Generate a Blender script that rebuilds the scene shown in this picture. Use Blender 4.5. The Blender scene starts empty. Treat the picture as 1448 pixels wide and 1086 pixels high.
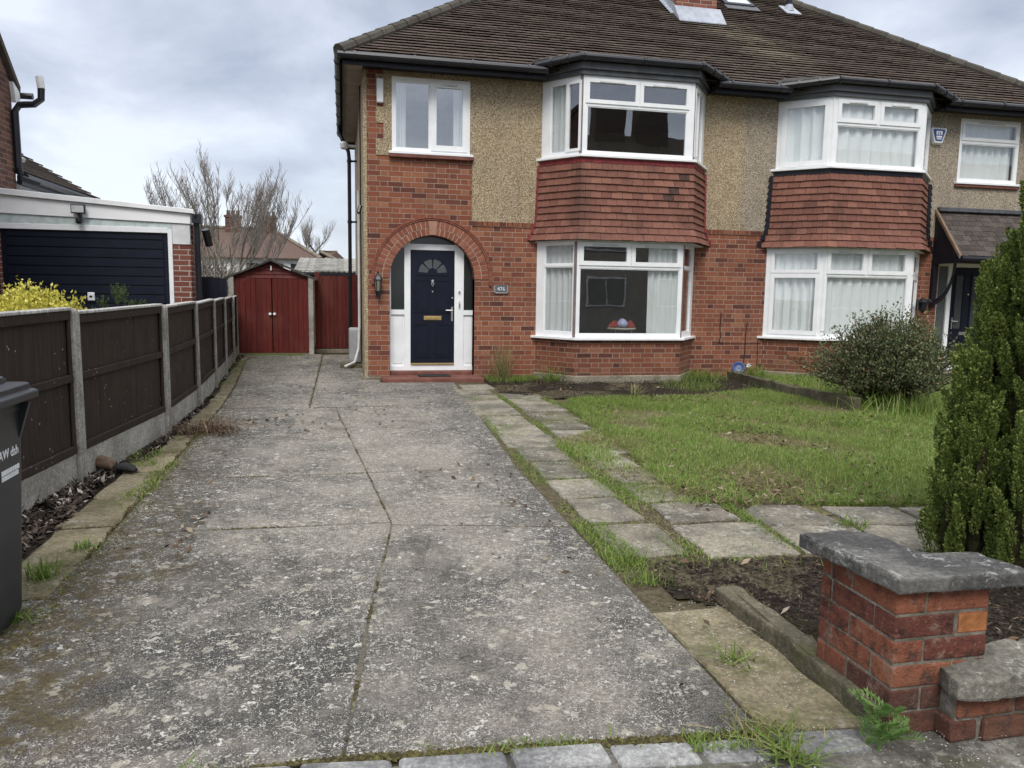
import bpy, math, random
import numpy as np
from mathutils import Vector, Matrix
random.seed(7); RNG = np.random.default_rng(7)
scene = bpy.context.scene
COL = scene.collection
R = math.radians

# ------------------------------------------------------------------ camera, sky, sun, exposure
cam_d = bpy.data.cameras.new('camera'); cam = bpy.data.objects.new('camera', cam_d); COL.objects.link(cam)
cam_d.sensor_width = 36.0; cam_d.lens = 27.098; cam_d.clip_start = 0.05; cam_d.clip_end = 3000
_p, _r, _w = R(6.88092602), R(0.89912924), R(12.40227601)
_F = Vector((math.sin(_w)*math.cos(_p), math.cos(_w)*math.cos(_p), -math.sin(_p)))
_r0 = Vector((math.cos(_w), -math.sin(_w), 0)); _u0 = _r0.cross(_F)
_rt = _r0*math.cos(_r) + _u0*math.sin(_r); _up = -_r0*math.sin(_r) + _u0*math.cos(_r)
_m = Matrix((_rt, _up, -_F)).transposed().to_4x4(); _m.translation = (0, 0, 1.65)
cam.matrix_world = _m
scene.camera = cam
scene.view_settings.view_transform = 'Standard'; scene.view_settings.look = 'None'
scene.view_settings.exposure = 0.72; scene.view_settings.gamma = 1.0
scene.view_settings.use_curve_mapping = False
scene.cycles.max_bounces = 6; scene.cycles.transparent_max_bounces = 12
scene.cycles.use_denoising = True

SUN_EL, SUN_AZ = R(50), R(192)      # azimuth clockwise from +Y: behind the camera, to the left
sd = bpy.data.lights.new('sun', 'SUN'); sd.energy = 1.4; sd.angle = R(25); sd.color = (1.0, 0.96, 0.90)
so = bpy.data.objects.new('sun', sd); COL.objects.link(so)
sv = Vector((math.sin(SUN_AZ)*math.cos(SUN_EL), math.cos(SUN_AZ)*math.cos(SUN_EL), math.sin(SUN_EL)))
so.rotation_euler = sv.to_track_quat('Z', 'Y').to_euler()

world = bpy.data.worlds.new('World'); scene.world = world; world.use_nodes = True
def build_world():
    nt = world.node_tree; nt.nodes.clear()
    N = nt.nodes.new; L = nt.links.new
    out = N('ShaderNodeOutputWorld'); bg = N('ShaderNodeBackground'); bg.inputs[1].default_value = 0.1
    sky = N('ShaderNodeTexSky'); sky.sky_type = 'NISHITA'; sky.sun_disc = False
    sky.sun_elevation = SUN_EL; sky.sun_rotation = SUN_AZ
    tc = N('ShaderNodeTexCoord'); sep = N('ShaderNodeSeparateXYZ'); L(tc.outputs['Generated'], sep.inputs[0])
    ad = N('ShaderNodeMath'); ad.operation = 'ADD'; ad.inputs[1].default_value = 0.24
    mx = N('ShaderNodeMath'); mx.operation = 'MAXIMUM'; mx.inputs[1].default_value = 0.0
    L(sep.outputs[2], mx.inputs[0]); L(mx.outputs[0], ad.inputs[0])
    cm = N('ShaderNodeCombineXYZ')
    for i in (0, 1):
        dv = N('ShaderNodeMath'); dv.operation = 'DIVIDE'; L(sep.outputs[i], dv.inputs[0]); L(ad.outputs[0], dv.inputs[1]); L(dv.outputs[0], cm.inputs[i])
    def noise(scale, det, rough, off):
        mp = N('ShaderNodeMapping'); mp.inputs['Location'].default_value = off; mp.inputs['Scale'].default_value = (0.9, 0.75, 1)
        L(cm.outputs[0], mp.inputs[0])
        n = N('ShaderNodeTexNoise'); n.inputs['Scale'].default_value = scale; n.inputs['Detail'].default_value = det
        n.inputs['Roughness'].default_value = rough; n.inputs['Distortion'].default_value = 0.25; L(mp.outputs[0], n.inputs['Vector']); return n
    n1 = noise(0.95, 5, 0.5, (2.3, 5.7, 0)); n2 = noise(2.6, 6, 0.58, (1.1, 8.2, 0))
    ma = N('ShaderNodeMath'); ma.operation = 'MULTIPLY_ADD'; ma.inputs[1].default_value = 0.36
    L(n2.outputs[0], ma.inputs[0]); 
    m2 = N('ShaderNodeMath'); m2.operation = 'MULTIPLY'; m2.inputs[1].default_value = 0.64; L(n1.outputs[0], m2.inputs[0]); L(m2.outputs[0], ma.inputs[2])
    # the cloud deck: thin bright to thick lilac grey
    rp = N('ShaderNodeValToRGB'); e = rp.color_ramp.elements
    e[0].position = 0.39; e[0].color = (5.7, 6.05, 6.6, 1)
    e[1].position = 0.64; e[1].color = (2.25, 2.5, 3.2, 1)
    x = e.new(0.46); x.color = (4.4, 4.75, 5.5, 1)
    x = e.new(0.56); x.color = (3.0, 3.32, 4.1, 1)
    L(ma.outputs[0], rp.inputs[0])
    # paler towards the horizon
    hz = N('ShaderNodeMapRange'); hz.inputs[1].default_value = 0.0; hz.inputs[2].default_value = 0.22; hz.inputs[3].default_value = 0.6; hz.inputs[4].default_value = 0.0
    L(sep.outputs[2], hz.inputs[0])
    mh = N('ShaderNodeMix'); mh.data_type = 'RGBA'; L(hz.outputs[0], mh.inputs[0]); L(rp.outputs[0], mh.inputs[6]); mh.inputs[7].default_value = (5.9, 6.3, 6.9, 1)
    mixc = N('ShaderNodeMix'); mixc.data_type = 'RGBA'; mixc.inputs[0].default_value = 0.88
    L(sky.outputs[0], mixc.inputs[6]); L(mh.outputs[2], mixc.inputs[7])
    zb = N('ShaderNodeMapRange'); zb.interpolation_type = 'SMOOTHSTEP'; zb.inputs[1].default_value = 0.36; zb.inputs[2].default_value = 0.85; zb.inputs[3].default_value = 1.0; zb.inputs[4].default_value = 3.0
    L(sep.outputs[2], zb.inputs[0]); vm = N('ShaderNodeVectorMath'); vm.operation = 'SCALE'; L(mixc.outputs[2], vm.inputs[0]); L(zb.outputs[0], vm.inputs[3])
    wt = N('ShaderNodeMix'); wt.data_type = 'RGBA'; wt.blend_type = 'MULTIPLY'; zf = N('ShaderNodeMapRange'); zf.inputs[1].default_value = 0.3; zf.inputs[2].default_value = 0.7; L(sep.outputs[2], zf.inputs[0]); L(zf.outputs[0], wt.inputs[0]); L(vm.outputs[0], wt.inputs[6]); wt.inputs[7].default_value = (1.08, 1.0, 0.86, 1)
    L(wt.outputs[2], bg.inputs[0]); L(bg.outputs[0], out.inputs[0])
build_world()

# ------------------------------------------------------------------ small material language
class Mat:
    def __init__(s, name, rough=0.8, spec=0.3, metal=0.0):
        s.m = bpy.data.materials.new(name); s.m.use_nodes = True
        s.nt = s.m.node_tree; s.b = s.nt.nodes['Principled BSDF']
        s.b.inputs['Roughness'].default_value = rough; s.b.inputs['Metallic'].default_value = metal
        s.b.inputs['Specular IOR Level'].default_value = spec
        s.geo = s.nt.nodes.new('ShaderNodeNewGeometry'); s.pos = s.geo.outputs['Position']; s.rnd = s.geo.outputs['Random Per Island']
        s._uv = None
    @property
    def uv(s):
        if s._uv is None: s._uv = s.nt.nodes.new('ShaderNodeTexCoord').outputs['UV']
        return s._uv
    def put(s, inp, v):
        if v is None: return
        if hasattr(v, 'is_output'): s.nt.links.new(v, inp)
        else:
            if inp.type == 'RGBA' and len(v) == 3: v = (*v, 1)
            inp.default_value = v
    def noise(s, scale, det=3, rough=0.55, vec=None, dist=0.0, off=None):
        n = s.nt.nodes.new('ShaderNodeTexNoise'); v = vec if vec is not None else s.pos
        if off is not None: v = s.mapv(v, off=off)
        s.put(n.inputs['Vector'], v); n.inputs['Scale'].default_value = scale; n.inputs['Detail'].default_value = det
        n.inputs['Roughness'].default_value = rough; n.inputs['Distortion'].default_value = dist
        return n.outputs[0]
    def mapv(s, v, scale=(1, 1, 1), off=(0, 0, 0)):
        m = s.nt.nodes.new('ShaderNodeMapping'); s.put(m.inputs[0], v); m.inputs['Scale'].default_value = scale; m.inputs['Location'].default_value = off
        return m.outputs[0]
    def voro(s, scale, feat='F1', vec=None, out='Distance', rnd=1.0):
        n = s.nt.nodes.new('ShaderNodeTexVoronoi'); n.feature = feat; s.put(n.inputs['Vector'], vec if vec is not None else s.pos)
        n.inputs['Scale'].default_value = scale; n.inputs['Randomness'].default_value = rnd
        return n.outputs[out]
    def math(s, op, a, b=None, c=None, clamp=False):
        n = s.nt.nodes.new('ShaderNodeMath'); n.operation = op; n.use_clamp = clamp
        for i, v in enumerate((a, b, c)):
            if v is not None: s.put(n.inputs[i], v)
        return n.outputs[0]
    def step(s, v, lo, hi, a=0.0, b=1.0):
        n = s.nt.nodes.new('ShaderNodeMapRange'); n.interpolation_type = 'SMOOTHSTEP'
        s.put(n.inputs[0], v)
        for i, q in enumerate((lo, hi, a, b)): n.inputs[i+1].default_value = q
        return n.outputs[0]
    def ramp(s, f, stops, interp='LINEAR'):
        n = s.nt.nodes.new('ShaderNodeValToRGB'); n.color_ramp.interpolation = interp; e = n.color_ramp.elements
        while len(e) < len(stops): e.new(0.5)
        for q, (p, c) in zip(e, stops): q.position = p; q.color = (*c, 1) if len(c) == 3 else c
        s.put(n.inputs[0], f); return n.outputs[0]
    def mix(s, f, a, b, mode='MIX'):
        n = s.nt.nodes.new('ShaderNodeMix'); n.data_type = 'RGBA'; n.blend_type = mode; n.clamp_factor = True
        s.put(n.inputs[0], f); s.put(n.inputs[6], a); s.put(n.inputs[7], b); return n.outputs[2]
    def hsv(s, c, h=0.5, sat=1.0, v=1.0):
        n = s.nt.nodes.new('ShaderNodeHueSaturation'); s.put(n.inputs['Color'], c)
        for k, x in (('Hue', h), ('Saturation', sat), ('Value', v)): s.put(n.inputs[k], x)
        return n.outputs[0]
    def sep(s, v):
        n = s.nt.nodes.new('ShaderNodeSeparateXYZ'); s.put(n.inputs[0], v); return n.outputs
    def comb(s, x, y, z=0.0):
        n = s.nt.nodes.new('ShaderNodeCombineXYZ')
        for i, v in enumerate((x, y, z)): s.put(n.inputs[i], v)
        return n.outputs[0]
    def white(s, v):
        n = s.nt.nodes.new('ShaderNodeTexWhiteNoise'); n.noise_dimensions = '3D'; s.put(n.inputs[0], v); return n.outputs[0]
    def bump(s, h, strength=0.5, dist=0.01, prev=None):
        n = s.nt.nodes.new('ShaderNodeBump'); s.put(n.inputs['Height'], h); n.inputs['Strength'].default_value = strength
        n.inputs['Distance'].default_value = dist
        if prev is not None: s.put(n.inputs['Normal'], prev)
        s.put(s.b.inputs['Normal'], n.outputs[0]); return n.outputs[0]
    def color(s, c): s.put(s.b.inputs['Base Color'], c); return s
    def rough(s, v): s.put(s.b.inputs['Roughness'], v)

def plain(name, col, rough=0.5, spec=0.4, var=0.12, scale=6.0, metal=0.0, bump=0.0, bscale=60):
    m = Mat(name, rough, spec, metal)
    n = m.noise(scale, 4); m.color(m.mix(m.step(n, 0.3, 0.7), tuple(c*(1-var) for c in col), tuple(min(1, c*(1+var)) for c in col)))
    if bump: m.bump(m.noise(bscale, 3), bump, 0.004)
    return m.m

def brick_mat(name, cols, mortar, P=0.37, h=0.082, flemish=True, mw=0.011, dirt=0.35, split=0.6667, damp=None, uoff=0.0):
    m = Mat(name, 0.88, 0.2)
    uvj = m.nt.nodes.new('ShaderNodeVectorMath'); uvj.operation = 'MULTIPLY_ADD'
    nz = m.nt.nodes.new('ShaderNodeTexNoise'); nz.inputs['Scale'].default_value = 9; m.put(nz.inputs[0], m.pos)
    m.put(uvj.inputs[0], nz.outputs[1]); uvj.inputs[1].default_value = (0.007, 0.007, 0); m.put(uvj.inputs[2], m.uv)
    s = m.sep(uvj.outputs[0]); u = m.math('ADD', s[0], uoff); v = s[1]
    rv = m.math('DIVIDE', v, h); row = m.math('FLOOR', rv); fv = m.math('FRACT', rv)
    odd = m.math('MULTIPLY', m.math('FRACT', m.math('MULTIPLY', row, 0.5)), 1.0)
    jit = m.math('MULTIPLY', m.white(m.comb(row, 3.3, 1.0)), 0.05)
    fu = m.math('ADD', m.math('ADD', m.math('DIVIDE', u, P), odd), jit)
    cell = m.math('FLOOR', fu); t = m.math('FRACT', fu)
    if flemish:
        hd = m.math('GREATER_THAN', t, split); idv = m.math('ADD', m.math('MULTIPLY', cell, 2), hd)
        d1 = m.math('MINIMUM', t, m.math('SUBTRACT', 1.0, t)); d2 = m.math('ABSOLUTE', m.math('SUBTRACT', t, split))
        d = m.math('MULTIPLY', m.math('MINIMUM', d1, d2), P)
    else:
        idv = cell; d = m.math('MULTIPLY', m.math('MINIMUM', t, m.math('SUBTRACT', 1.0, t)), P)
    dh = m.math('MULTIPLY', m.math('MINIMUM', fv, m.math('SUBTRACT', 1.0, fv)), h)
    dm = m.math('MINIMUM', d, dh)
    mask = m.step(dm, mw*0.32, mw*0.62)
    rnd = m.white(m.comb(idv, row, 7.0))
    bc = m.ramp(rnd, cols)
    sp = m.noise(90, 4, 0.65)
    bc = m.mix(m.step(sp, 0.35, 0.72), bc, m.hsv(bc, 0.5, 0.9, 0.62))
    big = m.noise(1.7, 4, 0.6)
    bc = m.mix(m.math('MULTIPLY', m.step(big, 0.42, 0.72), dirt), bc, m.hsv(bc, 0.5, 0.75, 0.55))
    mc = m.mix(m.step(m.noise(3.0, 5), 0.35, 0.65), tuple(c*0.72 for c in mortar), mortar)
    if damp is not None:   # green-grey algae on the lowest courses
        z = m.sep(m.pos)[2]
        k = m.math('MULTIPLY', m.step(m.math('ADD', z, m.math('MULTIPLY', m.noise(2.5, 4), 0.9)), damp+0.05, damp+0.85, 1.0, 0.0), 0.45)
        bc = m.mix(k, bc, (0.085, 0.072, 0.045)); mc = m.mix(k, mc, (0.10, 0.095, 0.065))
    m.color(m.mix(mask, mc, bc))
    hgt = m.math('ADD', m.math('MULTIPLY', mask, 0.6), m.math('MULTIPLY', m.noise(70, 4), 0.35))
    m.bump(hgt, 0.6, 0.007)
    return m.m

RED = [(0.0, (0.105, 0.042, 0.033)), (0.06, (0.15, 0.053, 0.037)), (0.17, (0.22, 0.072, 0.041)), (0.62, (0.26, 0.088, 0.048)), (0.88, (0.295, 0.108, 0.058)), (1.0, (0.34, 0.145, 0.076))]
M = {}
M['brick'] = brick_mat('red_brick', RED, (0.35, 0.275, 0.215), damp=0.10, mw=0.0095)
M['brick_dark'] = brick_mat('dark_red_brick', [(p, tuple(c*0.9 for c in q)) for p, q in RED], (0.35, 0.275, 0.215), damp=0.25, uoff=0.1, mw=0.0095)  # the same red brick in slightly darker tones
M['garage_brick'] = brick_mat('garage_brick', [(0, (0.17, 0.055, 0.04)), (0.5, (0.22, 0.075, 0.052)), (1, (0.27, 0.10, 0.065))], (0.50, 0.47, 0.42), P=0.26, flemish=False, mw=0.013)
M['old_brick'] = brick_mat('old_brown_brick', [(0, (0.08, 0.04, 0.032)), (0.5, (0.13, 0.06, 0.045)), (1, (0.19, 0.09, 0.06))], (0.2, 0.17, 0.14), P=0.26, flemish=False)
M['chimney_brick'] = brick_mat('chimney_brick', [(0, (0.15, 0.06, 0.045)), (0.5, (0.26, 0.09, 0.055)), (1, (0.33, 0.13, 0.08))], (0.42, 0.37, 0.31), P=0.26, flemish=False)

def pebble():
    m = Mat('pebbledash', 0.9, 0.25)
    c = m.voro(72, out='Color'); d = m.voro(72); s = m.sep(c)[0]
    col = m.ramp(s, [(0.0, (0.28, 0.205, 0.12)), (0.25, (0.41, 0.315, 0.195)), (0.55, (0.49, 0.39, 0.25)), (0.8, (0.58, 0.48, 0.33)), (1.0, (0.68, 0.60, 0.46))])
    col = m.mix(m.step(d, 0.42, 0.75), col, (0.22, 0.165, 0.10))
    big = m.noise(1.3, 4); col = m.mix(m.math('MULTIPLY', m.step(big, 0.4, 0.7), 0.35), col, m.hsv(col, 0.5, 0.8, 0.72))
    st = m.noise(1.0, 4, .6, vec=m.mapv(m.pos, (5.5, 5.5, .45))); col = m.mix(m.math('MULTIPLY', m.step(st, .50, .70), .35), col, m.hsv(col, .5, .8, .62))
    x = m.sep(m.pos)[0]; col = m.mix(m.step(x, 6.8, 7.0), col, m.hsv(col, 0.5, 0.72, 0.9))   # the right-hand house was dashed in greyer stone
    m.color(col); m.bump(m.math('SUBTRACT', 1.0, d), 0.8, 0.013); return m.m
M['pebble'] = pebble()

def upvc():
    m = Mat('white_upvc', 0.32, 0.45); n = m.noise(5, 4)
    c = m.mix(m.step(n, 0.3, 0.75), (0.85, 0.86, 0.87), (0.77, 0.79, 0.80)); m.color(c); return m.m
M['white'] = upvc()
M['white_dull'] = plain('weathered_white', (0.62, 0.63, 0.63), 0.55, 0.3, 0.14, 4)
M['mint'] = plain('peeling_pale_paint', (0.52, 0.60, 0.59), 0.6, 0.3, 0.16, 9)
M['navy'] = plain('navy_gloss', (0.0065, 0.009, 0.020), 0.38, 0.28, 0.15, 5)
M['black'] = plain('black_plastic', (0.012, 0.013, 0.017), 0.38, 0.45, 0.25, 7)
M['fascia'] = plain('dark_fascia', (0.011, 0.012, 0.019), 0.45, 0.35, 0.25, 7)
M['lead'] = plain('grey_lead', (0.085, 0.09, 0.10), 0.6, 0.4, 0.22, 9, bump=0.2)
M['lead_bright'] = plain('pale_lead', (0.34, 0.37, 0.42), 0.5, 0.4, 0.15, 7, bump=0.2)
M['flash_red'] = plain('red_painted_flashing', (0.21, 0.035, 0.040), 0.6, 0.3, 0.2, 9, bump=0.3)
M['soffit'] = plain('beige_soffit', (0.28, 0.235, 0.19), 0.75, 0.2, 0.15, 4)
M['brass'] = plain('brass', (0.62, 0.46, 0.20), 0.35, 0.5, 0.1, 20, metal=0.8)
M['chrome'] = plain('chrome', (0.6, 0.6, 0.6), 0.25, 0.5, 0.1, 20, metal=0.9)
M['mauve'] = plain('mauve_corner_post', (0.20, 0.165, 0.155), 0.6, 0.3, 0.15, 6)
M['step'] = plain('red_painted_step', (0.165, 0.068, 0.052), 0.75, 0.25, 0.22, 7, bump=0.2)
M['rubber'] = plain('dark_rubber', (0.03, 0.03, 0.03), 0.9, 0.2, 0.2, 30, bump=0.4)
M['greybox'] = plain('grey_plastic', (0.30, 0.31, 0.32), 0.6, 0.3, 0.12, 6)
M['interior'] = plain('interior_plaster', (0.45, 0.42, 0.37), 0.9, 0.1, 0.1, 3)
M['interior_dark'] = plain('interior_floor', (0.10, 0.075, 0.055), 0.7, 0.2, 0.2, 3)
M['timber_edge'] = plain('brown_barge_board', (0.20, 0.14, 0.095), 0.7, 0.2, 0.15, 8)
M['blue'] = plain('blue_plastic', (0.035, 0.07, 0.20), 0.35, 0.5, 0.2, 12)
M['alarm_blue'] = plain('alarm_blue', (0.03, 0.08, 0.26), 0.4, 0.4, 0.1, 12)
M['marks'] = plain('white_print', (0.75, 0.77, 0.78), 0.5, 0.3, 0.08, 20)
M['bin'] = plain('bin_plastic', (0.020, 0.022, 0.026), 0.42, 0.45, 0.25, 5, bump=0.12, bscale=140)

def curtain_mat(name, col):
    m = Mat(name, 0.9, 0.1); n = m.noise(3, 3); m.color(m.mix(n, tuple(c*0.9 for c in col), col))
    tr = m.nt.nodes.new('ShaderNodeBsdfTranslucent'); tr.inputs[0].default_value = (*col, 1)
    mx = m.nt.nodes.new('ShaderNodeMixShader'); mx.inputs[0].default_value = 0.12
    m.nt.links.new(m.b.outputs[0], mx.inputs[1]); m.nt.links.new(tr.outputs[0], mx.inputs[2])
    m.nt.links.new(mx.outputs[0], m.nt.nodes['Material Output'].inputs[0]); return m.m
M['curtain'] = curtain_mat('white_curtain', (0.92, 0.94, 0.93))
M['net'] = curtain_mat('net_curtain', (0.94, 0.95, 0.94))

def glass(name, base, tint=(0.97, 0.985, 0.985)):
    m = bpy.data.materials.new(name); m.use_nodes = True; nt = m.node_tree; nt.nodes.clear(); N = nt.nodes.new
    out = N('ShaderNodeOutputMaterial'); mx = N('ShaderNodeMixShader'); t = N('ShaderNodeBsdfTransparent'); t.inputs[0].default_value = (*tint, 1)
    g = N('ShaderNodeBsdfGlossy'); g.inputs['Roughness'].default_value = 0.0; g.inputs[0].default_value = (0.97, 0.98, 1, 1)
    fr = N('ShaderNodeFresnel'); fr.inputs[0].default_value = 1.5
    ma = N('ShaderNodeMath'); ma.operation = 'MULTIPLY_ADD'; ma.inputs[1].default_value = 1.3; ma.inputs[2].default_value = base; ma.use_clamp = True
    nz = N('ShaderNodeTexNoise'); nz.inputs['Scale'].default_value = 2.2; nz.inputs['Detail'].default_value = 1
    geo = N('ShaderNodeNewGeometry'); nt.links.new(geo.outputs['Position'], nz.inputs[0])
    bp = N('ShaderNodeBump'); bp.inputs['Strength'].default_value = 0.05; bp.inputs['Distance'].default_value = 0.02
    nt.links.new(nz.outputs[0], bp.inputs['Height']); nt.links.new(bp.outputs[0], g.inputs['Normal'])
    io = N('ShaderNodeMath'); io.operation = 'MULTIPLY_ADD'; io.inputs[1].default_value = 1/1.5-1.5; io.inputs[2].default_value = 1.5; nt.links.new(geo.outputs['Backfacing'], io.inputs[0]); nt.links.new(io.outputs[0], fr.inputs[0])
    nt.links.new(fr.outputs[0], ma.inputs[0]); nt.links.new(ma.outputs[0], mx.inputs[0]); nt.links.new(t.outputs[0], mx.inputs[1]); nt.links.new(g.outputs[0], mx.inputs[2]); nt.links.new(mx.outputs[0], out.inputs[0])
    return m
M['glass'] = glass('window_glass', 0.075)
M['glass_clear'] = glass('bright_window_glass', 0.14)
def dark_glass():
    m = Mat('obscured_glass', 0.12, 0.5); m.color((0.020, 0.023, 0.024)); m.bump(m.noise(120, 2), 0.1, 0.003); return m.m
M['obscure'] = dark_glass(); M['glass_net'] = glass('netted_window_glass', 0.02)

def rooftile(name, cols, streak=False, moss=0.3):
    m = Mat(name, 0.9, 0.2)
    c = m.ramp(m.rnd, cols)
    n = m.noise(30, 5, 0.7); c = m.mix(m.step(n, 0.4, 0.7), c, m.hsv(c, 0.5, 0.9, 0.6))
    big = m.noise(0.9, 4); c = m.mix(m.math('MULTIPLY', m.step(big, 0.45, 0.7), moss), c, (0.10, 0.095, 0.07))
    c = m.mix(m.math('MULTIPLY', m.step(m.noise(14, 4), 0.60, 0.72), 0.3), c, (0.20, 0.19, 0.15))
    if streak:      # lead run-off from the chimney flashing
        p = m.sep(m.pos); cx = m.math('MULTIPLY_ADD', p[1], -0.55, 15.35)
        d = m.math('ABSOLUTE', m.math('SUBTRACT', p[0], cx)); n3 = m.math('MULTIPLY', m.noise(2.2, 4), 0.9)
        k = m.step(m.math('ADD', d, n3), 0.55, 1.35, 1.0, 0.0); k = m.math('MULTIPLY', k, m.step(p[1], 12.9, 13.7)); k = m.math('MULTIPLY', k, m.step(p[1], 14.95, 15.2, 1, 0))
        c = m.mix(m.math('MULTIPLY', k, 0.45), c, (0.27, 0.235, 0.175))
    m.color(c); m.bump(n, 0.5, 0.006); return m.m
M['tile'] = rooftile('brown_roof_tile', [(0, (0.098, 0.074, 0.061)), (0.5, (0.113, 0.085, 0.070)), (1, (0.130, 0.099, 0.083))], True)
M['porch_tile'] = rooftile('grey_slate_tile', [(0, (0.060, 0.050, 0.045)), (1, (0.11, 0.092, 0.082))])
M['far_tile'] = rooftile('far_roof_tile', [(0, (0.115, 0.075, 0.064)), (1, (0.13, 0.082, 0.068))], False, 0.4)
M['neigh_tile'] = rooftile('grey_brown_tile', [(0, (0.07, 0.055, 0.045)), (1, (0.10, 0.08, 0.066))])
def claytile():
    m = Mat('clay_hanging_tile', 0.8, 0.25)
    c = m.ramp(m.rnd, [(0, (0.175, 0.074, 0.054)), (0.5, (0.205, 0.088, 0.063)), (0.9, (0.235, 0.105, 0.074)), (1, (0.265, 0.122, 0.084))])
    n = m.noise(25, 5, 0.7); c = m.mix(m.step(n, 0.42, 0.7), c, m.hsv(c, 0.5, 0.92, 0.7))
    p = m.sep(m.pos)    # sooty weathering on the left arrises and a patch of darker replacement tiles
    k = m.math('MULTIPLY', m.step(m.noise(1.6, 4), 0.52, 0.7), 0.5); c = m.mix(k, c, (0.07, 0.035, 0.028))
    d = m.math('ABSOLUTE', m.math('SUBTRACT', p[0], 3.72)); k2 = m.step(m.math('ADD', d, m.math('MULTIPLY', m.noise(3.5, 3), 0.35)), 0.16, 0.42, 0.55, 0)
    c = m.mix(k2, c, (0.06, 0.034, 0.028))
    m.color(c); m.bump(n, 0.4, 0.004); return m.m
M['clay'] = claytile()
M['clay_dark'] = plain('dark_replacement_tile', (0.07, 0.042, 0.036), 0.85, 0.2, 0.25, 18, bump=0.3)

def concrete_drive():
    m = Mat('worn_concrete', 0.92, 0.2)
    p = m.pos
    big = m.noise(0.42, 5, 0.6, off=(3.1, 0.4, 0)); mid = m.noise(2.6, 6, 0.72); fine = m.noise(42, 5, 0.75); grit = m.noise(170, 3, 0.7)
    base = m.mix(m.step(m.math('ADD', m.math('MULTIPLY', big, 0.5), m.math('MULTIPLY', mid, 0.5)), 0.40, 0.60), (0.056, 0.054, 0.051), (0.285, 0.260, 0.218))
    x = m.sep(p)   # the wheel tracks are worn paler, between x=-0.2..1.0
    tr = m.math('MULTIPLY', m.step(m.math('ABSOLUTE', m.math('SUBTRACT', x[0], 0.62)), 0.1, 0.62, 1.0, 0.0), m.step(m.noise(1.1, 4, 0.6, off=(7, 2, 0)), 0.38, 0.6))
    base = m.mix(m.math('MULTIPLY', tr, 0.55), base, (0.275, 0.245, 0.208))
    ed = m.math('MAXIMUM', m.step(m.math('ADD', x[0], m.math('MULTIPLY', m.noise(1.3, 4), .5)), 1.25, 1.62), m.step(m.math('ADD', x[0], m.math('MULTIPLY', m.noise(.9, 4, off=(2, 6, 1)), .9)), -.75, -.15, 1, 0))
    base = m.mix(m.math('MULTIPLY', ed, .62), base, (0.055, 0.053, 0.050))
    pink = m.math('MULTIPLY', m.step(m.noise(0.8, 4, 0.6, off=(1, 9, 0)), 0.55, 0.68), 0.35); base = m.mix(pink, base, (0.235, 0.185, 0.155))
    base = m.mix(m.step(fine, 0.38, 0.70), m.hsv(base, 0.5, 1, 0.55), m.hsv(base, 0.5, 0.95, 1.18))
    base = m.mix(m.math('MULTIPLY', m.step(grit, 0.50, 0.66), 0.55), base, (0.38, 0.365, 0.33))
    base = m.mix(m.math('MULTIPLY', m.step(grit, 0.44, 0.30), 0.6), base, (0.035, 0.034, 0.033))
    sn = m.math('MULTIPLY', m.step(m.noise(1.15, 6, .72, off=(9, 3, 5), dist=.5), .55, .68), .6); base = m.mix(sn, base, (.050, .046, .042))
    wr = m.math('MULTIPLY', m.step(m.noise(1.6, 6, .75, off=(2, 12, 5), dist=.4), .56, .68), .45); base = m.mix(wr, base, (.36, .325, .275))
    # lichen: pale flakes of several sizes with ragged outlines
    wv = m.nt.nodes.new('ShaderNodeVectorMath'); wv.operation = 'MULTIPLY_ADD'
    nz = m.nt.nodes.new('ShaderNodeTexNoise'); nz.inputs['Scale'].default_value = 38; nz.inputs['Detail'].default_value = 3; m.put(nz.inputs[0], p)
    m.put(wv.inputs[0], nz.outputs[1]); wv.inputs[1].default_value = (0.11, 0.11, 0.05); m.put(wv.inputs[2], p)
    h = None
    for sc, th, dens, colr in ((34, 0.42, 0.22, (0.38, 0.36, 0.31)), (15, 0.42, 0.40, (0.35, 0.325, 0.265)), (70, 0.52, 0.18, (0.54, 0.52, 0.48)), (24, 0.34, 0.52, (0.60, 0.58, 0.54)), (7.5, 0.22, 0.66, (0.38, 0.36, 0.31))):
        d = m.voro(sc, vec=wv.outputs[0]); cc = m.sep(m.voro(sc, vec=wv.outputs[0], out='Color'))
        sz = m.math('MULTIPLY', cc[1], th); k = m.step(m.math('SUBTRACT', d, sz), -0.03, 0.05, 1.0, 0.0)
        k = m.math('MULTIPLY', k, m.math('GREATER_THAN', cc[0], dens)); k = m.math('MULTIPLY', k, m.step(m.noise(1.3, 5, 0.7, off=(sc*.13, 0, 0)), 0.36, 0.54))
        base = m.mix(m.math('MULTIPLY', k, 0.80), base, colr); h = k if h is None else m.math('MAXIMUM', h, k)
    # moss towards the left edge near the bin
    mo = m.math('MULTIPLY', m.step(m.math('ADD', x[0], m.math('MULTIPLY', m.noise(1.6, 4), 1.1)), -0.74, -0.28, 1.0, 0.0), m.step(m.noise(11, 5, 0.7), 0.40, 0.58))
    mo = m.math('MULTIPLY', mo, m.step(x[1], 3.0, 8.5, 1, 0.35))
    base = m.mix(m.math('MULTIPLY', mo, 0.85), base, m.mix(m.step(m.noise(60, 3), 0.4, 0.6), (0.050, 0.036, 0.018), (0.088, 0.068, 0.024)))
    m.color(base)
    hh = m.math('ADD', m.math('MULTIPLY', fine, 0.7), m.math('ADD', m.math('MULTIPLY', grit, 0.5), m.math('MULTIPLY', h, 0.25)))
    m.bump(hh, 0.85, 0.012); return m.m
M['drive'] = concrete_drive()

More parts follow.
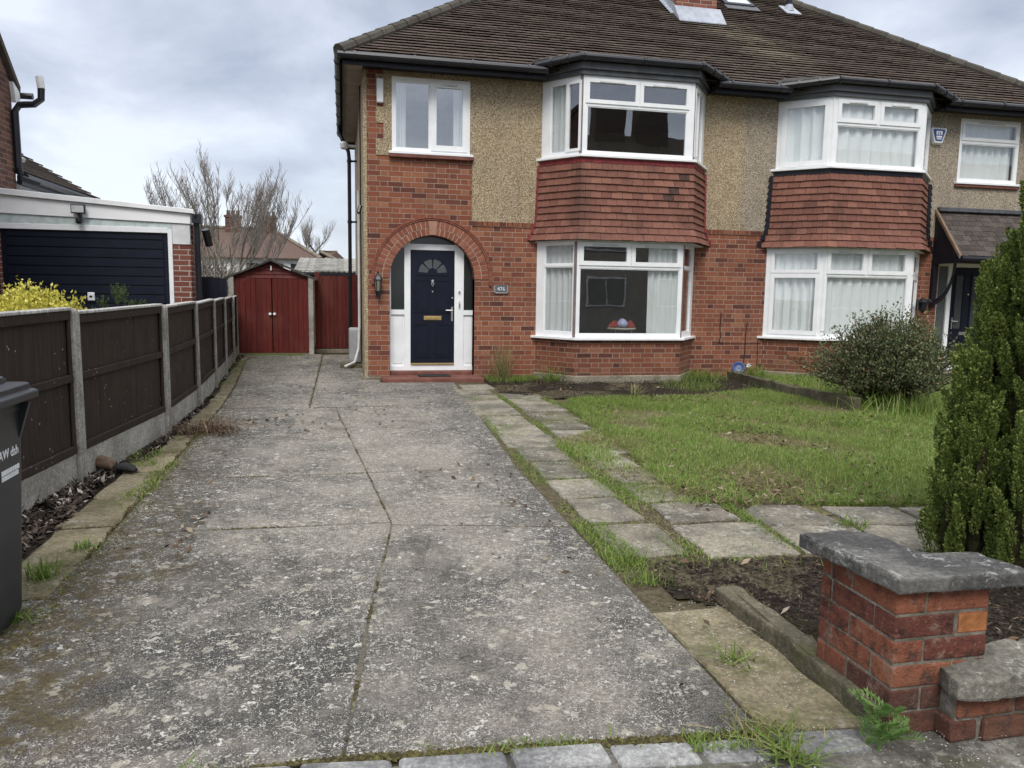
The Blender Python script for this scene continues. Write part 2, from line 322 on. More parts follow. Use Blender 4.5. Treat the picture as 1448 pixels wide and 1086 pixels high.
def stone(name, a, b, lich=(0.42, 0.41, 0.37), amt=0.7, rnd=0.25, bump=0.6, moss=0.0):
    m = Mat(name, 0.92, 0.2)
    n = m.noise(3.1, 5, 0.65); f = m.noise(45, 5, 0.72)
    c = m.mix(m.step(n, 0.34, 0.66), a, b); c = m.hsv(c, 0.5, 1.0, m.math('ADD', 1.0-rnd, m.math('MULTIPLY', m.rnd, 2*rnd)))
    c = m.mix(m.step(f, 0.35, 0.7), m.hsv(c, 0.5, 1, 0.6), m.hsv(c, 0.5, 1, 1.12))
    d = m.math('ADD', m.math('MULTIPLY', m.noise(21, 6, .8, dist=.6), .6), m.math('MULTIPLY', m.noise(5.5, 4, .7, off=(3, 1, 2)), .4)); k = m.math('MULTIPLY', m.step(d, 0.535, 0.60), amt)
    c = m.mix(k, c, lich)
    if moss: c = m.mix(m.math('MULTIPLY', m.step(m.noise(5, 5, 0.7, off=(2, 2, 2)), 0.50, 0.66), moss), c, (0.06, 0.065, 0.022))
    m.color(c); m.bump(m.math('ADD', f, m.math('MULTIPLY', n, 0.6)), bump, 0.010); return m.m
M['slab'] = stone('paving_slab', (0.135, 0.125, 0.105), (0.28, 0.252, 0.20), amt=0.6)
M['tan_slab'] = stone('tan_slab', (0.15, 0.125, 0.080), (0.27, 0.235, 0.155), amt=0.3, moss=0.5)
M['granite'] = stone('granite_sett', (0.17, 0.17, 0.172), (0.33, 0.33, 0.325), (0.5, 0.49, 0.47), 0.5, 0.3, 0.9)
M['cap'] = stone('dark_cap_stone', (0.075, 0.074, 0.073), (0.175, 0.17, 0.158), (0.40, 0.40, 0.38), 0.55, 0.1, 0.8)
M['cap_light'] = stone('grey_cap_stone', (0.12, 0.115, 0.10), (0.24, 0.225, 0.19), (0.45, 0.44, 0.40), 0.7, 0.1, 0.9, 0.3)
M['mossy'] = stone('mossy_concrete', (0.095, 0.085, 0.060), (0.17, 0.150, 0.105), (0.3, 0.28, 0.2), 0.4, 0.1, 0.9, 0.6)
M['post'] = stone('concrete_post', (0.27, 0.255, 0.225), (0.43, 0.415, 0.375), (0.5, 0.49, 0.45), 0.35, 0.12, 0.4)
M['plinth'] = stone('render_plinth', (0.16, 0.14, 0.105), (0.27, 0.24, 0.185), amt=0.3, moss=0.4)
M['pave'] = stone('grey_pavement', (0.075, 0.070, 0.06), (0.17, 0.16, 0.14), amt=0.35, moss=0.35)
M['asbestos'] = stone('corrugated_cement', (0.20, 0.195, 0.175), (0.34, 0.33, 0.30), amt=0.6)

def soil(name, a, b):
    m = Mat(name, 1.0, 0.05); n = m.noise(26, 6, 0.75); q = m.noise(3, 4)
    c = m.mix(m.step(n, 0.35, 0.68), a, b); c = m.mix(m.math('MULTIPLY', m.step(q, 0.5, 0.7), 0.4), c, (0.075, 0.07, 0.03))
    m.color(c); m.bump(n, 1.0, 0.03); return m.m
M['soil'] = soil('dark_soil', (0.016, 0.013, 0.011), (0.060, 0.048, 0.038))
M['earth'] = soil('bare_earth', (0.045, 0.038, 0.025), (0.11, 0.095, 0.060))
M['turf'] = soil('turf_base', (0.10, 0.095, 0.045), (0.22, 0.195, 0.11))

def leafmat(name, cols, trans=0.3, rough=0.55, dead=None):
    m = Mat(name, rough, 0.25)
    c = m.ramp(m.rnd, cols); c = m.mix(m.math('MULTIPLY', m.step(m.noise(4, 3), 0.4, 0.65), 0.35), c, m.hsv(c, 0.49, 1.0, 0.65))
    m.color(c)
    tr = m.nt.nodes.new('ShaderNodeBsdfTranslucent'); m.put(tr.inputs[0], c)
    mx = m.nt.nodes.new('ShaderNodeMixShader'); mx.inputs[0].default_value = trans
    m.nt.links.new(m.b.outputs[0], mx.inputs[1]); m.nt.links.new(tr.outputs[0], mx.inputs[2])
    m.nt.links.new(mx.outputs[0], m.nt.nodes['Material Output'].inputs[0]); return m.m
M['grass'] = leafmat('grass_blade', [(0, (0.12, 0.205, 0.036)), (0.45, (0.185, 0.29, 0.055)), (0.76, (0.26, 0.35, 0.085)), (0.88, (0.32, 0.30, 0.13)), (1.0, (0.42, 0.37, 0.21))])
M['grass_dry'] = leafmat('dry_grass', [(0, (0.13, 0.15, 0.05)), (0.5, (0.24, 0.22, 0.10)), (1.0, (0.38, 0.32, 0.18))])
M['tuft'] = leafmat('fresh_grass', [(0, (0.11, 0.18, 0.032)), (0.7, (0.185, 0.27, 0.055)), (1.0, (0.29, 0.31, 0.11))])
M['weed'] = leafmat('weed_leaf', [(0, (0.10, 0.19, 0.05)), (1.0, (0.20, 0.32, 0.10))])
M['conifer'] = leafmat('conifer_scale', [(0, (0.050, 0.088, 0.020)), (0.4, (0.112, 0.168, 0.036)), (0.78, (0.215, 0.275, 0.062)), (1.0, (0.42, 0.45, 0.14))], 0.2)
M['bush'] = leafmat('bush_leaf', [(0, (0.050, 0.068, 0.030)), (0.5, (0.10, 0.128, 0.058)), (0.85, (0.17, 0.19, 0.09)), (0.95, (0.25, 0.23, 0.11)), (1.0, (0.24, 0.11, 0.065))], 0.2, 0.4)
M['yellow'] = leafmat('golden_leaf', [(0, (0.38, 0.36, 0.05)), (0.5, (0.62, 0.57, 0.10)), (1.0, (0.80, 0.74, 0.22))])
M['smallcon'] = leafmat('mid_green_leaf', [(0, (0.05, 0.085, 0.022)), (1.0, (0.14, 0.19, 0.05))])
M['dead'] = leafmat('dead_leaf', [(0, (0.045, 0.028, 0.018)), (0.5, (0.12, 0.078, 0.05)), (0.9, (0.22, 0.16, 0.10)), (1.0, (0.36, 0.31, 0.24))], 0.1, 0.8)
M['mulch'] = leafmat('bark_chip', [(0, (0.014, 0.011, 0.010)), (0.6, (0.05, 0.038, 0.030)), (0.9, (0.13, 0.10, 0.08)), (1.0, (0.5, 0.47, 0.42))], 0.0, 0.9)
M['moss'] = leafmat('moss', [(0, (0.035, 0.028, 0.014)), (0.6, (0.075, 0.062, 0.024)), (1.0, (0.13, 0.125, 0.045))], 0.1, 0.95)
M['grit'] = leafmat('pale_grit', [(0, (0.22, 0.20, 0.17)), (1.0, (0.58, 0.56, 0.51))], 0.0, 0.9)
def bark(name, a, b):
    m = Mat(name, 0.95, 0.1); n = m.noise(18, 5, 0.7); m.color(m.mix(m.step(n, 0.35, 0.65), a, b)); m.bump(n, 0.8, 0.02); return m.m
M['bark'] = bark('grey_bark', (0.10, 0.09, 0.072), (0.22, 0.20, 0.165))
M['twig'] = bark('twig', (0.17, 0.15, 0.135), (0.30, 0.275, 0.25))
M['darkbark'] = bark('dark_bark', (0.035, 0.027, 0.02), (0.09, 0.07, 0.05))

def timber(name, a, b, board=0.10, specks=0.0):
    m = Mat(name, 0.7, 0.22); s = m.sep(m.uv); bd = m.math('FLOOR', m.math('DIVIDE', s[0], board)); r = m.white(m.comb(bd, 1, 1))
    g = m.noise(1.0, 5, 0.65, vec=m.mapv(m.pos, (38, 38, 2.2)))
    c = m.mix(m.step(g, 0.35, 0.65), a, b); c = m.hsv(c, 0.5, 1.0, m.math('ADD', 0.82, m.math('MULTIPLY', r, 0.36)))
    if specks:
        k = m.math('MULTIPLY', m.step(m.voro(16), 0.10, 0.16, 1.0, 0.0), m.step(m.noise(4, 2), 0.5, 0.6)); c = m.mix(m.math('MULTIPLY', k, specks), c, (0.3, 0.29, 0.27))
    dz = m.noise(1.4, 5, .65); c = m.mix(m.math('MULTIPLY', m.step(dz, .45, .68), .45), c, m.hsv(c, .51, .8, 1.4)); m.color(c); m.rough(m.step(dz, .3, .7, .55, .85)); m.bump(g, 0.5, 0.006); return m.m
M['fence'] = timber('brown_fence_timber', (0.027, 0.0185, 0.015), (0.042, 0.029, 0.023), 9.0, 0.8)
M['fence_cap'] = timber('pale_capping', (0.25, 0.24, 0.23), (0.50, 0.49, 0.47), 0.5)  # capping timber, much paler than the fence panels
M['red'] = timber('red_stained_timber', (0.082, 0.0125, 0.0105), (0.118, 0.020, 0.016), 0.10)
M['red_pale'] = timber('faded_red_timber', (0.115, 0.026, 0.022), (0.165, 0.045, 0.038), 0.3)
M['navyfence'] = timber('navy_timber', (0.010, 0.013, 0.022), (0.017, 0.021, 0.034), 0.12)
M['felt'] = stone('roofing_felt', (0.040, 0.038, 0.035), (0.085, 0.08, 0.074), amt=0.3)

# ------------------------------------------------------------------ mesh helpers
ORG = {}
def gz(x, y):                       # the ground rises gently from the pavement to the house
    return 0.014*min(y, 17.8)
def uvbox(me):
    n = len(me.polygons)
    if not n: return
    uvl = me.uv_layers.new(name='UVMap')
    nl = len(me.loops); lv = np.zeros(nl, np.int32); me.loops.foreach_get('vertex_index', lv)
    co = np.zeros(len(me.vertices)*3, np.float32); me.vertices.foreach_get('co', co); co = co.reshape(-1, 3)
    nor = np.zeros(n*3, np.float32); me.polygons.foreach_get('normal', nor); nor = nor.reshape(-1, 3)
    lt = np.zeros(n, np.int32); me.polygons.foreach_get('loop_total', lt)
    nn = np.repeat(nor, lt, axis=0); P = co[lv]
    t = np.stack([-nn[:, 1], nn[:, 0]], 1); ln = np.linalg.norm(t, axis=1)
    flat = ln < 0.45; ln[ln == 0] = 1; t /= ln[:, None]
    u = np.where(flat, P[:, 0], P[:, 0]*t[:, 0]+P[:, 1]*t[:, 1]); v = np.where(flat, P[:, 1], P[:, 2])
    uvl.data.foreach_set('uv', np.stack([u, v], 1).astype(np.float32).ravel())
def link(name, me, parent=None, loc=None):
    o = bpy.data.objects.new(name, me); COL.objects.link(o)
    if parent is not None:
        o.parent = parent; ORG[o.name] = ORG[parent.name]
    else:
        ORG[o.name] = Vector(loc) if loc is not None else Vector((0, 0, 0)); o.location = ORG[o.name]
    return o
def tag(o, label=None, cat=None, group=None, kind=None):
    if label: o['label'] = label
    if cat: o['category'] = cat
    if group: o['group'] = group
    if kind: o['kind'] = kind
    return o
def thing(name, label, cat, loc=(0, 0, 0), group=None):
    o = bpy.data.objects.new(name, None); COL.objects.link(o); o.location = loc; o.empty_display_size = 0.2
    ORG[o.name] = Vector(loc); return tag(o, label, cat, group)
def npmesh(name, V, F, mat, parent=None, loc=None, smooth=False):
    """V (n,3); F list of (m,k) index arrays, written fast"""
    V = np.asarray(V, np.float32); me = bpy.data.meshes.new(name)
    if isinstance(F, (list, tuple)) and not isinstance(F[0], np.ndarray): F = [np.array(F)]
    if not isinstance(F, (list, tuple)): F = [F]
    F = [np.asarray(f, np.int32) for f in F if len(f)]
    org = ORG[parent.name] if parent is not None else Vector(loc or (0, 0, 0))
    me.vertices.add(len(V)); me.vertices.foreach_set('co', (V - np.array(org, np.float32)).ravel())
    loops = np.concatenate([f.ravel() for f in F]); tot = np.concatenate([np.full(len(f), f.shape[1], np.int32) for f in F])
    start = np.concatenate([[0], np.cumsum(tot)[:-1]]).astype(np.int32)
    me.loops.add(len(loops)); me.loops.foreach_set('vertex_index', loops)
    me.polygons.add(len(tot)); me.polygons.foreach_set('loop_start', start); me.polygons.foreach_set('loop_total', tot)
    if smooth: me.polygons.foreach_set('use_smooth', np.ones(len(tot), bool))
    me.update(calc_edges=True); me.validate(); me.materials.append(mat)
    return link(name, me, parent, loc)

class MB:
    def __init__(s): s.v = []; s.f = []; s.mi = []; s.cur = 0
    def vert(s, p): s.v.append(tuple(p)); return len(s.v)-1
    def poly(s, pts): s.f.append([s.vert(p) for p in pts]); s.mi.append(s.cur); return s
    def box(s, x0, x1, y0, y1, z0, z1):
        return s.hexa([(x0, y0, z0), (x1, y0, z0), (x1, y1, z0), (x0, y1, z0)], [(x0, y0, z1), (x1, y0, z1), (x1, y1, z1), (x0, y1, z1)])
    def hexa(s, b, t):
        i = [s.vert(p) for p in b]+[s.vert(p) for p in t]; n = len(b)
        s.f.append([i[k] for k in range(n)][::-1]); s.f.append([i[n+k] for k in range(n)])
        for k in range(n): s.f.append([i[k], i[(k+1) % n], i[n+(k+1) % n], i[n+k]])
        s.mi += [s.cur]*(n+2); return s
    def prism(s, pts, z0, z1): return s.hexa([(x, y, z0) for x, y in pts], [(x, y, z1) for x, y in pts])
    def obox(s, o, ux, uy, uz, a, b):
        """box in a local frame: origin o, axes ux,uy,uz, corners a..b"""
        o = Vector(o); q = lambda x, y, z: o+Vector(ux)*x+Vector(uy)*y+Vector(uz)*z
        return s.hexa([q(a[0], a[1], a[2]), q(b[0], a[1], a[2]), q(b[0], b[1], a[2]), q(a[0], b[1], a[2])], [q(a[0], a[1], b[2]), q(b[0], a[1], b[2]), q(b[0], b[1], b[2]), q(a[0], b[1], b[2])])
    def tube(s, path, rad, n=8, cap=True):
        path = [Vector(p) for p in path]; rings = []
        if not hasattr(rad, '__len__'): rad = [rad]*len(path)
        up = Vector((0, 0, 1)); d0 = (path[1]-path[0]).normalized()
        x = d0.cross(up) if abs(d0.z) < 0.9 else d0.cross(Vector((1, 0, 0))); x.normalize()
        for i, p in enumerate(path):
            d = (path[min(i+1, len(path)-1)]-path[max(i-1, 0)]).normalized()
            x = (x-d*x.dot(d)).normalized(); y = d.cross(x)
            rings.append([s.vert(p+(x*math.cos(a)+y*math.sin(a))*rad[i]) for a in (2*math.pi*k/n for k in range(n))])
        for a, b in zip(rings, rings[1:]):
            for k in range(n): s.f.append([a[k], a[(k+1) % n], b[(k+1) % n], b[k]]); s.mi.append(s.cur)
        if cap: s.f.append(rings[0][::-1]); s.f.append(rings[-1]); s.mi += [s.cur]*2
        return s
    def lathe(s, c, prof, n=16, axis='z'):
        rings = []
        for r, h in prof:
            rg = []
            for k in range(n):
                a = 2*math.pi*k/n; p = (r*math.cos(a), r*math.sin(a), h)
                if axis == 'y': p = (p[0], p[2], p[1])
                if axis == 'x': p = (p[2], p[0], p[1])
                rg.append(s.vert((c[0]+p[0], c[1]+p[1], c[2]+p[2])))
            rings.append(rg)
        for a, b in zip(rings, rings[1:]):
            for k in range(n): s.f.append([a[k], a[(k+1) % n], b[(k+1) % n], b[k]]); s.mi.append(s.cur)
        s.f.append(rings[0][::-1]); s.f.append(rings[-1]); s.mi += [s.cur]*2
        return s
    def build(s, name, mats, parent=None, loc=None, smooth=False, bevel=0.0, seg=1, fix=True):
        me = bpy.data.meshes.new(name); org = ORG[parent.name] if parent is not None else Vector(loc or (0, 0, 0))
        me.from_pydata([tuple(p) for p in s.v], [], s.f); me.update()
        import bmesh
        bm = bmesh.new(); bm.from_mesh(me)
        for f, mi in zip(bm.faces, s.mi): f.material_index = mi
        if fix: bmesh.ops.recalc_face_normals(bm, faces=bm.faces)
        if bevel:
            ed = [e for e in bm.edges if len(e.link_faces) == 2 and e.calc_face_angle(0) > 0.5]
            bmesh.ops.bevel(bm, geom=ed, offset=bevel, segments=seg, affect='EDGES', profile=0.6, clamp_overlap=True)
        bm.to_mesh(me); bm.free()
        if smooth: me.polygons.foreach_set('use_smooth', np.ones(len(me.polygons), bool))
        for q in (mats if isinstance(mats, (list, tuple)) else [mats]): me.materials.append(q)
        uvbox(me)
        for v in me.vertices: v.co -= org
        return link(name, me, parent, loc)

def grid_wall(mb, o, ux, n, x0, x1, z0, z1, openings, th):
    """wall in the plane o + ux*s + z, front face towards n, thickness th backwards, with rectangular openings"""
    o, ux, n = Vector(o), Vector(ux), Vector(n); up = Vector((0, 0, 1))
    xs = sorted({x0, x1, *[min(max(q, x0), x1) for op in openings for q in op[:2]]}); zs = sorted({z0, z1, *[min(max(q, z0), z1) for op in openings for q in op[2:4]]})
    def solid(i, j):
        if i < 0 or j < 0 or i >= len(xs)-1 or j >= len(zs)-1: return False
        cx, cz = (xs[i]+xs[i+1])/2, (zs[j]+zs[j+1])/2
        return not any(a < cx < b and c < cz < d for a, b, c, d in [op[:4] for op in openings])
    q = lambda x, z, d: o+ux*x+up*z-n*d
    for i in range(len(xs)-1):
        for j in range(len(zs)-1):
            if not solid(i, j): continue
            a, b, c, d = xs[i], xs[i+1], zs[j], zs[j+1]
            mb.poly([q(a, c, 0), q(b, c, 0), q(b, d, 0), q(a, d, 0)]); mb.poly([q(a, c, th), q(a, d, th), q(b, d, th), q(b, c, th)])
            if not solid(i-1, j): mb.poly([q(a, c, 0), q(a, d, 0), q(a, d, th), q(a, c, th)])
            if not solid(i+1, j): mb.poly([q(b, c, 0), q(b, c, th), q(b, d, th), q(b, d, 0)])
            if not solid(i, j-1): mb.poly([q(a, c, 0), q(a, c, th), q(b, c, th), q(b, c, 0)])
            if not solid(i, j+1): mb.poly([q(a, d, 0), q(b, d, 0), q(b, d, th), q(a, d, th)])

def text_mesh(name, body, size, ext, mat, parent, o, ux, n, uy=(0, 0, 1)):
    cu = bpy.data.curves.new(name, 'FONT'); cu.body = body; cu.size = size; cu.extrude = ext; cu.align_x = 'CENTER'; cu.align_y = 'CENTER'; cu.resolution_u = 3
    tmp = bpy.data.objects.new(name, cu); me = bpy.data.meshes.new_from_object(tmp); bpy.data.objects.remove(tmp)
    mt = Matrix((Vector(ux).normalized(), Vector(uy).normalized(), Vector(n).normalized())).transposed().to_4x4(); mt.translation = Vector(o)-ORG[parent.name]
    me.transform(mt); me.materials.clear(); me.materials.append(mat); return link(name, me, parent)

# ================================================================== THE GROUND AND PATHS
D = 12.75           # plane of the house front
def drive_front(x): return 2.56-0.085*x
def pgrid(xs, ys, zf):
    V = np.array([(x, y, zf(x, y)) for y in ys for x in xs]); nx = len(xs)
    F = np.array([(j*nx+i, j*nx+i+1, (j+1)*nx+i+1, (j+1)*nx+i) for j in range(len(ys)-1) for i in range(nx-1)]); return V, F
V, F = pgrid([-400, -60, -20, -8, 8, 20, 60, 400], [-300, -40, -12, 0, 2.2, 17.8, 40, 120, 600], lambda x, y: gz(x, max(y, -8))-0.022)
tag(npmesh('ground', V, F, M['earth']), kind='structure')
V, F = pgrid([-40, 40], [-8, 2.50], lambda x, y: gz(x, y)-0.016)
tag(npmesh('pavement', V, F, M['pave']), kind='structure')

def slab_poly(mb, pts, th, top, rough=0.012, seg=0.16):
    """a slab with slightly worn, wandering edges: pts is its outline, top its height above the slope"""
    out = []
    for (x0, y0), (x1, y1) in zip(pts, pts[1:]+pts[:1]):
        L = math.hypot(x1-x0, y1-y0); k = max(1, int(L/seg))
        for i in range(k):
            t = i/k; j = rough if i else rough*0.6
            out.append((x0+(x1-x0)*t+random.uniform(-j, j), y0+(y1-y0)*t+random.uniform(-j, j)))
    cx = sum(p[0] for p in out)/len(out); cy = sum(p[1] for p in out)/len(out); tl_ = 0 if th > .07 else .012; tx, ty = random.uniform(-tl_, tl_), random.uniform(-tl_, tl_)
    zt = lambda x, y: gz(x, y)+top+tx*(x-cx)+ty*(y-cy)
    ins = [(x+(cx-x)*0.012/max(0.05, math.hypot(cx-x, cy-y)), y+(cy-y)*0.012/max(0.05, math.hypot(cx-x, cy-y))) for x, y in out]
    b = [mb.vert((x, y, gz(x, y)+top-th)) for x, y in out]; m = [mb.vert((x, y, zt(x, y)-0.010)) for x, y in out]; t = [mb.vert((x, y, zt(x, y))) for x, y in ins]
    n = len(out)
    for k in range(n):
        q = (k+1) % n; mb.f += [[b[k], b[q], m[q], m[k]], [m[k], m[q], t[q], t[k]]]; mb.mi += [0, 0]
    mb.f.append(t); mb.mi.append(0)

def joint_x(y):                      # the long wandering joint down the middle of the drive
    return float(np.interp(y, [2.4, 3.6, 5.13, 6.2, 7.34, 8.4, 9.26, 10.1], [-0.03, 0.10, 0.31, 0.22, 0.12, 0.03, -0.05, -0.10]))
def right_x(y): return float(np.interp(y, [2.4, 6.6, 8.6, 12.2], [1.52, 1.50, 1.60, 1.72]))
def left_x(y): return float(np.interp(y, [2.4, 4.4, 7, 10, 12, 15.5], [-1.50, -1.46, -1.48, -1.50, -1.58, -1.84]))
mb = MB(); G = 0.0015
def bay_poly(xl, xr, ya, yb, ya2=None, yb2=None):
    ya2 = ya if ya2 is None else ya2; yb2 = yb if yb2 is None else yb2; k = 6
    lf = [(xl(ya+(yb-ya)*i/k)+G, ya+(yb-ya)*i/k) for i in range(k+1)]; rt = [(xr(ya2+(yb2-ya2)*i/k)-G, ya2+(yb2-ya2)*i/k) for i in range(k+1)]
    slab_poly(mb, rt+lf[::-1], 0.08, 0.0, 0.006)
jx = joint_x
def far_left(y): return -1.62-0.0*y
wide = lambda y: float(np.interp(y, [2.4, 3.4, 4.0, 4.6], [-4.0, -2.6, -1.75, -1.46]))
bay_poly(wide, jx, 2.64, 5.18, drive_front(0)+.01, 5.15); bay_poly(jx, right_x, drive_front(0)+.01, 5.10, drive_front(1.5)+.01, 4.87)
bay_poly(left_x, jx, 5.20, 6.54, 5.17, 6.54); bay_poly(jx, right_x, 5.12, 6.55, 4.89, 6.57)
bay_poly(left_x, jx, 6.56, 10.02, 6.56, 9.95); bay_poly(jx, right_x, 6.57, 9.95, 6.59, 10.18)
cx2 = lambda y: -0.43
bay_poly(left_x, cx2, 10.05, 12.10, 9.98, 12.2); bay_poly(left_x, cx2, 12.12, 13.38, 12.22, 13.4); bay_poly(left_x, cx2, 13.40, 16.3, 13.42, 16.3)
slab_poly(mb, [(-0.42, 9.98), (1.66, 10.2), (1.74, 12.28), (0.58, 12.30), (0.58, 12.7), (0.33, 12.7), (0.33, 16.9), (-0.42, 16.9)], 0.08, 0.0, 0.006)
slab_poly(mb, [(-1.95, 16.33), (-0.44, 16.33), (-0.44, 16.92), (-2.1, 16.92)], 0.08, 0.01, 0.01)
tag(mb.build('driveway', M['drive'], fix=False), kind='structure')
V, F = pgrid([-1.40, 0.3, 1.49], [2.72, 6, 10, 12.2], lambda x, y: gz(x, y)-0.0055)
tag(npmesh('joint_sand', V, F, stone('joint_sand', (.07, .062, .048), (.15, .135, .10), amt=.3)), kind='structure')

mb = MB()                            # slab strip between the drive and the fence
ys = [4.15, 4.62, 5.35, 6.05, 6.85, 7.55, 8.35, 9.2, 10.1, 10.9, 11.9, 12.8, 13.7, 14.6, 15.5, 16.3]
for a, b in zip(ys, ys[1:]):
    xo = lambda y: float(np.interp(y, [4.2, 6.9, 8.3, 10.5, 15, 16.4], [-1.84, -1.83, -1.72, -1.70, -1.93, -2.02]))
    w = random.uniform(-.03, .03)
    slab_poly(mb, [(left_x(a)-.015, a+.012), (left_x(b)-.015, b-.012), (xo(b)+w, b-.012), (xo(a)+w, a+.012)], 0.06, random.uniform(-.004, .012), 0.02, 0.12)
tag(mb.build('slab_strip', M['tan_slab'], fix=False), kind='structure')
mb = MB()                            # mossy strip of old concrete between the drive and the kerb stone
slab_poly(mb, [(1.535, 2.44), (1.93, 2.40), (1.93, 2.95), (1.92, 3.52), (1.62, 3.64), (1.52, 3.60)], 0.06, -0.004, 0.012, 0.1)
tag(mb.build('concrete_strip', M['tan_slab'], fix=False), kind='structure')
mb = MB()                            # paved path to the door and across to the neighbour
ya = [11.98, 11.42, 10.86, 10.28, 9.72, 9.14, 8.54, 7.94, 7.34, 6.72, 6.10, 5.50, 4.88, 4.22]
PATH_SLABS = []
for i, (b, a) in enumerate(zip(ya, ya[1:])):
    if i == 0: xl, xr = 1.76, 2.26
    else: xl, xr = (1.60 if a > 7 else 1.63)+random.uniform(-.02, .02), 2.14+random.uniform(-.03, .02)-(0.07 if a < 6.8 else 0)
    PATH_SLABS.append([(xl, a+.03), (xr, a+.03), (xr+random.uniform(-.02, .02), b-.022), (xl+random.uniform(-.02, .02), b-.022)])
yb = [10.95, 10.50, 9.92, 9.36, 8.78, 8.18, 7.58, 6.98, 6.40, 5.86, 5.32]
for i, (b, a) in enumerate(zip(yb, yb[1:])):
    xl = 2.225+random.uniform(-.02, .02); xr = 2.77+random.uniform(-.05, .06)-(0.12 if i > 6 else 0)
    PATH_SLABS.append([(xl, a+.03), (xr, a+.03+random.uniform(-.02, .02)), (xr-random.uniform(0, .06), b-.03), (xl, b-.03)])
PATH_SLABS += [[(2.20, 4.82), (2.72, 4.82), (2.74, 5.18), (2.5, 5.30), (2.24, 5.28)], [(2.16, 4.16), (2.76, 4.12), (2.80, 4.74), (2.18, 4.76)],
    [(2.84, 4.68), (3.42, 4.60), (3.36, 5.10), (3.02, 5.16), (2.84, 5.0)], [(2.80, 4.14), (3.40, 4.06), (3.42, 4.56), (2.84, 4.64)], [(3.44, 4.04), (4.02, 3.98), (4.02, 4.48), (3.46, 4.55)],
    [(3.47, 4.59), (4.02, 4.50), (4.0, 4.92), (3.5, 5.0)], [(4.06, 3.96), (4.6, 3.9), (4.6, 4.4), (4.06, 4.46)], [(4.07, 4.50), (4.6, 4.45), (4.6, 4.85), (4.07, 4.9)]]
for p in PATH_SLABS: slab_poly(mb, p, 0.05, random.uniform(0.002, 0.016), 0.014, 0.09)
tag(mb.build('garden_path', M['slab'], fix=False), kind='structure')

V, F = pgrid([1.50, 2.3, 3.0, 4.7], [3.50, 4.05, 6, 8, 10, 12.3], lambda x, y: gz(x, y)-0.009)
tag(npmesh('path_bed', V, F, soil('dusty_earth', (.075, .062, .04), (.17, .145, .095))), kind='structure')
mb = MB()                            # row of granite setts along the pavement
sx = [-3.2, -2.9, -2.55, -2.25, -1.92, -1.6, -1.3, -1.0, -.72, -.43, -.17, .16, .55, .91, 1.23, 1.52, 1.87]
for a, b in zip(sx, sx[1:]):
    f = drive_front; g = .011; z = random.uniform(-.006, .010); y2 = 0.135+random.uniform(-.015, .015)
    c = [(a+g, f(a)-y2), (b-g, f(b)-y2), (b-g, f(b)-.015), (a+g, f(a)-.015)]
    mb.hexa([(x, y, gz(x, y)-.08) for x, y in c], [(x+random.uniform(-.006, .006), y, gz(x, y)+z+random.uniform(-.005, .005)) for x, y in c])
tag(mb.build('kerb', M['granite'], bevel=0.022, seg=3), kind='structure')

def blob_sheet(name, pts, mat, top, hum=0.03, res=0.06, freq=3.0, kind='structure'):
    """an uneven sheet of earth filling an outline (inside test by ray casting), humped in the middle"""
    P = np.array(pts); x0, y0 = P.min(0); x1, y1 = P.max(0); xs = np.arange(x0, x1+res, res); ys = np.arange(y0, y1+res, res)
    X, Y = np.meshgrid(xs, ys); ins = np.zeros_like(X, bool); n = len(P)
    for i in range(n):
        ax, ay = P[i]; bx, by = P[(i+1) % n]
        c = ((ay > Y) != (by > Y)) & (X < (bx-ax)*(Y-ay)/((by-ay) or 1e-9)+ax); ins ^= c
    ph = RNG.uniform(0, 6.28, (6, 2)); Z = np.zeros_like(X)
    for k in range(6):
        a = RNG.uniform(0, 6.28); fr = freq*(1.5**k); Z += np.sin((X*math.cos(a)+Y*math.sin(a))*fr+ph[k, 0])*hum/(1.35**k)*0.5
    Z += RNG.normal(0, hum*0.12, X.shape)
    Zg = 0.014*np.minimum(Y, 17.8)+top+Z*np.where(ins, 1, 0)
    V = np.stack([X.ravel(), Y.ravel(), Zg.ravel()], 1); nx = len(xs)
    q = ins[:-1, :-1] & ins[1:, :-1] & ins[:-1, 1:] & ins[1:, 1:]; j, i = np.nonzero(q)
    F = np.stack([j*nx+i, j*nx+i+1, (j+1)*nx+i+1, (j+1)*nx+i], 1)
    return tag(npmesh(name, V, F, mat, smooth=True), kind=kind)
blob_sheet('front_bed', [(1.66, 3.62), (1.95, 3.42), (2.08, 2.95), (2.15, 2.55), (2.5, 2.5), (6, 2.4), (6, 4.0), (4.6, 3.88), (3.4, 4.04), (2.7, 4.1), (1.72, 4.18)], M['soil'], -0.006, 0.018, 0.04, 5)
blob_sheet('house_bed', [(2.25, 10.9), (2.9, 10.35), (3.6, 10.3), (4.8, 10.45), (6.4, 10.9), (6.75, 12.0), (6.85, 12.74), (2.25, 12.74), (2.25, 12.0)], M['soil'], -0.006, 0.022, 0.07, 4)
blob_sheet('mulch_strip', [(-1.80, 4.0), (-1.80, 7.0), (-1.70, 8.4), (-1.68, 10), (-1.95, 15), (-2.1, 16.6), (-2.2, 16.6), (-1.85, 11), (-1.82, 8.5), (-2.1, 6.5), (-2.5, 4.0)], M['soil'], -0.005, 0.035, 0.05, 6)
LAWN = [(2.62, 5.75), (2.78, 5.15), (3.05, 5.16), (3.5, 5.02), (4.05, 4.93), (4.65, 4.88), (7.5, 4.7), (7.6, 9.0), (6.72, 9.2), (6.62, 10.75), (6.4, 11.2), (4.9, 10.5), (3.9, 10.4), (3.05, 10.2), (2.86, 9.6), (2.80, 7.6), (2.70, 6.6)]
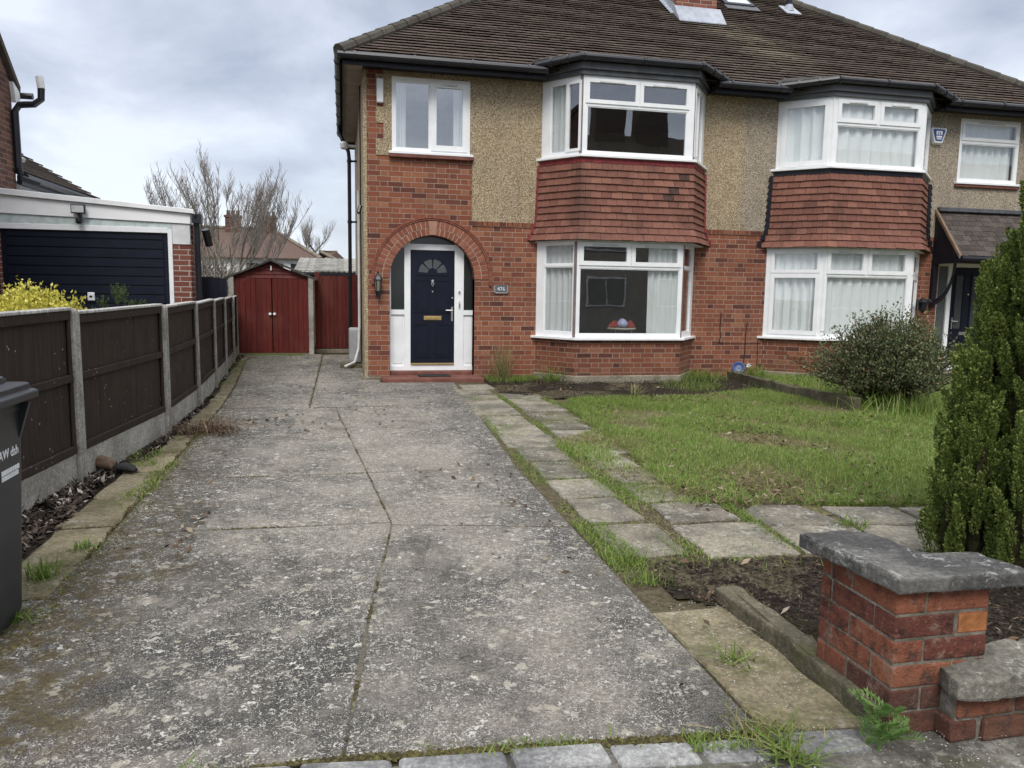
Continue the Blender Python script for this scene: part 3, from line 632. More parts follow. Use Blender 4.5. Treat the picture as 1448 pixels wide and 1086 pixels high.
blob_sheet('lawn', [(2.62, 5.75), (2.74, 4.95), (3.5, 4.8), (4.05, 4.75), (7.5, 4.6)]+LAWN[7:], M['turf'], -0.002, 0.012, 0.12, 1.6)
blob_sheet('neighbour_lawn', [(6.78, 12.7), (6.72, 10.7), (6.8, 9.2), (7.6, 9.0), (7.5, 4.7), (16, 4.5), (16, 12.7)], M['turf'], 0.015, 0.03, 0.15, 1.6)

# ================================================================== THE PAIR OF SEMI-DETACHED HOUSES
XL, XR, ZE = 0.345, 13.30, 5.10
house = thing('semi_detached_house', 'pair of red brick and pebbledash semi-detached houses with tiled bay windows', 'house', (6.8, D, 0.17))
UX, NY = (1, 0, 0), (0, -1, 0)
O0 = (0, D, 0)
ARX, ARZ, ARR = 1.4425, 1.83, 0.6975     # arch centre, springing, radius
mb = MB()                            # brickwork of the front
BAYS = [(3.20, 6.05), (7.46, 10.62)]
for a, b, op in ((BAYS[0][1], BAYS[1][0], []), (BAYS[1][1], XR, [(11.08, 12.86, 0.1, 2.31)])): mb = MB(); grid_wall(mb, O0, UX, NY, a, b, 0.10, 2.775, op, 0.22); mb.build('brick_wall', M['brick'], house, fix=False)
mb = MB(); grid_wall(mb, O0, UX, NY, XL, BAYS[0][0], 0.10, 2.775, [(ARX-ARR, ARX+ARR, 0.1, 2.775)], 0.22)
grid_wall(mb, O0, UX, NY, XL, 2.085, 2.775, 3.762, [], 0.22)
zq = [3.762+0.0823*3*k for k in range(6)]
for k in range(5):                   # toothed brick quoin
    grid_wall(mb, O0, UX, NY, XL, 0.535 if k % 2 == 0 else 0.655, zq[k], zq[k+1], [], 0.22)
grid_wall(mb, O0, UX, NY, XL, 0.655, zq[5], ZE, [], 0.22)
# spandrels over the arch, and the brick soffit of the arch
NA = 28
for i in range(NA):
    a0, a1 = math.pi*i/NA, math.pi*(i+1)/NA
    p = [(ARX+ARR*math.cos(a), ARZ+ARR*math.sin(a)) for a in (a0, a1)]
    mb.poly([(p[1][0], D, p[1][1]), (p[0][0], D, p[0][1]), (p[0][0], D, 2.775), (p[1][0], D, 2.775)])
    mb.poly([(p[0][0], D, p[0][1]), (p[1][0], D, p[1][1]), (p[1][0], D+.36, p[1][1]), (p[0][0], D+.36, p[0][1])])
for sx_ in (-1, 1): 
    x = ARX+sx_*ARR; mb.poly([(x, D, 0.1), (x, D, ARZ), (x, D+.36, ARZ), (x, D+.36, 0.1)])
mb.build('brick_wall', M['brick'], house, fix=False)
for a, b in ((.568, .7445), (2.1405, 2.6)): mb = MB(); mb.box(a, b, D+.221, D+.40, 0.1, 2.6); mb.build('reveal_wall', M['brick'], house)
mb = MB(); mb.box(0.30, 0.76, D-.06, D+.05, 0.08, 0.225); mb.build('wall_plinth', M['plinth'], house, bevel=0.015)
M['voussoir'] = None
def vouss():
    m = Mat('rubbed_red_brick', .85, .2); c = m.ramp(m.rnd, [(0, (.19, .062, .040)), (.5, (.25, .085, .052)), (1, (.31, .115, .070))]); n = m.noise(40, 4, .7)
    m.color(m.mix(m.step(n, .4, .7), c, m.hsv(c, .5, .9, .7))); m.bump(n, .4, .004); return m.m
M['voussoir'] = vouss()
mb = MB()                            # voussoirs of the arch: two half-brick rings bedded in mortar, and a moulded hood
for i in range(48):
    a0, a1 = math.pi*i/48, math.pi*(i+1)/48; pts = [(r*math.cos(a), r*math.sin(a)) for r, a in ((ARR+.001, a0), (ARR+.236, a0), (ARR+.236, a1), (ARR+.001, a1))]
    mb.hexa([(ARX+x, D-.007, ARZ+z) for x, z in pts], [(ARX+x, D+.05, ARZ+z) for x, z in pts])
mb.build('arch_mortar', plain('arch_mortar', (.42, .345, .275), .9, .1, .2, 8), house)
mb = MB()
for r0, r1, n in ((ARR+.003, ARR+.112, 31), (ARR+.122, ARR+.234, 35)):
    for i in range(n):
        g = 0.0055/r0; a0 = math.pi*i/n+g; a1 = math.pi*(i+1)/n-g; y = D-.012-random.uniform(0, .004)
        pts = [(r*math.cos(a), r*math.sin(a)) for r, a in ((r0, a0), (r1, a0), (r1, a1), (r0, a1))]
        mb.hexa([(ARX+x, y, ARZ+z) for x, z in pts], [(ARX+x, D+.04, ARZ+z) for x, z in pts])
mb.build('arch_ring', M['voussoir'], house, bevel=0.002)
mb = MB()
ha = [R(-6)+(math.pi+R(12))*i/48 for i in range(49)]
for a0, a1 in zip(ha, ha[1:]):
    for q0, q1, yy in ((.942, .972, .026), (.972, .992, .038)):
        pts = [(r*math.cos(a), r*math.sin(a)) for r, a in ((q0, a0), (q1, a0), (q1, a1), (q0, a1))]
        mb.hexa([(ARX+x, D-yy, ARZ+z) for x, z in pts], [(ARX+x, D+.02, ARZ+z) for x, z in pts])
mb.build('arch_hood', plain('moulded_terracotta', (.23, .085, .058), .85, .2, .25, 14), house)
mb = MB(); mb.hexa([(ARX-.055, D-.02, 2.535), (ARX+.055, D-.02, 2.535), (ARX+.075, D-.02, 2.755), (ARX-.075, D-.02, 2.755)], [(ARX-.055, D+.02, 2.535), (ARX+.055, D+.02, 2.535), (ARX+.075, D+.02, 2.755), (ARX-.075, D+.02, 2.755)]); mb.build('keystone', plain('pale_brick', (0.34, 0.19, 0.14), 0.8, 0.2), house, bevel=.004)
for a, b in ((2.09, 3.19), (6.06, 7.45), (10.63, 10.98)):   # brick-on-edge string course below the pebbledash
    mb = MB()
    n = round((b-a)/0.083); w = (b-a)/n
    for i in range(n): mb.box(a+i*w+.004, a+(i+1)*w-.004, D-.014-random.uniform(0, .004), D+.02, 2.700, 2.778)
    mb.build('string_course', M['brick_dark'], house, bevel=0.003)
mb = MB()                            # pebbledash render, a little proud of the brick
OP = [(3.24, 6.10, 2.4, 6), (7.53, 10.62, 2.4, 6)]
for k in range(5): grid_wall(mb, (0, D-.012, 0), UX, NY, 0.5355 if k % 2 == 0 else 0.6555, 2.085, zq[k], zq[k+1], [(0.785, 2.04, 3.82, 4.978)], 0.2)
grid_wall(mb, (0, D-.012, 0), UX, NY, 0.6555, 2.085, zq[5], ZE+.1, [], 0.2); grid_wall(mb, (0, D-.012, 0), UX, NY, 2.0855, 3.24, 2.778, ZE+.1, [], 0.2)
mb.build('pebbledash_wall', M['pebble'], house, fix=False)
mb = MB(); grid_wall(mb, (0, D-.012, 0), UX, NY, 6.10, 7.53, 2.778, ZE+.1, [], 0.2); mb.build('pebbledash_wall', M['pebble'], house, fix=False)
mb = MB(); grid_wall(mb, (0, D-.012, 0), UX, NY, 10.62, XR, 2.778, ZE+.1, [(11.30, 12.635, 3.81, 4.98)], 0.2)
mb.build('pebbledash_wall', M['pebble'], house, fix=False)
mb = MB()                            # side, back and party walls, floors: closes the rooms behind the windows
mb.box(XL-.012, XL+.22, D+.222, 20.7, 0.1, ZE+.15); mb.box(XL-.008, XL+.05, D-.008, D+.222, 0.225, ZE+.05)
mb.build('side_wall', M['pebble'], house)
mb = MB(); mb.box(XR-.2, XR, D+.222, 20.7, 0.1, ZE+.15); mb.box(XL+.22, XR-.2, 20.5, 20.7, 0.1, ZE+.15); mb.build('back_wall', M['pebble'], house)
mb = MB(); mb.box(XL+.225, XR-.205, 16.2, 16.3, .2, 5.05); mb.box(6.75, 6.85, D+.23, 16.2, .2, 5.05); mb.box(2.65, 2.75, D+.23, 16.2, .2, 5.05); mb.box(10.75, 10.85, D+.23, 16.2, .2, 5.05)
mb.build('partition_wall', M['interior'], house)
mb = MB(); mb.box(XL+.225, XR-.205, D+.225, 16.2, 2.52, 2.76); mb.box(XL+.225, XR-.205, D+.225, 16.2, 5.05, 5.12); mb.box(XL+.225, XR-.205, D+.225, 16.2, 0.12, 0.26); mb.build('floor_slab', M['interior_dark'], house)

# ---- windows
def window(label, p0, p1, z0, z1, cells, sill=True, glassm=None, th=0.07, vents=(), parent=house, sill_ext=(0.05, 0.05), fix_in=0.0):
    """frame bars are whatever the cells (s0,s1,z0,z1,sash) leave over"""
    p0, p1 = Vector((*p0, 0)), Vector((*p1, 0)); L = (p1-p0).length; ux = (p1-p0)/L; n = Vector((ux.y, -ux.x, 0))
    o = p0-n*fix_in
    mb = MB(); grid_wall(mb, o, ux, n, 0, L, z0, z1, cells, th)
    for a, b, c, d, sash in cells:
        if sash:
            w = sash; grid_wall(mb, o+n*0.016, ux, n, a-.012, b+.012, c-.012, d+.012, [(a+w, b-w, c+w, d-w)], 0.05)
        else: grid_wall(mb, o-n*0.008, ux, n, a+.0005, b-.0005, c+.0005, d-.0005, [(a+.016, b-.016, c+.016, d-.016)], 0.04)
    fr = mb.build('window', M['white'], parent, fix=False); tag(fr, label)
    mb = MB(); up = Vector((0, 0, 1))
    for a, b, c, d, sash in cells:
        w = (sash or .016)-.004; q = o-n*(0.010 if sash else 0.022)
        mb.obox(q, ux, -n, up, (a+w, 0, c+w), (b-w, 0.006, d-w))
    mb.build('pane', M[glassm or ('glass_net' if 'right' in label.split(' bay')[0].split('lower')[0].split('upper')[0] and 'of the right' in label or 'alarm' in label else 'glass')], fr)
    if vents:
        for a, b, z in vents: mb = MB(); mb.obox(o, ux, n, up, (a, 0.018, z), (b, 0.032, z+.022)); mb.build('trickle_vent', M['white_dull'], fr)
    if sill:
        mb = MB(); mb.obox(o, ux, n, up, (-sill_ext[0], -0.05, z0-.042), (L+sill_ext[1], 0.075, z0-.001)); mb.build('sill', M['white'], fr, bevel=.005)
    return fr, o, ux, n
window('white two-light window over the arched doorway', (0.785, D-.005), (2.04, D-.005), 3.83, 4.978, [(.055, .60, 3.885, 4.915, 0), (.635, 1.205, 3.88, 4.925, .075)], glassm='glass_clear', vents=[(.80, 1.04, 4.875)])
mb = MB(); mb.box(0.74, 2.10, D-.075, D+.04, 3.735, 3.788); mb.build('tile_sill', M['step'], house, bevel=.006)
window('white window with top vent right of the alarm box', (11.30, D-.005), (12.635, D-.005), 3.82, 4.98, [(.055, 1.28, 4.595, 4.925, .045), (.055, 1.28, 3.88, 4.53, 0)], vents=[(.4, .95, 4.895)])
mb = MB(); mb.box(11.25, 12.68, D-.06, D+.04, 3.725, 3.778); mb.build('tile_sill', M['step'], house, bevel=.006)

def offset_plan(pl, o):
    """plan polyline (wall, front-left, front-right, wall) moved outwards by o; its ends stay on the wall plane"""
    P = [Vector((*p, 0)) for p in pl]; L = []
    for a, b in zip(P, P[1:]):
        d = (b-a).normalized(); n = Vector((d.y, -d.x, 0)); L.append((a+n*o, d))
    def cross(l1, l2):
        (a, d), (b, e) = l1, l2; k = d.x*e.y-d.y*e.x; t = ((b.x-a.x)*e.y-(b.y-a.y)*e.x)/k; return a+d*t
    wall = (Vector((0, P[0].y, 0)), Vector((1, 0, 0)))
    return [cross(wall, L[0]), cross(L[0], L[1]), cross(L[1], L[2]), cross(L[2], wall)]
def ring(mb, pl, o0, o1, z0, z1):
    a, b = offset_plan(pl, o0), offset_plan(pl, o1)
    for i in range(3):
        mb.hexa([(p.x, p.y, z0) for p in (a[i], a[i+1], b[i+1], b[i])], [(p.x, p.y, z1) for p in (a[i], a[i+1], b[i+1], b[i])])

def bay(word, low, upp, zs, lowcells, uppcells, flash, leftlow, leftup, zl, red):
    """low/upp: (wall left x, front left x, front right x, wall right x)"""
    FY = 12.10
    pl = [(low[0], D), (low[1], FY), (low[2], FY), (low[3], D)]; pu = [(upp[0], D), (upp[1], FY), (upp[2], FY), (upp[3], D)]
    z = zs
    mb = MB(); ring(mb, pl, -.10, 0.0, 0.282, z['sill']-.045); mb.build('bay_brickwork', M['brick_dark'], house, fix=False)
    mb = MB(); ring(mb, pl, -.10, 0.035, 0.08, 0.28); mb.build('bay_plinth', M['plinth'], house, bevel=.012)
    side = lambda q, k: (q[k], q[k+1])
    for nm, q, z0, z1, fc, lf in (('lower', pl, z['sill'], z['head'], lowcells, leftlow), ('upper', pu, z['usill'], z['uhead'], uppcells, leftup)):
        L = math.hypot(q[1][0]-q[0][0], q[1][1]-q[0][1])
        va = [(c[0]+.15*(c[1]-c[0])+.08, c[1]-.15*(c[1]-c[0])-.1, c[3]-.045) for c in fc if c[4] and c[1]-c[0] < 1.0]
        window('wide front window of the %s %s bay' % (word, nm), q[1], q[2], z0, z1, fc, sill=False, vents=va)
        window('left splayed window of the %s %s bay' % (word, nm), q[0], q[1], z0, z1, [(a*L, b*L, c, d, s) for a, b, c, d, s in lf], sill=False)
        window('right splayed window of the %s %s bay' % (word, nm), q[2], q[3], z0, z1, [((1-b)*L, (1-a)*L, c, d, s) for a, b, c, d, s in lf], sill=False)
        mb = MB()
        for k in (1, 2):
            x, y = q[k]; s_ = -1 if k == 1 else 1
            mb = MB(); mb.prism([(x-.035, y+.035+.0), (x, y-.006), (x+.035, y+.03), (x, y+.09)] if k == 1 else [(x-.035, y+.03), (x, y-.006), (x+.035, y+.035), (x, y+.09)], z0, z1)
            mb.build('corner_post', M['mauve'] if red else M['white'], house)
        mb = MB(); ring(mb, q, -.06, 0.075, z0-.043, z0-.001); mb.build('bay_sill', M['white'], house, bevel=.005)
    # hung clay tiles, eleven courses kicked out at the foot
    zt, zb = z['usill']-.115, z['head']+.005; n = 11; g = (zt-zb)/n
    pm = lambda t: [tuple(np.array(a)*(1-t)+np.array(b)*t) for a, b in zip(pl, pu)]
    mb = MB(); dks = []
    off = lambda zz: 0.022+0.085*max(0, (zb+.30-zz)/.30)**1.6+0.03*(zt-zz)/(zt-zb)
    for r in range(n):
        z1, z0 = zb+(r+1)*g, zb+r*g
        q1 = offset_plan(pu, off(z1)); q0 = offset_plan(pu, off(z0)+.026)
        for k in range(3):
            L = (q0[k+1]-q0[k]).length; m = max(3, round(L/0.185)); sh = 0.5 if r % 2 else 0.0
            ts = sorted({0.0, 1.0, *[min(1, max(0, (i+sh)/m)) for i in range(m+1)]})
            for a, b in zip(ts, ts[1:]):
                if b-a < .01: continue
                e = .0025/L; dz = random.uniform(-.004, .004); do = random.uniform(0, .003)
                A0, B0 = q0[k].lerp(q0[k+1], a+e), q0[k].lerp(q0[k+1], b-e); A1, B1 = q1[k].lerp(q1[k+1], a+e), q1[k].lerp(q1[k+1], b-e)
                d = (q0[k+1]-q0[k]).normalized(); nn = Vector((d.y, -d.x, 0)); t_ = nn*.022
                isd = (red and k == 1 and ((r in (8, 9) and .78 < a < .9 - .0 and r == 9) or (r in (6, 7) and .72 < a < .80) or (r == 5 and .70 < a < .76)))
                w = MB() if isd else mb
                if isd: dks.append(w)
                P = lambda p, zz: (p.x, p.y, zz)
                w.hexa([P(A0-t_, z0+dz), P(B0-t_, z0+dz), P(B0+nn*do, z0+dz), P(A0+nn*do, z0+dz)], [P(A1-t_, z1+.012), P(B1-t_, z1+.012), P(B1, z1+.012), P(A1, z1+.012)])
    th = mb.build('tile_hanging', M['clay'], house)
    for dk in dks: dk.build('replacement_tile', M['clay_dark'], th)
    mb = MB(); ring(mb, pu, -.02, off(zt)+.006, zt+.006, z['usill']-.046)
    qa = offset_plan(pu, off(zt)+.004)           # scalloped foot of the flashing
    for k in range(3):
        L = (qa[k+1]-qa[k]).length; m = round(L/.07)
        for i in range(m):
            a, b = qa[k].lerp(qa[k+1], i/m), qa[k].lerp(qa[k+1], (i+1)/m); c = (a+b)/2; d = (b-a).normalized(); nn = Vector((d.y, -d.x, 0))
            t_ = nn*.012; zz = zt+.008; h = .012+random.random()*.014
            mb.hexa([(*(p+t_)[:2], y) for p, y in ((a, zz), (b, zz), (b.lerp(c, .5), zz-h), (a.lerp(c, .5), zz-h))], [(*(p)[:2], y) for p, y in ((a, zz), (b, zz), (b.lerp(c, .5), zz-h), (a.lerp(c, .5), zz-h))])
    mb.build('flashing', M['flash_red'] if red else M['fascia'], house)
    # stepped soakers where the tiles meet the wall
    st = M['flash_red'] if red else M['fascia']; wv = .018 if red else .07
    for e, s_ in ((0, -1), (3, 1)):
        mb = MB()
        for r in range(n):
            zz = zb+r*g; x = offset_plan(pu, off(zz)+.02)[e].x
            mb.hexa([(x-.02*s_, D-.032, zz), (x+wv*s_, D-.032, zz+.02), (x+wv*s_*1.0, D-.014, zz+.02), (x-.02*s_, D-.014, zz)], [(x-.02*s_, D-.032, zz+g-.004), (x+wv*s_*.55, D-.032, zz+g-.004), (x+wv*s_*.55, D-.014, zz+g-.004), (x-.02*s_, D-.014, zz+g-.004)])
        mb.build('soaker', st, house)
    mb = MB(); ring(mb, pu, -.30, 0.06, zb-.03, zb-.004); mb.build('bay_soffit', M['white_dull'], house)
    # head: lead-dressed fascia, soffit board, gutter, flat roof
    zh = z['uhead']
    mb = MB(); ring(mb, pu, -.06, 0.045, zh+.001, zh+.075); ring(mb, pu, -.06, 0.085, zh+.077, zh+.185); mb.build('bay_fascia', M['lead'] if red else plain('painted_grey_fascia', (0.10, 0.105, 0.115), 0.5, 0.4), house, bevel=.004)
    mb = MB(); gq = offset_plan(pu, .15); zg = zh+.235
    gp = [(p.x, p.y, zg) for p in gq]; gp[0] = (gp[0][0]-.02, 12.40, zg-.07); gp[3] = (gp[3][0]+.02, 12.40, zg-.07)
    mb.tube(gp, .055, 10)
    for k in range(3):
        a, b = Vector(gp[k]), Vector(gp[k+1])
        for t in ((.02, .5, .98) if k == 1 else (.35, .7)):
            c = a.lerp(b, t); d = (b-a).normalized(); mb.tube([c-d*.018, c+d*.018], .066, 10)
    mb.build('gutter', M['black'], house, smooth=False)
    mb = MB(); a = offset_plan(pu, .17); zr = zh+.29
    roofp = [(p.x, p.y) for p in a]; zb_ = 5.15+.74*(12.95-12.38)
    b_, t_ = [], []
    pts = [(roofp[0][0]-.05, 12.42, zr-.05), (roofp[1][0], roofp[1][1], zr), (roofp[2][0], roofp[2][1], zr), (roofp[3][0]+.05, 12.42, zr-.05), (roofp[3][0]-.25, 12.78, zr+.13), (roofp[0][0]+.25, 12.78, zr+.13)]
    mb.hexa([(x, y, q-.035) for x, y, q in pts], pts); mb.build('bay_roof', M['felt'], house, bevel=.012, seg=2)
S = .058
bay('left', (3.20, 3.70, 5.555, 6.05), (3.24, 3.735, 5.645, 6.14), dict(sill=.91, head=2.485, usill=3.83, uhead=5.045),
    [(.055, 1.795, .965, 2.04, 0), (.055, .910, 2.095, 2.445, S), (.945, 1.80, 2.095, 2.445, S)],
    [(.075, 1.78, 3.88, 4.58, 0), (.06, .925, 4.635, 4.99, S-.01), (.965, 1.80, 4.635, 4.99, S-.01)], 0,
    [(.20, .92, 2.10, 2.42, 0), (.20, .92, .99, 2.06, 0)], [(.22, .60, 3.89, 4.97, 0), (.64, .96, 3.90, 4.96, .03)], 0, True)
bay('right', (7.46, 8.205, 9.96, 10.62), (7.53, 8.19, 9.99, 10.65), dict(sill=.91, head=2.49, usill=3.865, uhead=5.015),
    [(.05, 1.68, .965, 1.99, 0), (.05, .80, 2.045, 2.45, S), (.86, 1.65, 2.045, 2.45, S)],
    [(.085, 1.70, 3.91, 4.55, 0), (.085, .84, 4.61, 4.965, S), (.91, 1.70, 4.61, 4.965, S)], 0,
    [(.10, .92, 2.06, 2.43, .045), (.10, .92, .97, 2.02, .06)], [(.10, .93, 3.90, 4.96, .075)], 0, False)

# ---- front doors
def door_panel(mb, cx, y, z0, z1, w):           # raised moulding round a recessed panel
    a, b = cx-w/2, cx+w/2; t = .014
    for q in ((a, b, z0, z0+t), (a, b, z1-t, z1), (a, a+t, z0+t, z1-t), (b-t, b, z0+t, z1-t)): mb.box(q[0], q[1], y-.010, y+.002, q[2], q[3])
    mb.box(a+.045, b-.045, y-.007, y+.002, z0+.045, z1-.045)
YD = 12.95
mb = MB(); grid_wall(mb, (0, YD-.03, 0), UX, NY, 0.70, 2.19, 0.302, 2.64, [(.775, .995, 1.315, 2.33, 0), (.775, .995, .37, 1.235, 0), (1.095, 1.83, .40, 2.30, 0), (1.09, 1.84, 2.395, 2.62, 0), (1.985, 2.155, 1.315, 2.33, 0), (1.985, 2.155, .37, 1.235, 0), (.775, .995, 2.40, 2.62, 0), (1.985, 2.155, 2.40, 2.62, 0)], .075)
df = mb.build('door_frame', M['white'], house, fix=False)
mb = MB()
for a, b in ((.775, .995), (1.985, 2.155)): mb = MB(); mb.box(a, b, YD, YD+.03, .37, 1.235); mb.box(a+.03, b-.03, YD-.008, YD+.001, .42, 1.19); mb.build('side_panel', M['white'], df, bevel=.003)
for a, b, c, d in ((.775, .995, 1.315, 2.33), (1.985, 2.155, 1.315, 2.33), (1.09, 1.84, 2.395, 2.62), (.775, .995, 2.40, 2.62), (1.985, 2.155, 2.40, 2.62)): mb = MB(); mb.box(a, b, YD, YD+.02, c, d); mb.build('side_light', M['obscure'], df)
mb = MB(); mb.box(1.10, 1.825, YD-.02, YD+.03, .425, 2.295)
for cx in (1.29, 1.635): door_panel(mb, cx, YD-.02, 1.27, 1.81, .25); door_panel(mb, cx, YD-.02, .52, 1.08, .25)
for i in range(14):                  # frame of the fanlight
    a0, a1 = math.pi*i/14, math.pi*(i+1)/14
    pts = [(1.4625+r*math.cos(a), 1.91+r*math.sin(a)) for r, a in ((.245, a0), (.268, a0), (.268, a1), (.245, a1))]
    mb.hexa([(x, YD-.032, z) for x, z in pts], [(x, YD-.018, z) for x, z in pts])
mb.box(1.195, 1.73, YD-.032, YD-.018, 1.888, 1.912)
fd = mb.build('front_door', M['navy'], house); tag(fd, 'navy panelled front door with fanlight under the brick arch')
mb = MB()
for i in range(4):
    a0, a1 = math.pi*i/4+.07, math.pi*(i+1)/4-.07; n = 5
    pts = [(1.4625+.235*math.cos(a0+(a1-a0)*k/n), 1.922+.235*math.sin(a0+(a1-a0)*k/n)) for k in range(n+1)]+[(1.4625+.085*math.cos(a0+(a1-a0)*k/n), 1.922+.085*math.sin(a0+(a1-a0)*k/n)) for k in range(n, -1, -1)]
    mb.hexa([(x, YD-.0225, z) for x, z in pts], [(x, YD-.0195, z) for x, z in pts])
mb.build('fanlight', plain('fanlight_glass', (0.055, 0.06, 0.065), .12, .6), fd)
mb = MB(); mb.box(1.315, 1.61, YD-.036, YD-.018, 1.145, 1.215); mb.box(1.345, 1.58, YD-.044, YD-.034, 1.16, 1.20); mb.build('letterbox', M['brass'], fd, bevel=.004)
mb = MB(); mb.box(1.775, 1.805, YD-.032, YD-.018, 1.13, 1.37); mb.tube([(1.79, YD-.02, 1.31), (1.79, YD-.065, 1.31), (1.68, YD-.065, 1.312)], .010, 8); mb.lathe((1.79, YD-.03, 1.52), [(.016, -.012), (.016, .012)], 10, 'y'); mb.build('handle', M['chrome'], fd)
mb = MB(); mb.lathe((1.4625, YD-.03, 1.795), [(.022, -.014), (.026, .012)], 12, 'y'); mb.tube([(1.4625, YD-.045, 1.80), (1.445, YD-.05, 1.74), (1.4625, YD-.05, 1.70), (1.48, YD-.05, 1.74), (1.4625, YD-.045, 1.80)], .009, 6); mb.lathe((1.4625, YD-.024, 1.62), [(.014, -.008), (.014, .008)], 10, 'y'); mb.build('knocker', M['chrome'], fd)
mb = MB(); mb.box(1.10, 1.825, YD-.055, YD+.01, .40, .424); mb.build('threshold', M['brass'], df, bevel=.004)
mb = MB(); mb.lathe((1.91, YD-.045, 1.62), [(.018, -.014), (.018, .015)], 12, 'y'); mb.tube([(1.91, YD-.05, 1.46), (1.915, YD-.06, 1.42), (1.91, YD-.05, 1.36)], .012, 8); mb.build('bell', M['chrome'], df)
mb = MB(); mb.box(.60, 2.245, 12.31, 12.80, .10, .235); mb.box(.755, 2.13, 12.80, 13.05, .10, .298); mb.build('door_step', M['step'], house, bevel=.018, seg=2)
# right-hand door
YR = 12.83
mb = MB(); grid_wall(mb, (0, YR-.02, 0), UX, NY, 11.082, 12.858, .26, 2.308, [(11.14, 11.36, .34, 2.25, 0), (11.45, 12.19, .345, 2.235, 0), (12.28, 12.81, .34, 2.25, 0)], .07)
dr = mb.build('door_frame', M['white'], house, fix=False)
mb = MB(); mb.box(11.14, 11.36, YR+.01, YR+.03, .34, 2.25); mb.box(12.28, 12.81, YR+.01, YR+.03, .34, 2.25); mb.build('side_light', plain('ribbed_glass', (0.09, 0.10, 0.10), .2, .5, .3, 30), dr)
mb = MB(); mb.box(11.452, 12.188, YR-.01, YR+.03, .347, 2.233)
for cx in (11.63, 12.0): door_panel(mb, cx, YR-.01, 1.02, 2.12, .22)
for cx in (11.63, 12.0): door_panel(mb, cx, YR-.01, .45, .86, .26)
d2 = mb.build('front_door', M['navy'], house); tag(d2, 'dark front door with two tall panes under the tiled canopy')
mb = MB()
for cx in (11.63, 12.0): mb.box(cx-.075, cx+.075, YR-.018, YR-.009, 1.06, 2.08)
mb.build('door_glass', plain('door_glass', (0.05, 0.055, 0.06), .15, .5), d2)
mb = MB(); mb.box(11.69, 11.96, YR-.03, YR-.009, .935, .995); mb.box(11.50, 11.525, YR-.03, YR-.009, 1.05, 1.27); mb.tube([(11.51, YR-.02, 1.2), (11.51, YR-.06, 1.2), (11.61, YR-.06, 1.2)], .010, 8); mb.lathe((11.815, YR-.02, 1.72), [(.02, -.03), (.02, .01)], 10, 'y'); mb.build('letterbox', M['chrome'], d2)
mb = MB(); mb.box(11.0, 13.0, 12.0, 12.80, .08, .26); mb.build('door_step', M['plinth'], house, bevel=.015)
# tiled canopy over the right-hand door
mb = MB(); z0c, z1c, y0c = 2.40, 3.26, 12.08
nC = 9
for r in range(nC):
    za, zb2 = z0c+(z1c-z0c)*r/nC, z0c+(z1c-z0c)*(r+1)/nC; ya_, yb_ = y0c+(D-y0c)*r/nC, y0c+(D-y0c)*(r+1)/nC
    m = 15; sh = .5*(r % 2)
    for i in range(m+1):
        a = 10.93+(i-sh)*.17; b = a+.17; a, b = max(a, 10.93), min(b, 13.35)
        if b-a < .02: continue
        q = random.uniform(0, .006); e = .003
        mb.hexa([(a+e, ya_, za-.0), (b-e, ya_, za), (b-e, ya_-.018, za+.014+q), (a+e, ya_-.018, za+.014+q)], [(a+e, yb_+.02, zb2+.02), (b-e, yb_+.02, zb2+.02), (b-e, yb_, zb2+.03), (a+e, yb_, zb2+.03)])
cn = mb.build('porch_canopy', M['porch_tile'], house)
mb = MB(); mb.box(10.92, 13.36, D-.10, D-.014, 3.255, 3.335); mb.build('lead_flashing', M['lead'], cn, bevel=.01)
mb = MB(); mb.hexa([(10.88, 12.05, 2.36), (10.93, 12.05, 2.36), (10.93, D-.02, 3.22), (10.88, D-.02, 3.22)], [(10.88, 12.05, 2.43), (10.93, 12.05, 2.43), (10.93, D-.02, 3.30), (10.88, D-.02, 3.30)]); mb.build('barge_board', M['timber_edge'], cn)
mb = MB(); mb.hexa([(10.905, 12.12, 2.36), (10.925, 12.12, 2.36), (10.925, D-.016, 2.36), (10.905, D-.016, 2.36)], [(10.905, 12.12, 2.42), (10.925, 12.12, 2.42), (10.925, D-.016, 3.22), (10.905, D-.016, 3.22)]); mb.build('canopy_cheek', M['fascia'], cn)
mb = MB(); mb.box(10.90, 13.36, 12.06, 12.12, 2.28, 2.395); mb.box(10.90, 10.98, 12.12, D-.015, 2.28, 2.355); mb.box(10.90, 10.98, D-.09, D-.015, 1.45, 2.28)
for i in range(8):
    a0, a1 = math.pi/2*i/8, math.pi/2*(i+1)/8; c = (12.20, 1.50); rr = lambda a, r: (D-.02-(1-math.cos(a))*r*.0-math.sin(a)*r*.80, 1.55+(1-math.cos(a))*.74)
    p, q = rr(a0, .55/.8*.8+.1), rr(a1, .55/.8*.8+.1)
    mb.hexa([(10.91, p[0], p[1]-.04), (10.97, p[0], p[1]-.04), (10.97, q[0], q[1]-.04), (10.91, q[0], q[1]-.04)], [(10.91, p[0]-.02, p[1]+.05), (10.97, p[0]-.02, p[1]+.05), (10.97, q[0]-.02, q[1]+.05), (10.91, q[0]-.02, q[1]+.05)])
mb.tube([(10.9, 12.02, 2.36), (13.38, 12.02, 2.35)], .045, 8)
mb.build('canopy_bracket', M['fascia'], cn)

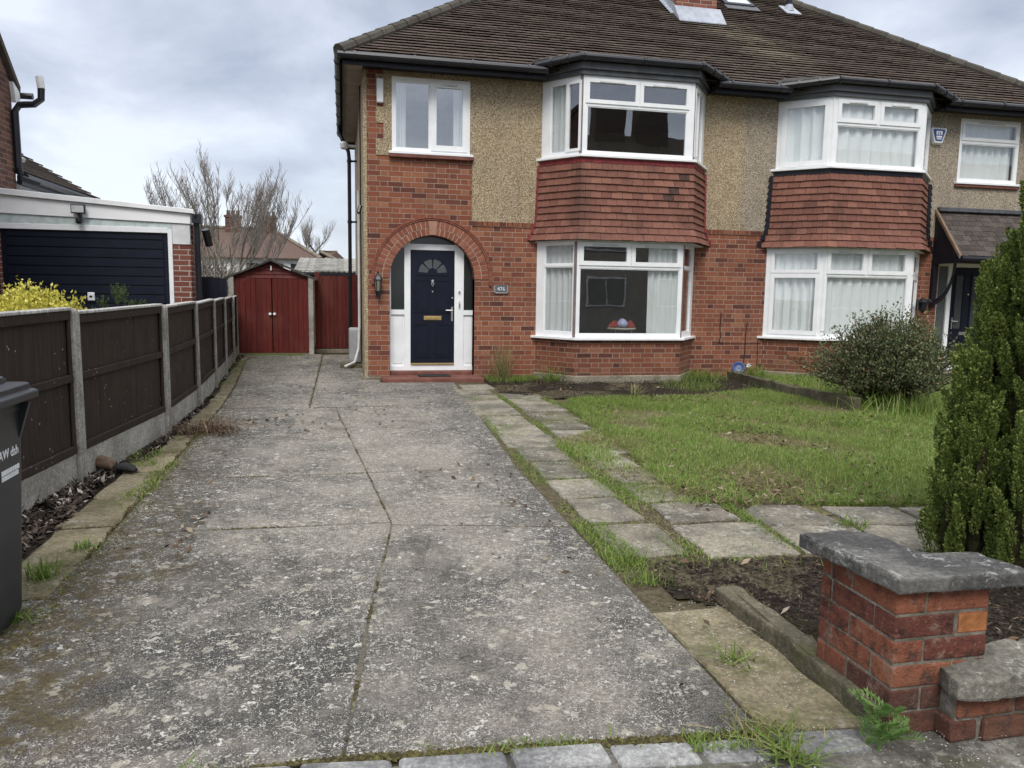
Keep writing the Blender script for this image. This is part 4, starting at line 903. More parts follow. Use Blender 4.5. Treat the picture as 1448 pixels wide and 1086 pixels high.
# ---- main roof: plain tiles laid course by course, each tile its own small slab
TP = math.tan(R(36.5)); EY, EZ = 12.36, 5.165; RUN = 4.15; HXL, HXR = 0.0, 13.64
mb_v, mb_f = [], []
def roof_tiles(rows=44):
    V, F = [], []
    g = RUN/rows
    for r in range(rows):
        y0, y1 = EY+r*g, EY+(r+1)*g; z0, z1 = EZ+TP*(y0-EY), EZ+TP*(y1-EY)
        xl, xr = HXL+(y0-EY), HXR-(y0-EY); xl1, xr1 = HXL+(y1-EY), HXR-(y1-EY)
        w = .19; sh = .5*(r % 2); n = int((HXR-HXL)/w)+2; wav = .008*math.sin(r*1.7)
        for i in range(n):
            a = HXL+(i-sh)*w; b = a+w-.004
            a0, b0 = max(a, xl), min(b, xr); a1, b1 = max(a, xl1), min(b, xr1)
            if b0-a0 < .01: continue
            if b1 < a1: b1 = a1 = (a1+b1)/2
            t = .032+random.uniform(-.003, .004)+.004*math.sin(a*1.3+r); dy = random.uniform(-.006, .006)
            k = len(V)
            V += [(a0, y0+dy-.030, z0+t-.029), (b0, y0+dy-.030, z0+t-.029), (b0, y0+dy-.030, z0+t-.016), (a0, y0+dy-.030, z0+t-.016), (a1, y1+.03, z1+.010), (b1, y1+.03, z1+.010), (a1, y1+.03, z1-.012), (b1, y1+.03, z1-.012)]
            F += [(k, k+1, k+2, k+3), (k+3, k+2, k+5, k+4), (k+1, k, k+6, k+7)]
    return V, F
V, F = roof_tiles(); rf = npmesh('roof', V, F, M['tile'], house)
mb = MB()                            # the planes under the tiles and the hidden hips and back slope
yr = EY+RUN; zr = EZ+TP*RUN; a, b = HXL+RUN, HXR-RUN
mb.poly([(HXL, EY, EZ-.02), (HXR, EY, EZ-.02), (b, yr, zr-.02), (a, yr, zr-.02)]); mb.poly([(HXL, yr+RUN, EZ), (HXR, yr+RUN, EZ), (b, yr, zr), (a, yr, zr)])
mb.poly([(HXL, EY, EZ), (a, yr, zr), (HXL, yr+RUN, EZ)]); mb.poly([(HXR, EY, EZ), (b, yr, zr), (HXR, yr+RUN, EZ)])
mb.build('roof_slope', M['tile'], rf)
mb = MB()                            # bonnet tiles along both hips and ridge tiles
def hip(a, b, r=.105, seg=.33):
    a, b = Vector(a), Vector(b); n = int((b-a).length/seg)
    for i in range(n):
        p, q = a.lerp(b, i/n), a.lerp(b, (i+1.06)/n); mb.tube([p, q], [r*1.06, r*.94], 10)
hip((HXL-.02, EY-.02, EZ+.01), (a, yr, zr+.02)); hip((HXR+.02, EY-.02, EZ+.01), (b, yr, zr+.02)); hip((a, yr, zr+.02), (b, yr, zr+.02))
mb.build('hip_tiles', rooftile('hip_tile', [(0, (0.05, 0.044, 0.038)), (1, (0.10, 0.09, 0.075))], False, .5), rf)
# chimney with lead flashing
roofz = lambda y: EZ+TP*(y-EY)
cx0, cx1, cy0, cy1 = 6.50, 7.36, 14.98, 15.75
mb = MB(); mb.box(cx0, cx1, cy0, cy1, 6.7, 9.6); ch = mb.build('chimney', M['chimney_brick'], rf)
mb = MB(); mb.box(cx0-.05, cx1+.05, cy0-.05, cy1+.05, 9.6, 9.72)
for k in range(3): mb.lathe((cx0+.18+k*.25, (cy0+cy1)/2, 9.72), [(.10, 0), (.09, .35), (.11, .38)], 10)
mb.build('chimney_pot', M['step'], ch)
mb = MB(); z = roofz(cy0)
mb.hexa([(cx0-.05, cy0-.30, roofz(cy0-.30)+.035), (cx1+.08, cy0-.30, roofz(cy0-.30)+.035), (cx1+.08, cy0, z+.04), (cx0-.05, cy0, z+.04)], [(cx0-.05, cy0-.30, roofz(cy0-.30)+.055), (cx1+.08, cy0-.30, roofz(cy0-.30)+.055), (cx1+.08, cy0-.012, z+.20), (cx0-.05, cy0-.012, z+.20)])
for i in range(6):
    y = cy0+.02+i*.13
    for x, s_ in ((cx0, -1), (cx1, 1)): mb.hexa([(x+s_*.02, y, roofz(y)), (x, y, roofz(y)), (x, y+.125, roofz(y+.125)), (x+s_*.02, y+.125, roofz(y+.125))], [(x+s_*.02, y, roofz(y)+.20), (x, y, roofz(y)+.20), (x, y+.125, roofz(y+.125)+.17), (x+s_*.02, y+.125, roofz(y+.125)+.17)])
    mb.hexa([(cx0-.11, y, roofz(y)+.04), (cx0, y, roofz(y)+.04), (cx0, y+.11, roofz(y+.11)+.04), (cx0-.11, y+.11, roofz(y+.11)+.04)], [(cx0-.11, y, roofz(y)+.055), (cx0, y, roofz(y)+.055), (cx0, y+.11, roofz(y+.11)+.055), (cx0-.11, y+.11, roofz(y+.11)+.055)])
mb.build('flashing', M['lead_bright'], ch)
mb = MB()                            # roof window
sl = Vector((0, math.cos(R(36.5)), math.sin(R(36.5)))); nn = Vector((0, -math.sin(R(36.5)), math.cos(R(36.5)))); o = Vector((7.98, 15.77, roofz(15.77)))
mb.obox(o, UX, sl, nn, (-.06, -.05, 0), (.62, 1.05, .075)); rw = mb.build('roof_window', M['fascia'], rf, bevel=.012)
mb = MB(); mb.obox(o, UX, sl, nn, (.02, .03, .076), (.54, .97, .082)); mb.build('pane', plain('sky_glass', (0.5, 0.55, 0.6), .06, .9), rw)
mb = MB(); mb.obox(o, UX, sl, nn, (-.1, -.28, .03), (.66, -.05, .05)); mb.build('lead_apron', M['lead'], rw)
mb = MB(); mb.tube([(9.45, 15.80, roofz(15.80)), (9.45, 15.80, roofz(15.80)+.55)], .065, 12); vp = mb.build('vent_pipe', M['fascia'], rf)
mb = MB(); o = Vector((9.45, 15.72, roofz(15.72))); mb.obox(o, UX, sl, nn, (-.17, -.16, .035), (.17, .30, .055)); mb.lathe((9.45, 15.80, roofz(15.80)), [(.12, 0), (.075, .14)], 12); mb.build('pipe_collar', M['lead_bright'], vp)
# eaves: gutters, fascias, soffit, downpipe
for a, b in ((-.04, 3.22), (6.16, 7.52), (10.66, 13.68)):
    mb = MB(); mb.tube([(a, 12.335, 5.135), (b, 12.335, 5.135)], .058, 10)
    for i in range(int((b-a)/.9)+1): x = a+.25+i*.9; mb.tube([(x-.018, 12.335, 5.135), (x+.018, 12.335, 5.135)], .068, 10)
    mb.build('gutter', M['black'], house)
mb = MB(); mb.tube([(-.035, 12.30, 5.135), (-.035, 18.6, 5.135)], .058, 10)
for i in range(7): y = 12.7+i*.95; mb.tube([(-.035, y-.018, 5.135), (-.035, y+.018, 5.135)], .068, 10)
mb.build('gutter', M['black'], house)
for a, b in ((.03, 3.22), (6.16, 7.52), (10.66, 13.62)): mb = MB(); mb.box(a, b, 12.415, 12.44, 5.015, 5.175); mb.box(a, b, 12.44, D-.013, 5.055, 5.075); mb.build('fascia', M['fascia'], house)
mb = MB(); mb.box(.03, .055, 12.441, 18.9, 5.015, 5.175); mb.build('fascia', M['fascia'], house)
mb = MB(); mb.box(.056, XL-.013, 12.45, 18.9, 5.045, 5.062); mb.build('soffit', M['soffit'], house)
mb = MB(); mb.tube([(-.035, 17.7, 5.10), (-.035, 17.7, 4.98), (.02, 17.65, 4.86), (.15, 17.6, 4.60), (.165, 17.6, 4.45), (.165, 17.6, .3)], .042, 10)
for z in (4.4, 3.1, 1.9, .8): mb.tube([(.165, 17.6, z-.03), (.165, 17.6, z+.03)], .052, 10); mb.box(.165, XL, 17.58, 17.62, z-.02, z+.02)
mb.build('downpipe', M['black'], house)
mb = MB(); mb.tube([(.06, 16.9, 4.62), (.06, 17.05, 4.62), (XL, 17.05, 4.62)], .03, 8); mb.lathe((.06, 16.9, 4.62), [(.02, -.10), (.08, -.07), (.085, .02), (.05, .06)], 14); mb.build('floodlight', M['white_dull'], house)
mb = MB(); mb.box(.10, XL-.012, 14.5, 14.95, .28, .92); mb.lathe((.115, 14.725, .92), [(.0, .1), (.12, .06)], 8) if False else None; mb.build('meter_box', M['greybox'], house, bevel=.05, seg=3)
mb = MB(); mb.tube([(.29, 14.40, 3.4), (.29, 14.40, 1.0), (.27, 14.38, .55), (.2, 14.3, .32), (.02, 14.25, .24)], .022, 8); mb.build('cable', M['white_dull'], house)
mb = MB(); mb.box(-.06, XL-.012, 14.35, 14.9, .12, .275); mb.build('concrete_block', M['mossy'], house, bevel=.03, seg=2)
mb = MB(); mb.tube([(.30, 13.4, 3.02), (.27, 13.35, 2.9)], .035, 8); mb.tube([(.31, 13.6, 5.0), (.31, 13.6, .4)], .012, 6); mb.build('vent', M['black'], house)
# small things fixed to the front
mb = MB(); mb.box(.548, .655, D-.075, D-.012, 4.55, 4.92); mb.build('alarm_bell', M['white_dull'], house, bevel=.012)
mb = MB(); pts = [(-.155, .14), (.155, .14), (.165, .10), (.085, -.135), (-.085, -.135), (-.165, .10)]
mb.hexa([(10.78+x*1.06, D-.013, 4.62+z*1.08-.015) for x, z in pts], [(10.78+x, D-.085, 4.62+z) for x, z in pts]); ab = mb.build('alarm_box', M['white_dull'], house, bevel=.012, seg=2)
mb = MB(); mb.hexa([(10.78+x*.78, D-.084, 4.625+z*.78) for x, z in pts], [(10.78+x*.76, D-.090, 4.625+z*.76) for x, z in pts]); mb.build('alarm_face', M['alarm_blue'], ab)
mb = MB()
for x0, x1, z0, z1 in ((-.065, .065, .055, .075), (-.065, -.03, .01, .055), (.03, .065, .01, .055), (-.012, .012, .005, .05), (-.06, .06, -.045, -.01), (-.05, .05, -.075, -.055)): mb.box(10.78+x0, 10.78+x1, D-.094, D-.0895, 4.625+z0, 4.625+z1)
mb.build('alarm_marks', M['marks'], ab)
mb = MB(); mb.box(2.475, 2.70, D-.022, D-.004, 1.612, 1.735)
for i in range(8):
    a, b = 2.475+.225*i/8, 2.475+.225*(i+1)/8; h = lambda x: 1.735+.018*(1-((x-2.5875)/.1125)**2)
    mb.hexa([(a, D-.022, 1.734), (b, D-.022, 1.734), (b, D-.004, 1.734), (a, D-.004, 1.734)], [(a, D-.022, h(a)), (b, D-.022, h(b)), (b, D-.004, h(b)), (a, D-.004, h(a))])
hn = mb.build('house_number', plain('slate_plaque', (0.10, 0.115, 0.12), .7, .3, .35, 60), house)
text_mesh('numerals', '476', .088, .004, M['marks'], hn, (2.5875, D-.026, 1.678), UX, NY)
mb = MB()
for q in ((2.472, 2.703, 1.608, 1.622), (2.472, 2.484, 1.608, 1.74), (2.691, 2.703, 1.608, 1.74)): mb.box(q[0], q[1], D-.028, D-.004, q[2], q[3])
mb.build('plaque_rim', plain('plaque_rim', (0.33, 0.34, 0.33), .7), hn)
mb = MB(); lx, ly, lz = .555, D-.12, 1.70      # carriage lantern by the arch
mb.box(lx-.03, lx+.03, D-.02, D-.004, 1.54, 1.75); mb.tube([(lx, D-.02, 1.60), (lx, ly, 1.57), (lx, ly, 1.62)], .012, 6)
mb.lathe((lx, ly, 1.62), [(.02, -.10), (.035, -.05), (.05, 0.0)], 6); mb.lathe((lx, ly, 1.80), [(.078, 0), (.05, .05), (.018, .09), (.012, .13)], 6)
for k in range(6):
    a = 2*math.pi*k/6; mb.tube([(lx+.045*math.cos(a), ly+.045*math.sin(a), 1.62), (lx+.062*math.cos(a), ly+.062*math.sin(a), 1.80)], .007, 5)
wl = mb.build('wall_lantern', M['black'], house)
mb = MB(); mb.lathe((lx, ly, 1.62), [(.038, 0), (.054, .178)], 6); mb.build('lantern_glass', plain('lantern_glass', (.22, .2, .15), .2, .5), wl)
mb = MB(); lx, ly = 10.60, 12.58                # black lantern by the right-hand door
mb.box(lx-.05, lx+.05, D-.02, D-.004, 1.42, 1.62); mb.tube([(lx, D-.02, 1.56), (lx, ly-.02, 1.60)], .02, 6); mb.lathe((lx, ly-.05, 1.45), [(.02, -.09), (.07, -.03), (.09, .10), (.115, .11), (.05, .17), (.02, .2)], 8); mb.lathe((lx+.13, ly-.06, 1.58), [(.05, -.03), (.06, 0), (.02, .04)], 8)
mb.build('wall_lantern', M['black'], house)
# cracks and an old pipe chase in the brick between the bays
def crack(pts, w=.010):
    mb = MB()
    for (a, c), (b, d) in zip(pts, pts[1:]):
        dx, dz = b-a, d-c; L = math.hypot(dx, dz); px, pz = -dz/L*w, dx/L*w
        mb.hexa([(a-px, D-.0015, c-pz), (b-px, D-.0015, d-pz), (b-px, D-.006, d-pz), (a-px, D-.006, c-pz)], [(a+px, D-.0015, c+pz), (b+px, D-.0015, d+pz), (b+px, D-.006, d+pz), (a+px, D-.006, c+pz)])
    return mb
mb = crack([(6.62, 1.32), (6.61, 1.05), (6.63, .88), (6.60, .77)]); n2 = crack([(7.14, 1.15), (7.12, .9), (7.12, .6), (7.10, .28)]); n3 = crack([(6.6, .772), (7.1, .766), (7.43, .775)], .005); n4 = crack([(7.37, .85), (7.38, .5), (7.36, .28)], .008)
for q in (n2, n3, n4):
    k = len(mb.v); mb.v += q.v; mb.f += [[i+k for i in f] for f in q.f]; mb.mi += q.mi
mb.build('wall_crack', plain('crack', (0.045, 0.03, 0.025), .95, .1), house)

# ---- curtains, ornament and mat
def curtain(label, p0, p1, z0, z1, mat='net', folds=14, amp=.03, group='curtains at the house windows'):
    p0, p1 = Vector((*p0, 0)), Vector((*p1, 0)); d = p1-p0; L = d.length; d.normalize(); n = Vector((d.y, -d.x, 0)); N = folds*8
    ph = random.uniform(0, 6); V = []
    for r, z in enumerate(np.linspace(z0, z1, 7)):
        for i in range(N+1):
            t = i/N; a = amp*(1-.35*r/6)*(math.sin(2*math.pi*folds*t+ph+.5*math.sin(t*9+r*.25))+.35*math.sin(2*math.pi*folds*2.3*t+1.3)); p = p0+d*(L*t)+n*a; V.append((p.x, p.y, z))
    F = [(r*(N+1)+i, r*(N+1)+i+1, (r+1)*(N+1)+i+1, (r+1)*(N+1)+i) for r in range(6) for i in range(N)]
    c = (p0+p1)/2; return tag(npmesh('curtain', V, F, M[mat], loc=(c.x, c.y, z0), smooth=True), label, 'curtain', group)
def set_in(x, y): return (x, y)
curtain('narrow white curtain at left edge of the window above the arch', (.83, D+.15), (1.02, D+.15), 3.86, 5.0, 'curtain', 3)
curtain('narrow white curtain at right edge of the window above the arch', (1.78, D+.15), (2.02, D+.15), 3.86, 5.0, 'curtain', 3)
curtain('white curtain in the left splay of the upper left bay', (3.36, 12.74), (3.62, 12.38), 3.86, 5.0, 'curtain', 3)
curtain('pale net curtain in the left splay of the lower left bay', (3.30, 12.76), (3.75, 12.17), .93, 2.46, 'net', 6)
curtain('white drawn curtain at right of the lower left bay front window', (4.96, 12.19), (5.50, 12.19), .93, 2.46, 'curtain', 5, .035)
curtain('net curtain across the front of the lower right bay', (8.26, 12.19), (9.93, 12.19), .93, 2.46, 'net', 9, .028)
curtain('net curtain in the left splay of the lower right bay', (7.56, 12.76), (8.24, 12.18), .93, 2.46, 'net', 6, .035)
curtain('net curtain across the front of the upper right bay', (8.26, 12.19), (9.95, 12.19), 3.88, 4.99, 'net', 8, .028)
curtain('net curtain in the left splay of the upper right bay', (7.60, 12.76), (8.22, 12.19), 3.88, 4.99, 'net', 4, .03)
curtain('net curtain in the window right of the alarm box', (11.34, D+.125), (12.6, D+.125), 3.84, 4.97, 'net', 8, .03)
tb = thing('side_table', 'small pale side table behind the lower left bay window', 'table', (4.62, 12.42, .26))
mb = MB(); mb.lathe((4.62, 12.42, 1.03), [(.24, 0), (.25, .015), (.24, .03)], 24); mb.build('table_top', plain('pale_wood', (.4, .36, .3), .5), tb)
for dx in (-.14, .14):
    for dy in (-.1, .1): mb = MB(); mb.tube([(4.62+dx*1.1, 12.42+dy*1.1, .26), (4.62+dx, 12.42+dy, 1.03)], .014, 6); mb.build('leg', M['white_dull'], tb)
orn = thing('ornament', 'red white and lilac ornament on the side table in the bay window', 'ornament', (4.62, 12.38, 1.06))
mb = MB(); mb.lathe((4.62, 12.38, 1.06), [(.02, 0), (.09, .03), (.10, .08), (.05, .14), (.0, .16)], 14); mb.build('ornament_body', plain('lilac_china', (.42, .42, .62), .3), orn, smooth=True)
mb = MB(); mb.hexa([(4.36, 12.36, 1.075), (4.52, 12.36, 1.06), (4.52, 12.44, 1.06), (4.36, 12.44, 1.075)], [(4.46, 12.36, 1.18), (4.53, 12.36, 1.17), (4.53, 12.44, 1.17), (4.46, 12.44, 1.18)]); mb.hexa([(4.72, 12.36, 1.06), (4.86, 12.36, 1.07), (4.86, 12.44, 1.07), (4.72, 12.44, 1.06)], [(4.71, 12.36, 1.16), (4.78, 12.36, 1.19), (4.78, 12.44, 1.19), (4.71, 12.44, 1.16)]); mb.build('ornament_wing', plain('red_china', (.35, .05, .04), .3), orn, bevel=.015)
mb = MB(); mb.box(1.20, 1.72, 12.52, 12.79, .2365, .252); tag(mb.build('doormat', M['rubber'], loc=(1.46, 12.65, .236), bevel=.004), 'thin dark doormat lying on the red doorstep', 'doormat')

# ================================================================== NEIGHBOUR ON THE LEFT: HOUSE AND GARAGE
nh = thing('brick_house', 'old brown brick house with black drainpipe at the left edge', 'house', (-5.2, 13.8, .17))
mb = MB(); mb.box(-12, -5.0, 8.9, 13.80, 0, 4.72)
mb.hexa([(-12, 8.9, 4.72), (-5.0, 8.9, 4.72), (-5.0, 13.8, 4.72), (-12, 13.8, 4.72)], [(-12, 9.35, 8.9), (-5.0, 9.35, 8.9), (-5.0, 9.45, 8.9), (-12, 9.45, 8.9)])
mb.build('wall', M['old_brick'], nh)
mb = MB(); sl_ = (8.9-4.66)/(9.4-13.95)
mb.hexa([(-12.1, 13.98, 4.62), (-4.93, 13.98, 4.62), (-4.93, 9.4, 8.95), (-12.1, 9.4, 8.95)], [(-12.1, 14.0, 4.72), (-4.93, 14.0, 4.72), (-4.93, 9.4, 9.08), (-12.1, 9.4, 9.08)])
mb.hexa([(-12.1, 8.7, 8.2), (-4.93, 8.7, 8.2), (-4.93, 9.4, 8.95), (-12.1, 9.4, 8.95)], [(-12.1, 8.65, 8.3), (-4.93, 8.65, 8.3), (-4.93, 9.4, 9.08), (-12.1, 9.4, 9.08)])
mb.build('roof', M['neigh_tile'], nh)
mb = MB(); mb.hexa([(-5.0, 13.81, 4.44), (-4.94, 13.81, 4.44), (-4.94, 13.98, 4.50), (-5.0, 13.98, 4.50)], [(-5.0, 13.74, 4.74), (-4.94, 13.74, 4.74), (-4.94, 13.98, 4.64), (-5.0, 13.98, 4.64)]); mb.build('barge_end', M['white_dull'], nh)
mb = MB(); mb.tube([(-8, 14.05, 4.60), (-4.78, 14.05, 4.60)], .05, 8); mb.build('gutter', M['black'], nh)
mb = MB(); mb.tube([(-4.55, 13.74, 4.68), (-4.56, 13.74, 4.50), (-4.66, 13.74, 4.42), (-4.88, 13.76, 4.40), (-4.945, 13.76, 4.30), (-4.94, 13.76, 3.45), (-4.92, 13.80, 3.30), (-4.7, 13.9, 3.22)], .052, 10); dp = mb.build('downpipe', M['black'], nh)
mb = MB(); mb.tube([(-4.55, 13.74, 4.66), (-4.57, 13.74, 4.84)], .055, 10); mb.build('pipe_top', M['white_dull'], dp)
mb = MB(); mb.hexa([(-9, 13.8, .1), (-5.15, 13.8, .1), (-5.15, 17.8, .1), (-9, 17.8, .1)], [(-9, 13.8, 3.3), (-5.15, 13.8, 3.3), (-5.15, 17.8, 3.3), (-9, 17.8, 3.3)]); mb.build('rear_extension', M['white_dull'], nh)
mb = MB(); mb.hexa([(-4.96, 13.82, 3.33), (-4.96, 17.95, 3.33), (-7.6, 17.95, 4.88), (-7.6, 13.82, 4.88)], [(-4.96, 13.82, 3.41), (-4.96, 17.95, 3.41), (-7.6, 17.95, 4.97), (-7.6, 13.82, 4.97)])
for k in range(15):                   # courses of the extension roof
    t0, t1 = k/15, (k+1)/15; p = lambda t, h: (-4.96-2.64*t, 3.41+1.56*t+h)
    a, b = p(t0, .035), p(t1, .008); mb.hexa([(a[0]+.02, 13.82, a[1]-.03), (a[0]+.02, 17.97, a[1]-.03), (b[0], 17.97, b[1]-.01), (b[0], 13.82, b[1]-.01)], [(a[0]+.02, 13.82, a[1]), (a[0]+.02, 17.97, a[1]), (b[0], 17.97, b[1]), (b[0], 13.82, b[1])])
er = mb.build('extension_roof', M['neigh_tile'], nh)
mb = MB(); u = Vector((-.862, 0, .507)); n_ = Vector((.507, 0, .862)); mb.obox((-5.45, 14.6, 3.72), u, (0, 1, 0), n_, (0, 0, .03), (.55, .8, .10)); mb.build('roof_window', M['white_dull'], er)
mb = MB(); mb.box(-5.0, -4.93, 13.83, 17.95, 3.20, 3.34); mb.tube([(-4.88, 13.83, 3.32), (-4.88, 17.9, 3.32)], .055, 8); mb.build('extension_gutter', M['black'], nh)

ga = thing('garage', 'white fronted garage with navy horizontal panel door', 'garage', (-3.7, 13.0, .18))
mb = MB(); mb.box(-2.575, -2.315, 13.0, 13.25, .1, 2.29); mb.hexa([(-2.6, 13.25, .1), (-2.315, 13.25, .1), (-2.95, 17.2, .1), (-3.2, 17.2, .1)], [(-2.6, 13.25, 2.6), (-2.315, 13.25, 2.6), (-2.95, 17.2, 2.6), (-3.2, 17.2, 2.6)])
mb.box(-5.14, -4.975, 13.0, 13.6, .1, 2.6); mb.build('wall', M['garage_brick'], ga)
mb = MB(); mb.hexa([(-5.14, 12.96, 2.685), (-2.30, 12.96, 2.605), (-2.30, 13.2, 2.605), (-5.14, 13.2, 2.685)], [(-5.14, 12.96, 2.96), (-2.30, 12.96, 2.755), (-2.30, 13.2, 2.755), (-5.14, 13.2, 2.96)]); mb.build('fascia_board', plain('clean_white_board', (.88, .89, .90), .4, .4, .04, 3), ga, bevel=.004)
mb = MB(); mb.hexa([(-5.14, 12.91, 2.962), (-2.24, 12.91, 2.757), (-2.98, 17.3, 2.757), (-5.14, 17.3, 2.962)], [(-5.14, 12.91, 3.055), (-2.24, 12.91, 2.825), (-2.98, 17.3, 2.825), (-5.14, 17.3, 3.055)]); mb.build('roof', plain('white_roof_edge', (.80, .81, .82), .45, .35, .08, 3), ga, bevel=.006)
mb = MB(); mb.hexa([(-5.14, 12.985, 2.54), (-2.575, 12.985, 2.51), (-2.575, 13.1, 2.51), (-5.14, 13.1, 2.54)], [(-5.14, 12.985, 2.684), (-2.575, 12.985, 2.61), (-2.575, 13.1, 2.61), (-5.14, 13.1, 2.684)]); mb.build('header_board', M['mint'], ga)
mb = MB(); mb.box(-4.98, -2.64, 12.975, 13.1, 2.455, 2.538); mb.box(-2.64, -2.577, 12.975, 13.1, .15, 2.51); mb.build('door_frame', M['white'], ga, bevel=.004)
mb = MB(); mb.box(-2.573, -2.317, 12.985, 13.05, 2.292, 2.604); mb.build('corner_panel', M['white_dull'], ga)
mb = MB(); mb.box(-4.975, -2.645, 13.03, 13.08, .18, 2.454)
zz = [2.44, 2.343, 2.20, 2.056, 1.917, 1.778, 1.640, 1.50, 1.36, 1.22, 1.08, .94, .80, .66, .52, .38, .24]
for b, a in zip(zz, zz[1:]): mb.box(-4.90, -2.715, 13.012, 13.031, a+.010, b-.010)
gd = mb.build('garage_door', M['navy'], ga, bevel=.004)
mb = MB(); mb.lathe((-3.77, 12.992, 1.462), [(.055, -.012), (.06, .012)], 8, 'y'); mb.box(-3.82, -3.72, 12.982, 13.012, 1.40, 1.53); mb.build('handle', M['marks'], gd, bevel=.01)
mb = MB(); mb.box(-3.79, -3.75, 12.976, 12.983, 1.45, 1.48); mb.build('keyhole', M['black'], gd)
mb = MB(); mb.box(-3.95, -3.755, 12.84, 12.90, 2.70, 2.83); mb.box(-3.87, -3.83, 12.88, 12.965, 2.60, 2.72); mb.lathe((-3.85, 12.87, 2.60), [(.03, -.05), (.045, -.02), (.045, .03)], 10); fl = mb.build('floodlight', M['black'], ga, bevel=.006)
mb = MB(); mb.box(-3.935, -3.77, 12.834, 12.841, 2.715, 2.815); mb.build('lamp_glass', plain('lamp_glass', (.5, .52, .53), .15, .6), fl)
mb = MB(); mb.tube([(-2.21, 12.93, 2.74), (-2.21, 12.97, 2.55), (-2.20, 13.0, .2)], .045, 10); mb.box(-2.27, -2.13, 12.90, 13.05, 2.62, 2.755); mb.tube([(-2.14, 13.3, 2.55), (-2.10, 13.4, 2.30)], .06, 8); mb.build('downpipe', M['black'], ga)

# ================================================================== FENCES AND GATES
FP = [(-2.36, 4.0), (-2.07, 6.58), (-1.82, 8.48), (-1.80, 10.13), (-1.87, 11.95), (-1.94, 13.5), (-2.03, 15.1), (-2.15, 16.65)]
fc = thing('fence', 'brown timber panel fence between concrete posts beside the drive', 'fence', (-1.87, 10, .14))
for i, (x, y) in enumerate(FP):
    g = gz(x, y); top = 1.455+random.uniform(-.012, .012); lean = random.uniform(-.012, .012); w = .055
    a = FP[max(0, i-1)]; b = FP[min(len(FP)-1, i+1)]; d = Vector((b[0]-a[0], b[1]-a[1], 0)).normalized(); n = Vector((d.y, -d.x, 0))
    mb = MB(); P = lambda s_, t_, z: (x+d.x*s_+n.x*(t_)+n.x*lean*(z-g), y+d.y*s_+n.y*t_+n.y*lean*(z-g), z)
    sec = [(-w, w), (-.022, w), (-.018, w-.014), (.018, w-.014), (.022, w), (w, w), (w, -w), (-w, -w)]
    sec = [(w, w), (.02, w), (.014, w-.010), (-.014, w-.010), (-.02, w), (-w, w), (-w, -w), (w, -w)]
    lv = [(g-.2, 1.0), (top-.03, 1.0), (top, .72)]; rings = [[mb.vert(P(s_*k, t_*k, z)) for s_, t_ in sec] for z, k in lv]
    for r0, r1 in zip(rings, rings[1:]):
        for k in range(8): mb.f.append([r0[k], r0[(k+1) % 8], r1[(k+1) % 8], r1[k]]); mb.mi.append(0)
    mb.f.append(rings[-1]); mb.mi.append(0); mb.build('post', M['post'], fc, bevel=.006)
for (x0, y0), (x1, y1) in zip(FP, FP[1:]):
    a, b = Vector((x0, y0, 0)), Vector((x1, y1, 0)); d = (b-a).normalized(); n = Vector((d.y, -d.x, 0)); a += d*.058; b -= d*.058; L = (b-a).length; g = gz(x0, (y0+y1)/2)
    up = Vector((0, 0, 1)); q = Vector((a.x, a.y, 0)); sl2 = (gz(0, y1)-gz(0, y0))/L; dd = d+up*sl2
    z0 = gz(x0, y0)
    mb = MB(); mb.obox(q+up*z0, dd, n, up, (0, -.025, -.15), (L, .025, .235)); mb.build('gravel_board', M['post'], fc, bevel=.004)
    mb = MB(); nb = max(6, int(L/.125)); w = L/nb
    for i in range(nb):
        o_ = random.uniform(-.0008, .0008); mb.obox(q+up*z0, dd, n, up, (i*w, -.012+o_, .24), (i*w+w-.0005, .004+o_, 1.325-(z0-.09)*.9))
    pn = mb.build('panel', M['fence'], fc)
    tp = 1.325-(z0-.09)*.9; mb = MB()
    for za, zb_ in ((.245, .305), (.805, .865), (tp-.07, tp)): mb.obox(q+up*z0, dd, n, up, (0, .010, za), (L, .034, zb_))
    for s0, s1 in ((0, .035), (L-.035, L)): mb.obox(q+up*z0, dd, n, up, (s0, .010, .306), (s1, .030, .804)); mb.obox(q+up*z0, dd, n, up, (s0, .010, .866), (s1, .030, tp-.071))
    mb.build('rail', M['fence'], pn, bevel=.004)
    mb = MB(); mb.obox(q+up*z0, dd, n, up, (0, -.035, tp+.001), (L, .045, tp+.026)); mb.build('capping_rail', M['fence_cap'], pn, bevel=.005)

pg = thing('prefab_garage', 'small concrete garage with red double doors and felt roof', 'garage', (-1.45, 17.0, .24))
def boards(mb, x0, x1, z0, z1, y, w, arch=0.0):
    n = max(1, round((x1-x0)/w)); w = (x1-x0)/n
    for i in range(n):
        c = (i+.5)/n; h = arch*math.sin(math.pi*c)
        mb.box(x0+i*w+.0025, x0+(i+1)*w-.0025, y+random.uniform(-.003, .002), y+.03, z0+random.uniform(-.006, .006), z1+h)
for x0, x1 in ((-2.20, -1.462), (-1.448, -.715)):
    mb = MB(); boards(mb, x0, x1, .27, 1.83, 17.0, .105); lf = mb.build('door', M['red'], pg)
    x = -1.50 if x0 < -2 else -1.41
    mb = MB(); mb.lathe((x, 16.985, 1.09), [(.028, -.01), (.032, .012)], 10, 'y'); mb.tube([(x-.025, 16.97, 1.09), (x, 16.955, 1.07), (x+.025, 16.97, 1.09)], .008, 6); mb.build('handle', M['marks'], lf)
for x in (-2.26, -.66):
    mb = MB(); mb.box(x-.052, x+.052, 16.93, 17.03, .1, 1.86); mb.build('post', M['post'], pg, bevel=.01)
mb = MB(); mb.box(-2.2, -.72, 16.98, 17.1, .2, .262); mb.build('door_sill', M['plinth'], pg)
mb = MB()                             # weatherboarded gable
